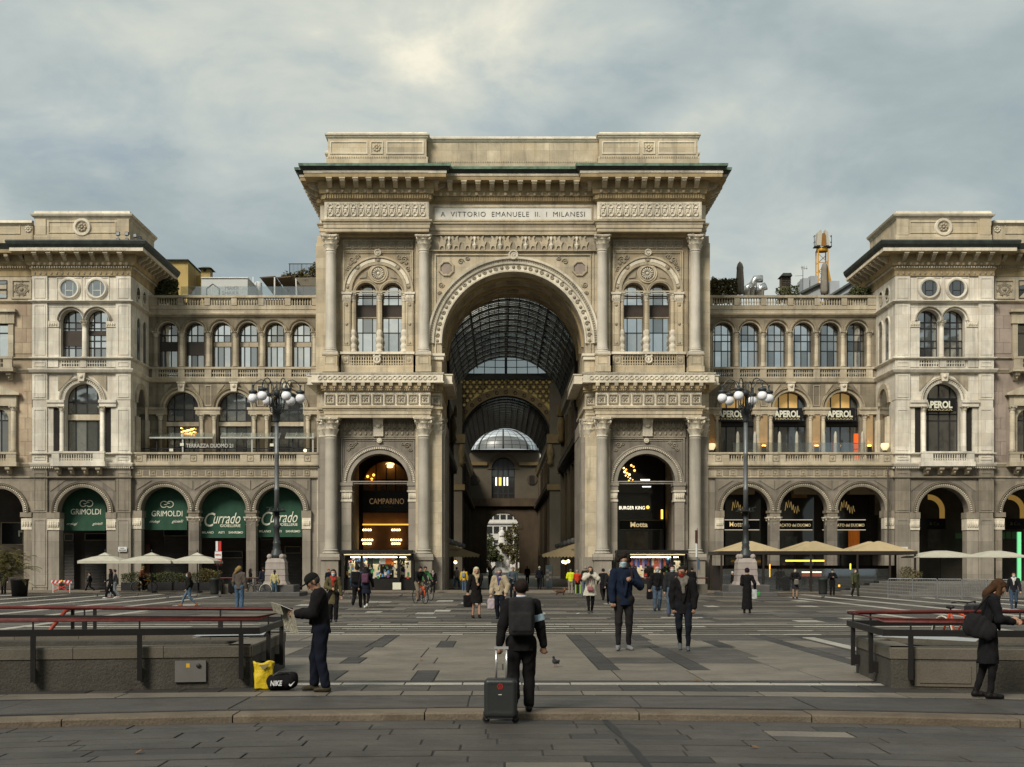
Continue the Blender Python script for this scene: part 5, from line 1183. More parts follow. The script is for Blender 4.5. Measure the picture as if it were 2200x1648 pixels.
def vault(y0, y1, nm):
 n=int((y1-y0)/.9);seg=22;m=M();g=M()
 for i in range(n+1):
  y=y0+(y1-y0)*i/n;big=i%4==0
  w=.16 if big else .05;rr=RV+.02
  m.ring(XC, ZV, [(rr-(.20 if big else .03), y-w/2), (rr+.06, y-w/2), (rr+.06, y+w/2), (rr-(.20 if big else .03), y+w/2)], 0, 180, seg)
 for k in range(seg+1):
  a=math.pi*k/seg;c, s_=math.cos(a), math.sin(a);q=.08 if k%4==3 else .03;q=.34 if k in(7, 15) else q
  m.add([(XC+(RV-q)*c-e*s_*.05, y, ZV+(RV-q)*s_+e*c*.05) for y in(y0, y1) for e in(-1, 1)]+[(XC+(RV+.05)*c-e*s_*.05, y, ZV+(RV+.05)*s_+e*c*.05) for y in(y0, y1) for e in(-1, 1)], [(0, 1, 3, 2), (4, 6, 7, 5), (0, 2, 6, 4), (1, 5, 7, 3)])
 m.build('vault_ribs', IRONV, gal, kind='stuff')
 for i in range(n):
  ya, yb=y0+(y1-y0)*i/n+.03, y0+(y1-y0)*(i+1)/n-.03
  for k in range(seg):
   a, b=math.pi*(k+.04)/seg, math.pi*(k+.96)/seg
   if i%2==0:g.add([(XC+RV*math.cos(t), y, ZV+RV*math.sin(t)) for y, t in((ya, a), (yb, a), (yb, b), (ya, b))], [(0, 1, 2, 3)])
   else:
    for u in(0, 1):
     t0=a+(b-a)*(.5*u+.06);t1=a+(b-a)*(.5*u+.44)
     g.add([(XC+RV*math.cos(t), y, ZV+RV*math.sin(t)) for y, t in((ya+.18, t0), (yb-.18, t0), (yb-.18, t1), (ya+.18, t1))], [(0, 1, 2, 3)])
 g.build('vault_panes', VG, gal, kind='stuff')
 d=M()
 for i in range(1, n, 2):
  ya, yb=y0+(y1-y0)*i/n+.03, y0+(y1-y0)*(i+1)/n-.03
  d.ring(XC, ZV, [(RV+.03, ya), (RV+.03, ya+.16)], 0, 180, seg);d.ring(XC, ZV, [(RV+.03, yb-.16), (RV+.03, yb)], 0, 180, seg)
 d.build('vault_sheeting', IRONV, gal, kind='stuff')
vault(101.3, 171, 'near');vault(210.6, 258, 'far')
WG=glassm('gallery_window_glass', (.015, .014, .012), .10, .08, 0)
for MIR in(False, True):
 for(y0, y1) in((101.25, 171), (210.2, 289)):
  xw=XC-RV-.05
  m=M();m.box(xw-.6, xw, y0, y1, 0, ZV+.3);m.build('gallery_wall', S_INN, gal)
  m=M();m.sweep([(xw, y1), (xw, y0)][::-1] if False else[(xw, y0), (xw, y1)], [(-.2, 13.2), (.12, 13.2), (.2, 13.5), (.7, 13.9), (1.0, 14.0), (1.05, 14.35), (-.2, 14.35)]);gc=m.build('gallery_cornice', S_INN, gal)
  m=M();m.sweep([(xw, y0), (xw, y1)], [(-.2, 20.4), (.1, 20.4), (.2, 20.9), (.55, 21.3), (.6, 21.9), (.75, 22.3), (-.2, 22.4)]);m.build('springing_cornice', GOLD, gal)
  m=M();m.box(xw+.75, xw+.85, y0, y1, 14.9, 15.0)
  for k in range(int((y1-y0)/.5)):m.box(xw+.77, xw+.83, y0+k*.5, y0+k*.5+.05, 14.35, 14.9)
  m.build('gallery_railing', IRONV, gal, kind='stuff')
  nb=10;st=(y1-y0)/nb
  for k in range(nb):
   yc=y0+st*(k+.5)
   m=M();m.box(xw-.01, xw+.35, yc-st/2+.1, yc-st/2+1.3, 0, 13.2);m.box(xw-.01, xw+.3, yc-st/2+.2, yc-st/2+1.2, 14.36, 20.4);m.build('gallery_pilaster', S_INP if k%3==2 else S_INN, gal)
   for z0_, z1_ in((1.0, 5.0), (6.2, 12.4), (15.2, 19.6)):
    m=M();m.box(xw-.02, xw+.03, yc-st/2+1.9, yc+st/2-.5, z0_, z1_);m.build('gallery_window', WG, gal)
   for j in range(4):m=M();yy=yc-st/2+st*(j+.5)/4;m.prism([(xw+.1, 13.3), (xw+.75, 13.85), (xw+.1, 13.85)], yy-.12, yy+.12);m.build('cornice_bracket', S_INN, gc)
 for yy in(171.5, 209.4):
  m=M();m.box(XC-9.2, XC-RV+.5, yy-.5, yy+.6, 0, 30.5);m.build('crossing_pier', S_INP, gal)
  m=M();m.box(XC-9.3, XC-RV+.95, yy-.8, yy+.7, 21.0, 22.4);m.build('crossing_cornice', GOLD, gal);m=M();m.box(XC-9.3, XC-RV+.9, yy-.75, yy+.7, 13.6, 14.5);m.build('crossing_cornice', GOLD, gal)
  m=M();m.lathe([(.2, 0), (.5, .5), (.35, 1.2), (.6, 2.0), (.45, 2.8), (.25, 3.4)], XC-RV+.45, yy-.7, 10, 17.4);m.build('crossing_figure', GOLD, gal, True)
MIR=False
yo=210.1
m=M();m.ring(XC, ZV, [(RV, yo-.25), (RV+1.15, yo-.25), (RV+1.15, yo+.3), (RV, yo+.3)], 0, 180, 40);ba=m.build('band_arch', GOLD, gal)
for k in range(17):
 a=math.pi*(k+.5)/17;m=M();m.ring(XC+(RV+.58)*math.cos(a), ZV+(RV+.58)*math.sin(a), [(.12, yo-.27), (.28, yo-.34), (.34, yo-.26), (.12, yo-.26)], 0, 360, 10);m.build('band_rosette', S_INN, ba)
m=M();zt=31.2
for i in range(26):
 for j in range(14):
  xx=XC-12.6+i*1.0+(.5 if j%2 else 0);zz=21.4+j*.72
  d=math.hypot(xx-XC, zz-ZV)
  if d>RV+1.35 and zz<zt-.4:m.ring(xx, zz, [(.25, yo), (.52, yo), (.52, yo+.12), (.25, yo+.12)], 0, 360, 8);m.ring(xx+.5, zz+.36*0, [(.05, yo), (.14, yo), (.14, yo+.1), (.05, yo+.1)], 0, 360, 6)
m.build('pierced_spandrel', GOLD, gal, kind='stuff')
m=M();m.prism([(XC-13, ZV)]+[(XC+(RV+1.1)*math.cos(math.pi-math.pi*k/24), ZV+(RV+1.1)*math.sin(math.pi-math.pi*k/24)) for k in range(25)]+[(XC+13, ZV), (XC+13, zt), (XC-13, zt)], yo+.15, yo+.17);m.build('spandrel_glass', mat('glass_yellowed', (.1, .09, .05), .3) if False else glassm('glass_yellow', (.30, .22, .08), .02, .2, 0, (1, .9, .7), .42, (.95, .74, .36)), gal)
m=M();m.box(XC-19, XC+19, yo-.3, yo+.5, zt, zt+.9);m.build('crossing_beam', IRONV, gal)
for s_ in(-1, 1):
 m=M();a, b=sorted((XC+s_*8.6, XC+s_*13));m.box(a, b, yo+.2, yo+.6, 0, ZV);m.build('crossing_wall', S_INN, gal)
 for xx in(3.6, ):m=M();m.box(XC+s_*xx-.12, XC+s_*xx+.12, yo-.4, yo-.26, 29.6, zt);m.build('beam_strut', GOLD, gal)
m=M();m.box(XC-.12, XC+.12, yo-.4, yo-.26, 29.4, zt);m.build('beam_strut', GOLD, gal)
m=M();RD=19.6;yd=190.6;HD=15.5
for k in range(72):
 a=2*math.pi*k/72
 m.tube([(XC+RD*math.cos(t)*math.cos(a), yd+RD*math.cos(t)*math.sin(a), 32.0+HD*math.sin(t)) for t in[math.pi/2*j/10 for j in range(11)]], .20 if k%9==0 else .06, 4)
for j in range(22):
 t=math.pi/2*j/22;q=RD*math.cos(t);m.tube([(XC+q*math.cos(2*math.pi*k/48), yd+q*math.sin(2*math.pi*k/48), 32.0+HD*math.sin(t)) for k in range(48)], .06, 4, True)
m.build('dome_ribs', IRONV, gal, True, kind='stuff')
V=[];F=[]
for j in range(13):
 t=math.pi/2*j/12;V+=[(XC+RD*1.003*math.cos(t)*math.cos(2*math.pi*k/48), yd+RD*1.003*math.cos(t)*math.sin(2*math.pi*k/48), 32.0+HD*math.sin(t)) for k in range(48)]
for j in range(12):F+=[(j*48+k, j*48+(k+1)%48, (j+1)*48+(k+1)%48, (j+1)*48+k) for k in range(48)]
m=M();m.add(V, F);m.build('dome_glass', GLD, gal, True)
ye=289.0;X_=lambda p:PX(p, ye);Z_=lambda p:PZ(p, ye);xe=X_(1081)
m=M();m.prism(archpoly(xe-8, xe+8, 0, Z_(1081), [(xe, X_(35)-X_(0), Z_(1136))]), ye, ye+3);m.build('end_wall', S_INN, gal)
m=M();m.prism(archpoly(xe-8, xe+8, Z_(1080), Z_(969), [(xe, X_(25)-X_(0), Z_(1008))]), ye+.1, ye+1);m.build('end_wall_upper', S_INP, gal)
m=M();m.ring(xe, Z_(1008), [(X_(25)-X_(0), ye-.1), (X_(34)-X_(0), ye-.1), (X_(34)-X_(0), ye+.2), (X_(25)-X_(0), ye+.2)], n=24);m.build('end_archivolt', S_INN, gal)
m=M();m.ring(xe, Z_(1136), [(X_(35)-X_(0), ye-.15), (X_(42)-X_(0), ye-.15), (X_(42)-X_(0), ye+.2), (X_(35)-X_(0), ye+.2)], n=24);m.build('end_archivolt', S_INN, gal)
window(gal, X_(1056), X_(1106), Z_(1079), Z_(1008), ye+.8, [X_(1070), X_(1081), X_(1092)], [Z_(1060), Z_(1044), Z_(1025), Z_(1008)], True, .3, WG, name='end_window')
for p, c in((1066, (1, .95, .85)), (1074.5, (1, .62, .12)), (1083.5, (1, .97, .9)), (1090, (1, .97, .9))):
 m=M();m.box(X_(p)-(.28 if p==1074.5 else .16), X_(p)+(.28 if p==1074.5 else .16), ye+.70, ye+.74, Z_(1043), Z_(1025));m.build('lit_window_strip', emis('lit_pane_%d'%int(p), c, 1.1 if p!=1074.5 else .9), gal)
m=M();m.box(xe-8, xe+8, ye-1.0, ye, Z_(1088), Z_(1080));m.box(xe-8, xe+8, ye-1.0, ye-.9, Z_(1080), Z_(1071));m.build('end_balcony', S_INN, gal)
m=M();m.box(xe-8, X_(1047), ye-.6, ye, Z_(1000), Z_(993));m.build('end_cornice', GOLD, gal);m=M();m.box(X_(1115), xe+8, ye-.6, ye, Z_(1000), Z_(993));m.build('end_cornice', GOLD, gal)
for p in(1019, 1143):
 m=M();cx_, cz_=X_(p), Z_(1031);m.lathe([(0, 0), (.1, 0)], 0, 0, 4);m=M();m.disc(cx_, cz_, 1.15, ye-.1, ye+.15, 10);m.build('cartouche', S_INN, gal);m=M();m.box(cx_-.55, cx_+.55, ye-.14, ye-.101, cz_-1.0, cz_+.9);m.build('cartouche_window', WG, gal)
m=M()
for k in range(13):
 a=math.pi*k/12
 m.tube([(xe+7.4*math.cos(t)*math.cos(a), ye+.5-7.4*math.cos(t)*math.sin(a)*.7, Z_(968)+4.6*math.sin(t)) for t in[math.pi/2*j/8 for j in range(9)]], .2 if k%3==0 else .08, 4)
for j in range(1, 8):
 t=math.pi/2*j/8;m.tube([(xe+7.4*math.cos(t)*math.cos(math.pi*k/16), ye+.5-7.4*.7*math.cos(t)*math.sin(math.pi*k/16), Z_(968)+4.6*math.sin(t)) for k in range(17)], .07, 4)
m.build('half_dome_ribs', IRONV, gal, True, kind='stuff')
V=[];F=[]
for j in range(9):
 t=math.pi/2*j/8;V+=[(xe+7.45*math.cos(t)*math.cos(math.pi*k/16), ye+.5-7.45*.7*math.cos(t)*math.sin(math.pi*k/16), Z_(968)+4.65*math.sin(t)) for k in range(17)]
for j in range(8):F+=[(j*17+k, j*17+k+1, j*17+k+18, j*17+k+17) for k in range(16)]
m=M();m.add(V, F);m.build('half_dome_glass', glassm('glass_half_dome', (.05, .05, .045), .03, .6, 0, (.9, .95, 1), .07), gal, True)
m=M();m.box(xe-8.2, xe+8.2, ye-.2, ye+.5, Z_(970), Z_(966));m.build('half_dome_beam', IRONV, gal)
m=M();m.add([(XC-9, 101.3, .015), (XC+9, 101.3, .015), (XC+9, 296, .015), (XC-9, 296, .015)], [(0, 1, 2, 3)]);gf=m.build('gallery_floor', mat('gallery_mosaic', (.14, .125, .10), .35, .2, .6));gf['kind']='structure'
yb_=350.;X_=lambda p:PX(p, yb_);Z_=lambda p:PZ(p, yb_)
far_b=thing('far_building', 'pale grey building seen through the far end of the gallery', 'building', (X_(1081), yb_+5, 0))
FB=mat('far_plaster', (.50, .48, .44), .9, .08, .3, streak=.15)
m=M();m.box(X_(1030), X_(1140), yb_, yb_+10, 0, Z_(1080));m.build('wall', FB, far_b)
for zz in(1122, 1098):m=M();m.box(X_(1030), X_(1140), yb_-.5, yb_, Z_(zz+3), Z_(zz));m.build('string_course', FB, far_b)
for p in(1052, 1066.5, 1081, 1095.5, 1110):
 for z0_, z1_ in((1116, 1106), (1146, 1131), (1180, 1160)):
  m=M();m.box(X_(p)-.7, X_(p)+.7, yb_-.08, yb_+.1, Z_(z0_), Z_(z1_));m.build('window', GL_DARK, far_b)
ym=322.;X_=lambda p:PX(p, ym);Z_=lambda p:PZ(p, ym)
mon=thing('stone_monument', 'white stone monument with a standing figure beyond the gallery', 'statue', (X_(1079), ym, 0))
WS=mat('statue_white', (.55, .53, .49), .8, .12, 1)
m=M();m.box(X_(1079)-3, X_(1079)+3, ym-3, ym+3, 0, 1.2);m.box(X_(1079)-1.7, X_(1079)+1.7, ym-1.7, ym+1.7, 1.2, Z_(1170));m.box(X_(1079)-2, X_(1079)+2, ym-2, ym+2, Z_(1171), Z_(1168));m.build('pedestal', WS, mon)
m=M();m.lathe([(.9, 0), (.95, .4), (.8, 1.2), (.72, 2.0), (.8, 2.6), (.62, 3.1), (.3, 3.25), (.22, 3.35), (.3, 3.5), (.33, 3.75), (.24, 3.98), (.05, 4.05)], X_(1078.5), ym, 12, Z_(1168));m.tube([(X_(1078.5)-.7, ym-.2, Z_(1168)+2.7), (X_(1078.5)-.5, ym-.8, Z_(1168)+1.9), (X_(1078.5)+.2, ym-.9, Z_(1168)+2.0)], .2, 6);m.build('figure', WS, mon, True)
for p, dz in((1075, 0), (1091, -.2)):
 m=M();m.lathe([(.55, 0), (.5, .8), (.42, 1.5), (.5, 1.9), (.2, 2.2), (.25, 2.45), (.05, 2.65)], X_(p), ym-2.2, 10, 1.2+dz);m.build('corner_figure', WS, mon, True)
LEAF=mat('foliage_dark', (.055, .062, .022), .8, .4, 1.5, irand=.45)
LEAF2=mat('foliage_autumn', (.085, .07, .022), .8, .4, 1.5, irand=.45)
BARK=mat('bark', (.05, .04, .03), .9, .3, 5)
def crown(m, c, rx, ry, rz, n, s, rnd, gap=.0):
 cl=[(c[0]+rnd.gauss(0, .42)*rx, c[1]+rnd.gauss(0, .42)*ry, c[2]+rnd.gauss(0, .42)*rz, rnd.uniform(.16, .34)) for _ in range(26)]
 for _ in range(n):
  k=rnd.choice(cl);d=Vector((rnd.gauss(0, 1), rnd.gauss(0, 1), rnd.gauss(0, 1))).normalized()*(rnd.random()**.4)*k[3]
  p=Vector((k[0]+d.x*rx, k[1]+d.y*ry, k[2]+d.z*rz))
  a=Vector((rnd.gauss(0, 1), rnd.gauss(0, 1), rnd.gauss(0, .6))).normalized();b=a.cross(Vector((rnd.gauss(0, 1), rnd.gauss(0, 1), rnd.gauss(0, 1)))).normalized()
  q=s*rnd.uniform(.6, 1.3)
  m.add([tuple(p-a*q), tuple(p+b*q*.45), tuple(p+a*q), tuple(p-b*q*.45)], [(0, 1, 2, 3)])
rn=random.Random(5)
for p, h, mt, lb in((1052, 7.6, LEAF, 'dark green tree left of the white monument beyond the gallery'), (1109, 10.5, LEAF2, 'autumn brown tree right of the white monument beyond the gallery')):
 t=thing('tree', lb, 'tree', (X_(p), ym-4, 0));m=M();m.tube([(X_(p), ym-4, 0), (X_(p)+.1, ym-4, 3), (X_(p), ym-4, h*.7)], [.35, .25, .08], 7);m.build('trunk', BARK, t)
 m=M();crown(m, (X_(p), ym-4, h*.55), 3.0, 3.0, h*.48, 2600, .34, rn);m.build('crown', mt, t)
# ================================================================ shops in the porticoes, awnings, signs
GREEN=mat('awning_green', (.012, .050, .028), .75, .14, 2.5, .15, 60)
LETW=mat('lettering_cream', (.62, .62, .50), .7, .05)
LETGL=emis('letters_gilt_glow', (.95, .76, .42), .42)  # sign letters stand in shade; a weak glow in the material brightens them
LETG=mat('lettering_gold', (.50, .42, .24), .5, .1)
WARM=emis('lamp_warm', (1, .66, .28), 4.0);WARM2=emis('lamp_amber', (1, .45, .06), 3.0);COOL=emis('lamp_white', (1, .93, .78), 3.2)
wl, wr, pl, pr=BLD['wing', 0], BLD['wing', 1], BLD['pav', 0], BLD['pav', 1]
def awn(px0, px1, top, zs_py, bot, label, lines):
 Y0=94.3;X0, X1=PX(px0, Y0), PX(px1, Y0);cx=(X0+X1)/2;r=(X1-X0)/2;zs=PZ(zs_py, Y0);zb=PZ(bot, Y0);zt_=PZ(top, Y0)
 def yo(x, z):return Y0-.30*max(0, (zt_-z))/(zt_-zb)+.012*math.sin(x*9)
 m=M();n=28;rows=8;V=[];F=[]
 for i in range(n+1):
  x=cx-r*math.cos(math.pi*i/n);zt=zs+(zt_-zs)*math.sin(math.pi*i/n)
  for j in range(rows+1):z=zb+(zt-zb)*j/rows;V.append((x, yo(x, z), z))
 for i in range(n):
  for j in range(rows):a=i*(rows+1)+j;F.append((a, a+rows+1, a+rows+2, a+1))
 k=len(V);V+=[(x, y+.02, z) for x, y, z in V];F+=[tuple(q+k for q in reversed(f)) for f in F]
 m.add(V, F);t=thing('shop_awning', label, 'awning', (cx, Y0, zb), group='green shop awnings');fb=m.build('fabric', GREEN, t, True)
 m=M();m.tube([(X0, yo(X0, zb)-.01, zb), (X1, yo(X1, zb)-.01, zb)], .025, 6);m.build('bottom_bar', GREEN, t)
 for kind, s_, a, b, z, extra in lines:
  bs=lambda x, y, zz_:(x, yo(x, zz_)-.03+(y-Y0), zz_)
  if kind=='logo':
   m=M();cz=PZ(z, Y0);
   for q, a0, a1 in((-1, 40, 330), (1, -140, 150)):
    c_=PX(a, Y0)+q*.22;pts=[(c_+.24*math.cos(rad(u)), 0, cz+.22*math.sin(rad(u))) for u in range(a0, a1+1, 15)]
    m.tube([(x, yo(x, zz_)-.03, zz_) for x, _, zz_ in pts], .035, 5)
   pts=[(PX(a, Y0)-.2, cz-.02), (PX(a, Y0)-.05, cz-.02), (PX(a, Y0)+.06, cz+.08), (PX(a, Y0)+.2, cz+.08)];m.tube([(x, yo(x, zz_)-.03, zz_) for x, zz_ in pts], .03, 5)
   m.build('emblem', LETW, t)
  else:text(s_, PX(a, Y0), PX(b, Y0), PZ(z, Y0), Y0, t, LETW, depth=.012, base=bs, **extra)
awn(131, 229.5, 1046, 1098, 1140, 'green awning with white lettering in the left corner pavilion arch', [('logo', '', 187, 0, 1082, {}), ('t', 'GRIMOLDI', 154, 218.5, 1105.5, dict(h=.40)), ('t', 'orologi', 146, 169, 1128, dict(shear=.5)), ('t', 'gioielli', 201, 224, 1128, dict(shear=.5))])
awn(307, 404, 1043, 1096, 1138.5, 'green awning with linked ring emblem in the arch next to the left pavilion', [('logo', '', 360, 0, 1084, {}), ('t', 'GRIMOLDI', 327.5, 393.5, 1109.5, dict(h=.40)), ('t', 'orologi', 323, 346, 1123, dict(shear=.5)), ('t', 'gioielli', 371, 396, 1123, dict(shear=.5))])
CUR=[('t', 'C', 441, 464, 1131.5, dict(shear=.25, h=1.0, bold=.0)), ('t', 'urrado', 460, 518, 1125, dict(shear=.4, h=.78)), ('t', 'GIOIELLERIE', 474.5, 518, 1132.5, dict(bold=.01)), ('t', 'MILANO', 436, 461, 1146.5, dict(bold=.01)), ('t', 'ASTI', 471, 484, 1146.5, dict(bold=.01)), ('t', 'SANREMO', 493, 524, 1146.5, dict(bold=.01))]
awn(430.5, 529, 1043, 1096, 1155.5, 'green awning with large script lettering in the middle arch of the left wing', CUR)
awn(551.5, 650, 1043, 1096, 1153.5, 'green awning behind the left lamp post, nearest the great arch', [(a, s_, b+122.3, c+122.3 if c else 0, z-2.5, e_) for a, s_, b, c, z, e_ in CUR])
YS=99.2;xs_=lambda p:PX(p, YS);zs_=lambda p:PZ(p, YS)
def shutter(p0, p1, top, bld):
 m=M();z0_, z1_=.05, zs_(top);n=int((z1_-z0_)/.11)
 V=[];F=[]
 for i in range(n+1):
  z=z0_+(z1_-z0_)*i/n
  for x in(xs_(p0), xs_(p1)):V+=[(x, YS-.03, z), (x, YS, min(z1_, z+.055))]
 for i in range(n):a=i*4;F+=[(a, a+2, a+3, a+1), (a+1, a+3, a+6, a+4)]
 m.add(V, F);m.build('roller_shutter', SHUT, bld)
SIGNB=mat('sign_black', (.01, .01, .01), .25, .2, 1)
for p0, p1, top, bld in((139, 159, 1163, pl), (183, 238, 1162, pl), (352, 404, 1153, wl), (470, 522, 1200, wl), (560, 592, 1160, wl), (612, 648, 1190, wl)):
 shutter(p0, p1, top, bld)
 m=M();m.box(xs_(p0), xs_(p1), YS-.1, YS+.05, zs_(top-1), zs_(top-16));m.build('fascia_board', SIGNB, bld)
 m=M();panel_frame(m, xs_(p0), xs_(p1), zs_(top-.6), zs_(top-16.4), YS-.1, .06, .03);m.build('fascia_frame', mat('trim_tan', (.28, .23, .15), .5), bld)
m=M();m.box(xs_(313), xs_(323), YS-.1, YS, .3, zs_(1170));m.build('shop_door', mat('door_rust', (.12, .04, .015), .5), wl)
YS=100.6;xs_=lambda p:PX(p, YS);zs_=lambda p:PZ(p, YS)
for MIR in(False, True):
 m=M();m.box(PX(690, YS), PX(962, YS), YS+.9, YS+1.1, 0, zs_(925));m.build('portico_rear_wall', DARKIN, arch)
MIR=False
m=M();m.box(xs_(779), xs_(880), YS+.5, YS+.52, zs_(1181), zs_(990));
shopA=thing('lit_shop', 'glowing amber shop front with black sign inside the left portico arch', 'shop', (xs_(828), YS, 0))
AMB=mat('panel_amber_lit', (.26, .13, .045), .5, .3, 1.2)  # warm light of the shop interior put into the amber colour
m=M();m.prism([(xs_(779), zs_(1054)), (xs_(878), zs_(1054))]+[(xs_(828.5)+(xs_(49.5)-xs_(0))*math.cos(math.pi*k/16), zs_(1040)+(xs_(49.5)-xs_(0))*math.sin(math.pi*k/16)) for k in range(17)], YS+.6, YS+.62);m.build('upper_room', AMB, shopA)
m=M()
for p in(808, 830, 850):m.box(xs_(p)-.04, xs_(p)+.04, YS, YS+.06, zs_(1054), zs_(996))
m.box(xs_(779), xs_(878), YS, YS+.06, zs_(1031), zs_(1029.5));m.build('upper_window_bars', IRON, shopA)
for k in range(6):m=M();q=784+k*16;m.box(xs_(q), xs_(q+9), YS+.35, YS+.45, zs_(1054), zs_(1034+(k%3)*4));m.build('display_board', mat('display_grey', (.16, .14, .12), .7), shopA)
m=M();m.lathe([(.05, .35), (.3, .3), (.34, .2), (.22, .1), (.26, .0), (.12, -.06)], xs_(837), YS+.3, 14, zs_(1003));m.build('pendant_lamp', emis('lamp_pendant', (1, .72, .30), 2.2), shopA, True)
for k, (p, q) in enumerate(((789, 1023), (798, 1029), (802, 1020))):m=M();m.sphere((xs_(p), YS+.3, zs_(q)), .10, 8, 6);m.build('bulb', WARM2, shopA, True)
m=M();m.box(xs_(778), xs_(879), YS-.06, YS+.1, zs_(1100), zs_(1055));sb=m.build('sign_board', SIGNB, shopA)
text('CAMPARINO', xs_(794), xs_(868), zs_(1083), YS-.09, sb, emis('letters_bronze_glow', (1, .62, .28), .13), h=.42, bold=-.01);text('in Galleria', xs_(816), xs_(846), zs_(1091), YS-.09, sb, mat('lettering_bronze', (.16, .11, .06), .5))  # sign letters brightened by a faint glow in their material
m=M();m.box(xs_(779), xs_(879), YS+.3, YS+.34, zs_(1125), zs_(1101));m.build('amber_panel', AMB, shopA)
m=M();m.box(xs_(779), xs_(879), YS-.05, YS+.05, zs_(1128.5), zs_(1125.5));m.build('light_strip', emis('strip_amber', (1, .5, .08), 1.1), shopA)
m=M();m.box(xs_(779), xs_(879), YS+.5, YS+.54, 0.05, zs_(1129));m.build('back_wall', mat('wood_brown', (.10, .05, .02), .5, .3, 2), shopA)
for p0 in(779, 841):
 for q, n, xo in((1138.5, 4, 2), (1160, 5, 0), (1168, 4, 2)):
  for k in range(n):m=M();m.sphere((xs_(p0+xo+k*5), YS+.1-.1*(k%2), zs_(q)), .085, 8, 6);m.build('bulb', WARM, shopA, True)
 m=M();m.tube([(xs_(p0+10), YS+.1, zs_(1170)), (xs_(p0+10), YS+.1, zs_(1130))], .02, 5);m.build('chandelier_stem', IRON, shopA)
shopB=thing('lit_shop', 'dark glazed shop front with glowing white letters inside the right portico arch', 'shop', (xs_(1380), YS, 0))
m=M();m.box(xs_(1325), xs_(1426), YS, YS+.05, .05, zs_(975));m.build('glazing', GL_LOW, shopB)
text('BURGER KING', xs_(1330), xs_(1385), zs_(1094.5), YS-.12, shopB, emis('letters_glow', (1, .9, .68), 1.6), h=.25)
m=M();m.disc(xs_(1391.5), zs_(1090), .13, YS-.1, YS-.06, 14);m.build('round_logo', emis('logo_glow', (1, .62, .12), 1.5), shopB)
m=M();m.box(xs_(1331), xs_(1424), YS-.12, YS-.05, zs_(1137.5), zs_(1118));sb=m.build('sign_board', SIGNB, shopB)
m=M();m.box(xs_(1331), xs_(1424), YS-.14, YS-.121, zs_(1118.6), zs_(1117.4));m.box(xs_(1331), xs_(1424), YS-.14, YS-.121, zs_(1138.4), zs_(1137.4));m.build('sign_trim', LETG, sb)
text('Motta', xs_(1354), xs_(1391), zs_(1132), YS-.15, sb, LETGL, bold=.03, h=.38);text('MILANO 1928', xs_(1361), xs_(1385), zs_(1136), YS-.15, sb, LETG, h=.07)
for k in range(14):m=M();m.sphere((xs_(1338+(k*7)%26), YS-.1, zs_(998+(k*11)%36)), .05+.02*(k%3), 6, 5);m.build('bulb', WARM2 if k%2 else WARM, shopB, True)
for p, q, w_, h_ in((1376, 1030, 20, 2), (1380, 1045, 18, 1.5)):m=M();m.box(xs_(p), xs_(p+w_), YS-.08, YS-.05, zs_(q+h_), zs_(q));m.build('light_strip', COOL, shopB)
m=M();m.box(xs_(1420), xs_(1424), YS-.08, YS-.05, zs_(1115), zs_(1095));m.build('light_strip', WARM2, shopB)
m=M();m.box(xs_(1345), xs_(1392), YS-.09, YS-.05, zs_(1180), zs_(1142));m.build('glass_reflection', mat('reflection_grey', (.30, .26, .2), .7, .5, 1.5), shopB)  # pale reflection in the glazing, painted as a grey plate
YS=99.1;xs_=lambda p:PX(p, YS);zs_=lambda p:PZ(p, YS)
def band(p0, p1, label, word, tx0, tx1, sub, trim=True, hgt=.36):
 t=thing('shop_sign', label, 'sign', (xs_((p0+p1)/2), YS-.2, zs_(1140)), group='black shop fascias in the right arcade')
 m=M();m.box(xs_(p0), xs_(p1), YS-.25, YS-.1, zs_(1137), zs_(1118));m.build('board', SIGNB, t)
 if trim:
  for q in(1116.5, 1138):m=M();m.box(xs_(p0), xs_(p1), YS-.26, YS-.1, zs_(q+1.2), zs_(q));m.build('trim', emis('trim_glow', (1, .85, .6), .55), t)
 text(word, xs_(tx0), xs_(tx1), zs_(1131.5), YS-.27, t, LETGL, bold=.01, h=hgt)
 if sub:text(sub, xs_(tx0+18), xs_(tx1-12), zs_(1135), YS-.27, t, LETG, h=.07)
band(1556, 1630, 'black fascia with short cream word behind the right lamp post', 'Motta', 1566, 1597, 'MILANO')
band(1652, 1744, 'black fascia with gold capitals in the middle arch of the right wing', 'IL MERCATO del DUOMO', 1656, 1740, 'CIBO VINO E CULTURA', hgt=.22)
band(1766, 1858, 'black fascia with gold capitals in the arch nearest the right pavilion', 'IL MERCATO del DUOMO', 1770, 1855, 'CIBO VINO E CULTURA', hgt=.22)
sh=wr
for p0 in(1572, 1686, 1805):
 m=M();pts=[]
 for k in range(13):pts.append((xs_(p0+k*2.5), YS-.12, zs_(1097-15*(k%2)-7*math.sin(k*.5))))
 m.tube(pts, .028, 4);m.build('gilt_script', emis('script_gilt_glow', (1, .7, .25), .18), sh)  # gilt script brightened by a weak glow in its material
 m=M();m.box(xs_(p0-14), xs_(p0+62), YS-.1, YS-.05, .1, zs_(1045));m.build('shop_glazing', GL_LOW, sh)
for p0, p1, a, b, mt in((1822, 1846, 1180, 1138, emis('art_orange', (1, .30, .04), .2)), (1686, 1712, 1180, 1153, mat('poster_face', (.14, .15, .13), .6, .6, 1.5)), (1806, 1818, 1152, 1138, emis('neon_pink', (1, .12, .25), .35)), (1700, 1733, 1070, 1053, mat('vault_gold', (.35, .20, .05), .6, .3, 1.2))):
 m=M();m.box(xs_(p0), xs_(p1), YS-.09-.005*(p0%7), YS-.04, zs_(a), zs_(b));m.build('display_panel', mt, sh)
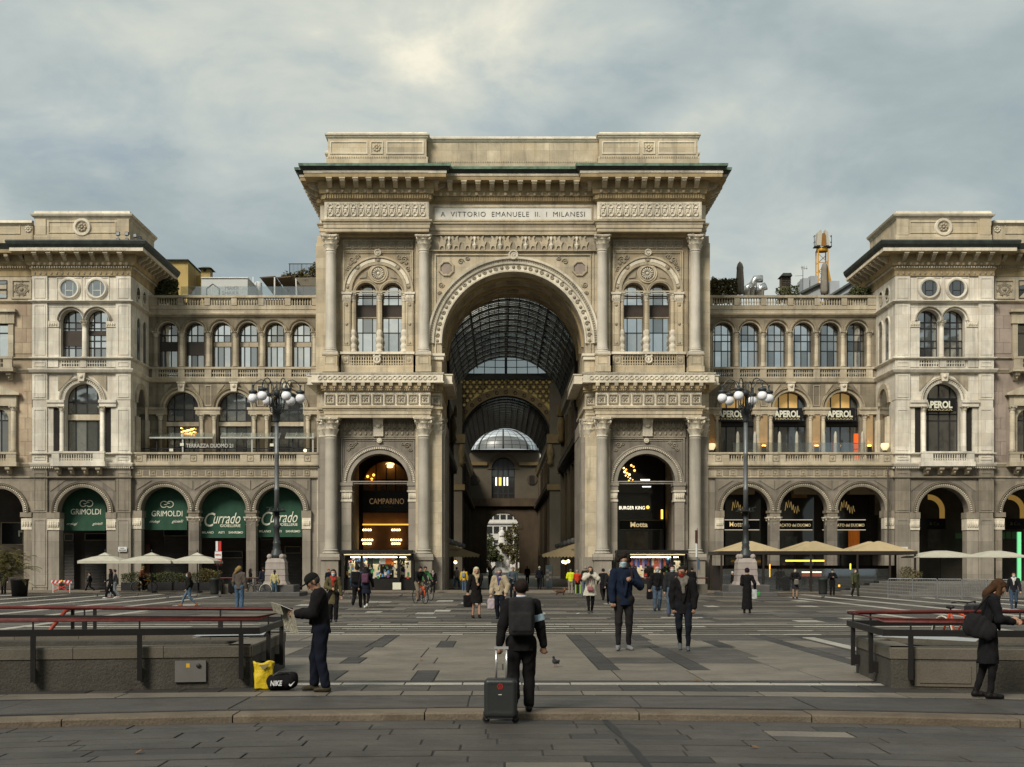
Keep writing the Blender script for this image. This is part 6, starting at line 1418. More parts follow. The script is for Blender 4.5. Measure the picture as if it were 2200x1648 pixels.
for p, q in((1586, 1062), (1733, 1062), (1853, 1062)):
 m=M();m.box(PX(p-30, 95.5), PX(p+34, 95.5), 95.2, 96.0, PZ(1062, 95.5), PZ(1048, 95.5));m.build('ceiling_beam', mat('beam_tan', (.34, .28, .19), .8), sh)
for q in(1660, 1780, 1895):
 m=M();m.box(xs_(q-9), xs_(q+9), YS-.5, YS-.02, 0, zs_(1060));m.build('inner_pier', S_LOW, sh)
YS=98.8;xs_=lambda p:PX(p, YS);zs_=lambda p:PZ(p, YS)
GLOWA=emis('glow_amber', (1, .58, .14), .15);GLOWG=emis('glow_green', (.25, 1, .45), .28)
for p0, c in((1958, 0), (2130, 1)):
 m=M();m.ring(xs_(p0+33), zs_(1098), [(xs_(24)-xs_(0), YS-.4), (xs_(35)-xs_(0), YS-.4), (xs_(35)-xs_(0), YS-.35), (xs_(24)-xs_(0), YS-.35)], 0, 92, 14);m.build('lit_arch_reveal', GLOWA, pr)
 m=M();m.box(xs_(p0+57), xs_(p0+68), YS-.4, YS-.35, zs_(1114), zs_(1098));m.build('lit_arch_reveal', GLOWA, pr)
 t=thing('shop_sign', ['black shop fascia inside the right pavilion arch', 'black shop fascia at the right edge of the photo'][c], 'sign', (xs_(p0+40), YS-.5, zs_(1137)), group='black fascias of the right corner shop')
 m=M();m.box(xs_(p0+10), xs_(p0+68), YS-.55, YS-.42, zs_(1137), zs_(1115));m.build('board', SIGNB, t)
 text('& Co.', xs_(p0+34), xs_(p0+56), zs_(1129), YS-.57, t, mat('lettering_dim', (.14, .12, .07), .5), h=.25)
m=M();m.box(xs_(2050), xs_(2066), YS-.3, YS-.2, zs_(1157), zs_(1146));m.build('lit_panel', mat('panel_green', (.10, .22, .10), .5), pr)
m=M();m.box(xs_(2066), xs_(2074), YS-.32, YS-.2, .2, zs_(1146));m.build('lit_strip', emis('glow_green_dim', (.3, 1, .45), .14), pr)
m=M();m.box(PX(2187, 94.6), PX(2194, 94.6), 94.6, 94.8, .3, PZ(1143, 94.6));m.build('light_tube', GLOWG, BLD['pal', 1])
for k in range(3):m=M();m.box(xs_(2152+k*12), xs_(2162+k*12), YS+.2, YS+.3, zs_(1157), zs_(1142));m.build('lit_panel', mat('panel_green', (.10, .22, .10), .5), BLD['pal', 1])
m=M();m.box(xs_(1990), xs_(2018), YS-.3, YS-.2, zs_(1180), zs_(1138));m.build('display_panel', mat('poster_dark', (.07, .06, .045), .6, .5, 2), pr)
m=M();m.tube([(PX(1907, 92.7), 92.62, PZ(1180, 92.7)), (PX(1907, 92.7), 92.62, PZ(1006, 92.7))], .06, 8);m.build('drain_pipe', mat('pipe_brown', (.07, .06, .05), .6), pr)
m=M();m.box(PX(5, 97), PX(52, 97), 96.8, 97, PZ(1170, 97), PZ(1123, 97));fb=m.build('window_panel', SIGNB, BLD['pal', 0]);m=M();panel_frame(m, PX(4, 97), PX(53, 97), PZ(1171, 97), PZ(1122, 97), 96.8, .07, .03);m.build('window_frame', mat('trim_tan', (.28, .23, .15), .5), fb);text('r', PX(39, 96.7), PX(49, 96.7), PZ(1152, 96.7), 96.72, fb, LETW, bold=.03)
YT=97.0;xt=lambda p:PX(p, YT);zt=lambda p:PZ(p, YT)
for k, (p, lb) in enumerate(((1571, 'black sign board in the window nearest the great arch, partly hidden by the right lamp'), (1693, 'black sign board with cream word in the middle terrace window'), (1807, 'black sign board with cream word in the terrace window nearest the right pavilion'))):
 t=thing('terrace_sign', lb, 'sign', (xt(p), YT, zt(900)), group='cream-lettered terrace signs')
 m=M();m.box(xt(p-33), xt(p+33), YT+.4, YT+.62, zt(904), zt(875));m.build('board', SIGNB, t)
 text('APEROL', xt(p-27), xt(p+28), zt(894.5), YT+.37, t, LETW, bold=.04, h=.50);text('TERRAZZA', xt(p-27), xt(p+28), zt(900.5), YT+.37, t, LETG, h=.12)
t=thing('terrace_sign', 'black sign board with cream word in the right corner pavilion window', 'sign', (PX(2017, 93.1), 93.2, PZ(885, 93.1)), group='cream-lettered terrace signs')
m=M();m.box(PX(1986, 93.3), PX(2053, 93.3), 93.2, 93.4, PZ(884, 93.3), PZ(856, 93.3));m.build('board', SIGNB, t);text('APEROL', PX(1987, 93.1), PX(2047, 93.1), PZ(876, 93.1), 93.17, t, LETW, bold=.04, h=.52);text('TERRAZZA', PX(1987, 93.1), PX(2047, 93.1), PZ(882, 93.1), 93.17, t, LETG, h=.12)
AMBW=mat('niche_amber_lit', (.34, .24, .13), .8, .2, 1)  # amber of the uplighter's light put into the panel colour
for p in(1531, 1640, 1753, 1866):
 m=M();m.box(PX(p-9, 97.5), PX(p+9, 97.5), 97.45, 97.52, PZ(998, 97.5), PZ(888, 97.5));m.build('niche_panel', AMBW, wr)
 t=thing('uplighter', {1531:'amber uplighter in the niche beside the great arch', 1640:'amber uplighter in the second terrace niche from the great arch', 1753:'amber uplighter in the third terrace niche from the great arch', 1866:'amber uplighter in the niche next to the right pavilion'}[p], 'lamp', (PX(p, 97.3), 97.1, PZ(1000, 97.3)), group='amber terrace uplighters')
 m=M();m.box(PX(p, 97.3)-.16, PX(p, 97.3)+.16, 97.0, 97.2, PZ(1000, 97.3), PZ(959, 97.3));m.build('housing', IRON, t);m=M();m.box(PX(p, 97.3)-.12, PX(p, 97.3)+.12, 97.03, 97.17, PZ(959, 97.3)+.001, PZ(957, 97.3));m.build('bulb', emis('uplight', (1, .50, .10), 16), t)
def globe_lamp(px, r, lb):
 Y=93.6;c=(PX(px, Y), Y, PZ(958, Y));t=thing('terrace_lamp', lb, 'lamp', (c[0], c[1], PZ(972, Y)), group='glowing round terrace lamps')
 m=M();m.lathe([(.14, -r*1.05), (.16, -r*.9), (r*.8, -r*.6), (r, 0), (r*.9, r*.55), (r*.7, r*.62)], c[0], c[1], 16, c[2]);m.build('shade', emis('shade_cream', (1, .86, .50), .62), t, True);m=M();m.lathe([(.16, 0), (.1, .2)], c[0], c[1], 10, PZ(972, Y));m.build('foot', IRON, t)
globe_lamp(1901, .30, 'cream goblet lamp on the terrace parapet by the right pavilion');globe_lamp(1529, .28, 'cream goblet lamp on the terrace parapet beside the great arch')
UMB=mat('umbrella_cream', (.40, .385, .32), .85, .1, 3, .1, 40)
UMBG=mat('umbrella_grey', (.20, .18, .15), .85, .15, 4, .1, 40)
def folded(px, Y, z0, z1, r, lb, mt, grp):
 x=PX(px, Y);t=thing('folded_parasol', lb, 'parasol', (x, Y, z0), group=grp);h=z1-z0
 m=M();m.lathe([(r*.8, h*.28), (r*1.0, h*.36), (r*.9, h*.6), (r*.75, h*.82), (r*.8, h*.87), (r*.55, h*.95), (.03, h)], x, Y, 20, z0, mod=lambda a, z:1+.12*math.cos(5*a));m.build('canopy', mt, t, True)
 m=M();m.lathe([(.035, 0), (.035, h*.4)], x, Y, 8, z0);m.lathe([(r*1.2, 0), (r*1.2, .06)], x, Y, 12, z0);m.build('pole', IRON, t)
zfl=PZ(998, YG)+.02
for p, lb in((1585, 'folded white parasol behind the right lamp post'), (1622, 'second folded white parasol on the terrace from the great arch'), (1675, 'third folded white parasol on the terrace from the great arch'), (1712, 'folded white parasol before the middle terrace window'), (1770, 'folded white parasol between the two right terrace windows'), (1795, 'folded white parasol before the last terrace window'), (1853, 'folded white parasol nearest the right pavilion')):
 folded(p, 95.2, zfl, PZ(927, 95.2), .15, lb, UMB, 'folded parasols on the right terrace')
t=thing('patio_heater', 'glowing orange column heater on the right terrace', 'heater', (PX(1839, 95), 95, zfl));m=M();m.box(PX(1839, 95)-.14, PX(1839, 95)+.14, 94.9, 95.1, zfl, PZ(932, 95));m.build('glow_column', emis('heater_orange', (1, .12, .01), .55), t);m=M()
for k in range(4):m.box(PX(1839, 95)-.15, PX(1839, 95)+.15, 94.88, 95.12, zfl+.35+k*.42, zfl+.39+k*.42)
m.build('grille', IRON, t)
t=thing('glass_screen', 'clear glass wind screen along the right terrace parapet', 'screen', (PX(1720, 93.7), 93.7, PZ(972, 93.7)))
for k in range(5):a, b=1575+k*58, 1632+k*58;m=M();m.box(PX(a, 93.7), PX(b, 93.7), 93.69, 93.71, PZ(972, 93.7), PZ(951, 93.7));m.build('pane', GLC, t)
YT=94.3;xt=lambda p:PX(p, YT);zt=lambda p:PZ(p, YT)
t=thing('terrace_canopy', 'glass canopy on thin posts with raised lettering over the left terrace', 'canopy', (xt(500), YT, zfl))
GLROOF=glassm('glass_roof', (.30, .33, .28), .25, .15, 0, (.9, .95, .9), .35)
STEEL=mat('steel_pale', (.42, .43, .40), .45, .1, 3, metal=.5)
for(a, b) in((321, 457), (474, 600), (613, 675)):
 n=max(2, round((b-a)/22))
 for k in range(n):
  q0, q1=a+(b-a)*k/n, a+(b-a)*(k+1)/n;m=M()
  m.add([(xt(q0), YT, zt(941)), (xt(q1), YT, zt(941)), (PX(q1+4, 97.3), 97.3, PZ(930, 97.3)), (PX(q0+4, 97.3), 97.3, PZ(930, 97.3))], [(0, 1, 2, 3)]);m.build('roof_pane', GLROOF, t)
  m=M();m.tube([(xt(q0), YT, zt(940.5)), (PX(q0+4, 97.3), 97.3, PZ(929.5, 97.3))], .03, 4);m.build('glazing_bar', STEEL, t)
 m=M();m.box(xt(a), xt(b), YT-.04, YT+.04, zt(942), zt(939));m.build('edge_beam', STEEL, t)
for p in(392, 541, 672):m=M();m.box(xt(p)-.05, xt(p)+.05, YT+.05, YT+.15, zfl, zt(930));m.build('post', STEEL, t)
for p in(335, 405, 480, 555, 628):m=M();m.box(xt(p)-.04, xt(p)+.04, YT+.2, YT+.26, zfl, zt(941));m.build('post', IRON, t)
m=M();m.box(xt(300), xt(682), YT+.3, YT+.34, zt(964), zt(962));m.box(xt(300), xt(682), YT+.3, YT+.34, zt(969), zt(967.5));m.build('guard_rail', IRON, t)
text('TERRAZZA DUOMO 21', xt(400), xt(501), zt(961.5), YT-.02, t, mat('lettering_grey', (.42, .42, .39), .6), h=.28, bold=.015)
for p, q in((387, 952), (580, 953), (364, 964)):m=M();m.box(xt(p), xt(p+8), YT-.03, YT, zt(q+6), zt(q));m.build('notice', LETW, t)
c=thing('chandelier', 'cluster of golden lights in the left terrace window', 'lamp', (PX(402, 97.9), 97.9, PZ(935, 97.9)))
for k in range(34):m=M();m.sphere((PX(389+(k*7.3)%30, 97.9), 97.9, PZ(920+(k*5.7)%15, 97.9)), .05, 5, 4);m.build('bulb', WARM2 if k%3 else WARM, c)
t=thing('terrace_bulb_lamp', 'small glowing lamp on the left terrace beside the great arch', 'lamp', (PX(655.5, 94), 94, zfl));m=M();m.lathe([(.05, 0), (.04, PZ(972, 94)-zfl)], PX(655.5, 94), 94, 8, zfl);m.build('stem', IRON, t);m=M();m.sphere((PX(655.5, 94), 94, PZ(968, 94)), .11, 10, 7);m.build('bulb', emis('bulb_soft', (1, .8, .4), 2.5), t, True)
# ================================================================ kiosks between the column pedestals
def multicol():
 m=bpy.data.materials.new('souvenirs');m.use_nodes=True;t_=m.node_tree;p=t_.nodes['Principled BSDF'];g=N(t_, 'ShaderNodeNewGeometry');r=N(t_, 'ShaderNodeValToRGB');r.color_ramp.interpolation='CONSTANT'
 cols=[(.5, .5, .46), (.5, .04, .03), (.03, .05, .2), (.5, .36, .08), (.05, .25, .08), (.45, .45, .5), (.2, .05, .25), (.6, .2, .04), (.02, .02, .02), (.55, .5, .3), (.08, .2, .4)]
 e_=r.color_ramp.elements;e_[0].color=(*cols[0], 1);e_[1].position=.95;e_[1].color=(*cols[1], 1)
 for i, c_ in enumerate(cols[2:]):q=e_.new((i+1)/11);q.color=(*c_, 1)
 t_.links.new(g.outputs['Random Per Island'], r.inputs[0]);t_.links.new(r.outputs[0], p.inputs['Base Color']);p.inputs['Roughness'].default_value=.6
 MATS['souvenirs']=m;return m
SOUV=multicol()
def kiosk(p0, p1, lb, kind):
 Y=91.2;x=lambda p:PX(p, Y);z=lambda p:PZ(p, Y);a, b=x(p0), x(p1);w=b-a;rn=random.Random(p0)
 t=thing('souvenir_kiosk', lb, 'kiosk', ((a+b)/2, Y+.8, .05))
 BK=mat('kiosk_black', (.014, .013, .012), .4, .2, 2)
 m=M();m.bbox(a-.1, b+.1, Y-.75, Y+1.2, z(1189), z(1182), .03);m.build('roof', BK, t)
 m=M();m.box(a+.1, b-.1, Y-.35, Y-.25, z(1192.5), z(1191));m.build('light_strip', emis('kiosk_strip', (1, .82, .45), 1.1), t)
 m=M();m.box(a, b, Y+1.0, Y+1.2, .05, z(1190));m.build('back_wall', BK, t)
 for q in(0, .27 if kind==0 else .14, .80, 1):m=M();xx=a+w*q;m.box(xx-.09, xx+.09, Y-.2, Y+1.0, .05, z(1189.5));m.build('pillar', BK, t)
 m=M();m.box(a+.1, b-.1, Y+.25, Y+.9, .05, .85);m.build('counter', BK, t)
 m=M()
 for i in range(150 if kind==0 else 90):
  xx=a+.25+rn.random()*(w-.5);zz=.9+rn.random()*1.35;s1=rn.uniform(.03, .09);s2=rn.uniform(.04, .12)
  yy=Y+.1+rn.random()*.5;m.box(xx-s1, xx+s1, yy, yy+.03, zz-s2, zz+s2)
 m.build('souvenirs', SOUV, t, kind='stuff')
 if kind==0:
  for i, c_ in enumerate(((.03, .05, .035), (.06, .10, .07), (.48, .48, .46), (.62, .12, .02))):
   xx=a+w*(.35+.09*i);m=M();m.box(xx, xx+w*.085, Y-.1, Y-.05, z(1212), z(1199));m.build('flag', mat('flag_%d'%i, c_, .8), t)
  m=M();m.box(a+w*.72, a+w*.84, Y-.3, Y-.24, .12, .6);m.build('notice_board', LETW, t)
 else:
  for i in range(15):
   xx=a+w*(.2+.035*i);c_=rn.choice([(.5, .5, .5), (.2, .05, .05), (.03, .03, .05), (.25, .18, .3), (.1, .3, .06), (.4, .1, .05), (.45, .42, .35), (.05, .08, .25)])
   m=M();hz=rn.uniform(.4, .8);m.prism([(xx-.07, z(1199)), (xx+.07, z(1199)), (xx+.09, z(1199)-hz), (xx-.09, z(1199)-hz)], Y-.1, Y-.04);m.build('scarf', mat('scarf_%.2f_%.2f_%.2f'%c_, c_, .9), t)
  m=M();m.box(a+w*.42, a+w*.62, Y-.3, Y-.26, z(1197), z(1191));m.build('notice_board', LETW, t)
 for q in((.06, .24, .42, .72, .88) if kind==0 else(.04, .30, .55, .84)):m=M();m.box(a+w*q, a+w*(q+.1), Y+.70, Y+.72, .95, 2.1);m.build('lit_shelf', emis('shelf_glow', (1, .85, .55), .26), t)
 m=M();m.box(a+w*.1, b-w*.1, Y+.3, Y+.5, 2.32, 2.36);m.build('ceiling_lamp', emis('kiosk_lamp', (1, .9, .7), 14), t)
kiosk(737, 886, 'lit souvenir kiosk with hanging flags under the left portico arch', 0);kiosk(1327, 1473, 'lit souvenir kiosk with hanging scarves under the right portico arch', 1)
# ================================================================ street lamps
def street_lamp(px, lb):
 Y=78.;k=Y/FPX;X0=PX(px, Y);z=lambda p:PZ(p, Y)
 t=thing('street_lamp', lb, 'street lamp', (X0, Y, 0), group='six-globe lamp posts')
 PINK=mat('lamp_stone', (.30, .26, .235), .75, .15, 2, .3, 20, streak=.25);DK=mat('lamp_granite', (.075, .072, .068), .75, .2, 2, .3, 20);LM=mat('lamp_iron', (.045, .05, .052), .5, .25, 5, metal=.4)
 m=M();m.bbox(X0-1.6, X0+1.6, Y-1.6, Y+1.6, 0, z(1271), .04);m.bbox(X0-1.2, X0+1.2, Y-1.2, Y+1.2, z(1271), z(1256), .04);m.build('plinth', DK, t)
 for(q0, q1, w0, w1) in((1256, 1248, .72, .62), (1248, 1236, .60, .58), (1236, 1223, .60, .56), (1223, 1209, .58, .55), (1209, 1199, .57, .44)):
  m=M();m.add([(X0+sx*w0, Y+sy*w0, z(q0)) for sx, sy in((-1, -1), (1, -1), (1, 1), (-1, 1))]+[(X0+sx*w1, Y+sy*w1, z(q1)-.012) for sx, sy in((-1, -1), (1, -1), (1, 1), (-1, 1))], [(4, 5, 6, 7), (0, 1, 5, 4), (1, 2, 6, 5), (2, 3, 7, 6), (3, 0, 4, 7)]);m.build('pedestal_block', PINK, t)
 for sx in(-1, 1):m=M();m.sphere((X0+sx*.36, Y-.36, z(1196)), .16, 10, 7);m.sphere((X0+sx*.36, Y+.36, z(1196)), .16, 10, 7);m.build('pedestal_scroll', PINK, t, True)
 m=M();m.lathe([(.38, 0), (.38, .22), (.32, .3), (.30, .42), (.22, .5), (.24, .6), (.2, .75), (.23, .85), (.2, 1.0)], X0, Y, 16, z(1199));m.build('iron_base', LM, t, True)
 m=M();m.lathe([(.19, 0), (.21, .1), (.17, .2), (.155, .9), (.24, 1.0), (.16, 1.15), (.15, z(1100)-z(1168))], X0, Y, 12, z(1168), mod=lambda a, h:1+.08*math.cos(6*a));m.build('lower_shaft', LM, t, True)
 m=M();m.lathe([(.12, 0), (.56, .05), (.58, .1), (.12, .14)], X0, Y, 20, z(1101));
 for i in range(10):a=2*math.pi*i/10;m.tube([(X0+.5*math.cos(a), Y+.5*math.sin(a), z(1099)), (X0+.42*math.cos(a), Y+.42*math.sin(a), z(1092)), (X0+.62*math.cos(a), Y+.62*math.sin(a), z(1090))], .02, 4)
 m.build('collar_ring', LM, t)
 m=M();m.lathe([(.145, 0), (.14, 1.2), (.17, 1.25), (.135, 1.32), (.13, 3.3), (.16, 3.36), (.125, 3.42), (.115, z(905)-z(1098))], X0, Y, 14, z(1098));m.build('pole', mat('lamp_pole', (.15, .16, .165), .5, .15, 4, metal=.5), t, True)
 m=M();m.lathe([(.12, 0), (.2, .1), (.14, .2), (.22, .32), (.18, .6), (.3, .75), (.12, .85)], X0, Y, 12, z(908));m.lathe([(.05, 0), (.05, 1.1), (.20, 1.15), (.21, 1.4), (.05, 1.5), (.03, 2.0)], X0, Y, 12, z(892));m.build('crown_core', LM, t, True)
 ZG=z(855)
 for i in range(6):
  a=math.pi*i/3+rad(3);c, s_=math.cos(a), math.sin(a)
  pts=[(.1, z(893)), (.35, z(884)), (.43, z(868)), (.44, z(848)), (.5, z(829)), (.68, z(818)), (.92, z(816)), (1.15, z(820)), (1.34, z(828)), (1.38, z(838))]
  m=M();m.tube([(X0+r_*c, Y+r_*s_, zz) for r_, zz in pts], .032, 6);b=rad(60)
  for q in(.18, .3):m.tube([(X0+(q+.16)*c, Y+(q+.16)*s_, z(884-q*30)), (X0+q*math.cos(a+b/2), Y+q*math.sin(a+b/2), z(875)), (X0+(q+.16)*math.cos(a+b), Y+(q+.16)*math.sin(a+b), z(866))], .025, 4)
  ar=m.build('arm', LM, t)
  m=M();m.lathe([(.03, .5), (.1, .46), (.03, .38), (.05, .2), (.25, .14), (.27, .04), (.2, -.02)], X0+1.38*c, Y+1.38*s_, 14, z(845));m.build('cap', LM, ar, True)
  m=M();m.sphere((X0+1.38*c, Y+1.38*s_, ZG-.02), .285, 18, 12);m.build('globe', mat('globe_opal', (.74, .75, .78), .35, .02, 2, spec=.3), ar, True)
street_lamp(594.5, 'tall six-globe lamp post on pale stone base in front of the green awnings');street_lamp(1602, 'tall six-globe lamp post in front of the right wing stall')
# ================================================================ café furniture and canopies
def parasol(px, Y, w, zb, zt_, lb, mt, vent=True):
 x=PX(px, Y);t=thing('cafe_parasol', lb, 'parasol', (x, Y, .06), group='open cream parasols');h=w/2
 m=M();A=[(x-h, Y-h), (x+h, Y-h), (x+h, Y+h), (x-h, Y+h)];mid=[]
 V=[(a, b, zb) for a, b in A]+[(x+(a-x)*.5, Y+(b-Y)*.5, zb+(zt_-zb)*.55) for a, b in A]+[(x+(a-x)*.16, Y+(b-Y)*.16, zt_-.1) for a, b in A]
 V+=[(a, b, zb-(.17 if vent else .06)) for a, b in A]
 F=[(i+4*j, (i+1)%4+4*j, (i+1)%4+4*j+4, i+4*j+4) for j in(0, 1) for i in range(4)]+[(8, 9, 10, 11)]+[(12+i, 12+(i+1)%4, (i+1)%4, i) for i in range(4)]
 m.add(V, F);cn=m.build('canopy', mt, t)
 if vent:
  m=M();q=h*.26;m.add([(x-q, Y-q, zt_-.1), (x+q, Y-q, zt_-.1), (x+q, Y+q, zt_-.1), (x-q, Y+q, zt_-.1), (x, Y, zt_+.1)], [(0, 1, 4), (1, 2, 4), (2, 3, 4), (3, 0, 4)]);m.build('vent_cap', mt, cn);m=M();m.lathe([(.03, 0), (.05, .1), (.02, .2)], x, Y, 6, zt_+.08);m.build('finial', IRON, cn)
 m=M();m.lathe([(.35, .0), (.35, .06), (.04, .08), (.03, zt_-.1)], x, Y, 10, .06);m.build('pole', IRON, t)
 m=M()
 for a, b in A:m.tube([(x, Y, zt_-.2), (a, b, zb-.02)], .018, 4)
 m.build('ribs', IRON, t)
Yp=86.
for p, w_, lb in((226, 2.75, 'smallest open cream parasol by the left pavilion pier'), (326, 3.3, 'wide open cream parasol between the two other left ones'), (424, 2.75, 'open cream parasol beside the red metro sign')):
 parasol(p, Yp, w_, PZ(1205, Yp), PZ(1190, Yp), lb, UMB)
for p, w_, lb in((2020, 4.0, 'flat white parasol left of the green light tube'), (2138, 3.4, 'flat white parasol nearest the right edge')):parasol(p, 87.5, w_, PZ(1196.5, 87.5), PZ(1180, 87.5), lb, UMB, False)
Yc=86.6;xcn=lambda p:PX(p, Yc);zcn=lambda p:PZ(p, Yc)
t=thing('dining_pavilion', 'glazed dining pavilion with three beige pyramid roofs in front of the right arcade', 'pavilion', (xcn(1758), Yc+2, .06))
BEI=mat('canvas_beige', (.36, .285, .165), .85, .1, 2, .1, 40)
m=M();m.box(xcn(1545), xcn(1971), Yc-.06, Yc+.06, zcn(1191.5), zcn(1184));m.box(xcn(1545), xcn(1971), Yc+4.4, Yc+4.5, zcn(1191.5), zcn(1184));m.box(xcn(1545), xcn(1545)+.12, Yc+.06, Yc+4.4, zcn(1191.5), zcn(1184));m.box(xcn(1971)-.12, xcn(1971), Yc+.06, Yc+4.4, zcn(1191.5), zcn(1184));m.build('fascia_beam', mat('pavilion_brown', (.022, .016, .012), .5), t)
for k in range(3):
 a, b=xcn(1550+139.5*k), xcn(1550+139.5*(k+1))-.05;cx_=(a+b)/2;zz0=zcn(1184)+.003
 for q, (ya, yb2) in enumerate(((Yc, Yc+2.2), (Yc+2.2, Yc+4.4))):
  m=M();ym_=(ya+yb2)/2;m.add([(a, ya, zz0), (b, ya, zz0), (b, yb2, zz0), (a, yb2, zz0), (cx_-.1, ym_, zcn(1162)+.02*q), (cx_+.1, ym_, zcn(1162)+.02*q)], [(0, 1, 5, 4), (1, 2, 5), (2, 3, 4, 5), (3, 0, 4)]);m.build('pyramid_roof', BEI, t)
for p in(1550, 1640, 1742, 1842, 1912, 1966):
 for yy in(Yc, Yc+4.3):m=M();m.box(xcn(p)-.06, xcn(p)+.06, yy-.05, yy+.05, .06, zcn(1191));m.build('post', mat('pavilion_brown', (.022, .016, .012), .5), t)
for a, b in((1550, 1640), (1640, 1742), (1742, 1842), (1842, 1912)):m=M();m.box(xcn(a)+.08, xcn(b)-.08, Yc+.02, Yc+.03, .1, 1.55);m.build('glass_panel', GLC, t)
m=M();m.box(xcn(1552), xcn(1965), Yc+4.0, Yc+4.2, .06, zcn(1215));m.build('rear_screen', DARKIN, t)
def bar(nm, p0, p1, q0, q1, y, mt, par):m=M();m.box(PX(p0, y), PX(p1, y), y, y+.05, PZ(q1, y), PZ(q0, y));return m.build(nm, mt, par)
bar('light_bar', 1688, 1771, 1203, 1206.5, Yc+2, emis('bar_amber', (1, .50, .05), 2.2), t)
for p0 in(1723, 1745.5):bar('light_bar', p0, p0+19.5, 1228, 1230.5, Yc+2, emis('bar_white', (1, .9, .65), 3), t);bar('counter_front', p0, p0+19.5, 1231.5, 1238.5, Yc+2.05, emis('counter_red', (1, .16, .03), .22), t)
bar('light_tube', 1653, 1655, 1212, 1240, Yc+1.5, emis('bar_amber', (1, .50, .05), 2.2), t);bar('light_tube', 1826, 1828.5, 1211, 1224, Yc+2, emis('bar_amber', (1, .50, .05), 2.2), t);bar('light_tube', 1801, 1805, 1256, 1261, Yc+1, emis('bar_amber', (1, .50, .05), 2.2), t)
for p in(1660, 1700, 1790, 1850, 1890):bar('table', p, p+16, 1248, 1249.5, Yc+1.5, IRON, t)
def hedge(p0, p1, Y, zt_, lb, mt, wild=0.0):
 a, b=PX(p0, Y), PX(p1, Y);t=thing('hedge_planter', lb, 'planter', ((a+b)/2, Y, .0), group='dark planters with hedges');rn=random.Random(p0)
 m=M();m.bbox(a, b, Y-.3, Y+.3, .0, .62, .03);m.build('trough', IRON, t)
 m=M()
 for _ in range(1500):
  x=rn.uniform(a, b);z=.6+rn.random()**.8*(zt_-.6)*(1+wild*math.sin(x*3));y=Y+rn.uniform(-.35, .35)
  d=Vector((rn.gauss(0, 1), rn.gauss(0, 1), rn.gauss(.4, 1))).normalized();e_=d.cross(Vector((rn.gauss(0, 1), rn.gauss(0, 1), 1))).normalized();s1=rn.uniform(.05, .13);p=Vector((x, y, z))
  m.add([tuple(p), tuple(p+d*s1*.5+e_*s1*.25), tuple(p+d*s1), tuple(p+d*s1*.5-e_*s1*.25)], [(0, 1, 2, 3)])
 m.build('foliage', mt, t)
for p0, p1, lb in((262, 300, 'dark planter with white flowers behind the yellow bicycle'), (318, 372, 'dark hedge planter behind the striding woman in jeans'), (376, 428, 'dark hedge planter under the parasol by the metro sign'), (430, 474, 'tall reddish hedge planter beside the metro sign')):
 hedge(p0, p1, 90.2, 1.25 if p0<420 else 1.5, lb, LEAF if p0<420 else LEAF2, .1)
hedge(1935, 1980, 84, 1.5, 'hedge planter with yellow blooms by the crowd barriers', LEAF2, .2)
t=thing('potted_palm', 'bushy potted palm at the left edge of the photo', 'plant', (PX(25, 76), 76, 0));cx_, cy_=PX(20, 76), 76.;rn=random.Random(3)
m=M();m.lathe([(.42, 0), (.5, .9), (.53, .92), (.53, 1.0), (.45, 1.0)], PX(42, 76), cy_, 16, 0);m.build('pot', IRON, t, True)
m=M()
for k in range(95):
 a=rn.uniform(0, 2*math.pi);L=rn.uniform(1.3, 2.4);el_=rn.uniform(.3, 1.4);base=Vector((cx_+rn.uniform(-.5, .5), cy_+rn.uniform(-.4, .4), .9+rn.random()*1.2));pts=[]
 for i in range(9):f=i/8;pts.append(base+Vector((math.cos(a)*math.cos(el_)*L*f, math.sin(a)*math.cos(el_)*L*f, math.sin(el_)*L*f-.75*f*f*L*.7)))
 for i in range(2, 9):
  d=(pts[i]-pts[i-1]).normalized();sd_=d.cross(Vector((0, 0, 1))).normalized()
  for q in(-1, 1):
   for j in(0, .5):p=pts[i-1].lerp(pts[i], j);tip=p+sd_*q*.34*(1.15-i/9)+d*.2-Vector((0, 0, .1));m.add([tuple(p), tuple(p+d*.045), tuple(tip)], [(0, 1, 2)])
m.build('fronds', mat('palm_green', (.085, .075, .018), .7, .4, 2, irand=.5), t)
# ================================================================ signs, bins, barriers
def post_sign(px, py, zt_, plates, lb, grp=None):
 Y=GY(py);x=PX(px, Y);t=thing('sign_post', lb, 'sign', (x, Y, 0), group=grp)
 m=M();m.lathe([(.06, 0), (.04, .05), (.035, zt_)], x, Y, 8, 0);m.build('post', mat('post_grey', (.14, .14, .14), .5), t)
 for(dx0, dx1, q0, q1, mt, dy) in plates:m=M();m.bbox(PX(px+dx0, Y), PX(px+dx1, Y), Y-.08-dy, Y-.05-dy, PZ(q1, Y), PZ(q0, Y), .01);m.build('plate', mt, t)
 return t, Y
SW=mat('sign_white', (.55, .56, .56), .5, .06);SR=mat('sign_red', (.42, .025, .018), .5, .1)
t, Y=post_sign(468, 1273, 3.0, [(-6, 9, 1185, 1200, SW, 0), (-6, 9, 1200.5, 1215.5, SR, 0), (2, 8, 1163, 1184, SR, 0), (-4, 1, 1163, 1184, SW, 0.01)], 'red and white metro sign post beside the hedge')
text('M', PX(466, Y), PX(473, Y), PZ(1214, Y), Y-.12, t, SW, bold=.03);text('METRO', PX(463.5, Y), PX(475, Y), PZ(1193, Y), Y-.12, t, SR, bold=.02)
t, Y=post_sign(103, 1268, PZ(1191, 90), [(-5, 5, 1194, 1208, SW, 0), (-5, 5, 1209.5, 1215, SW, 0)], 'no parking sign on a post before the left pavilion')
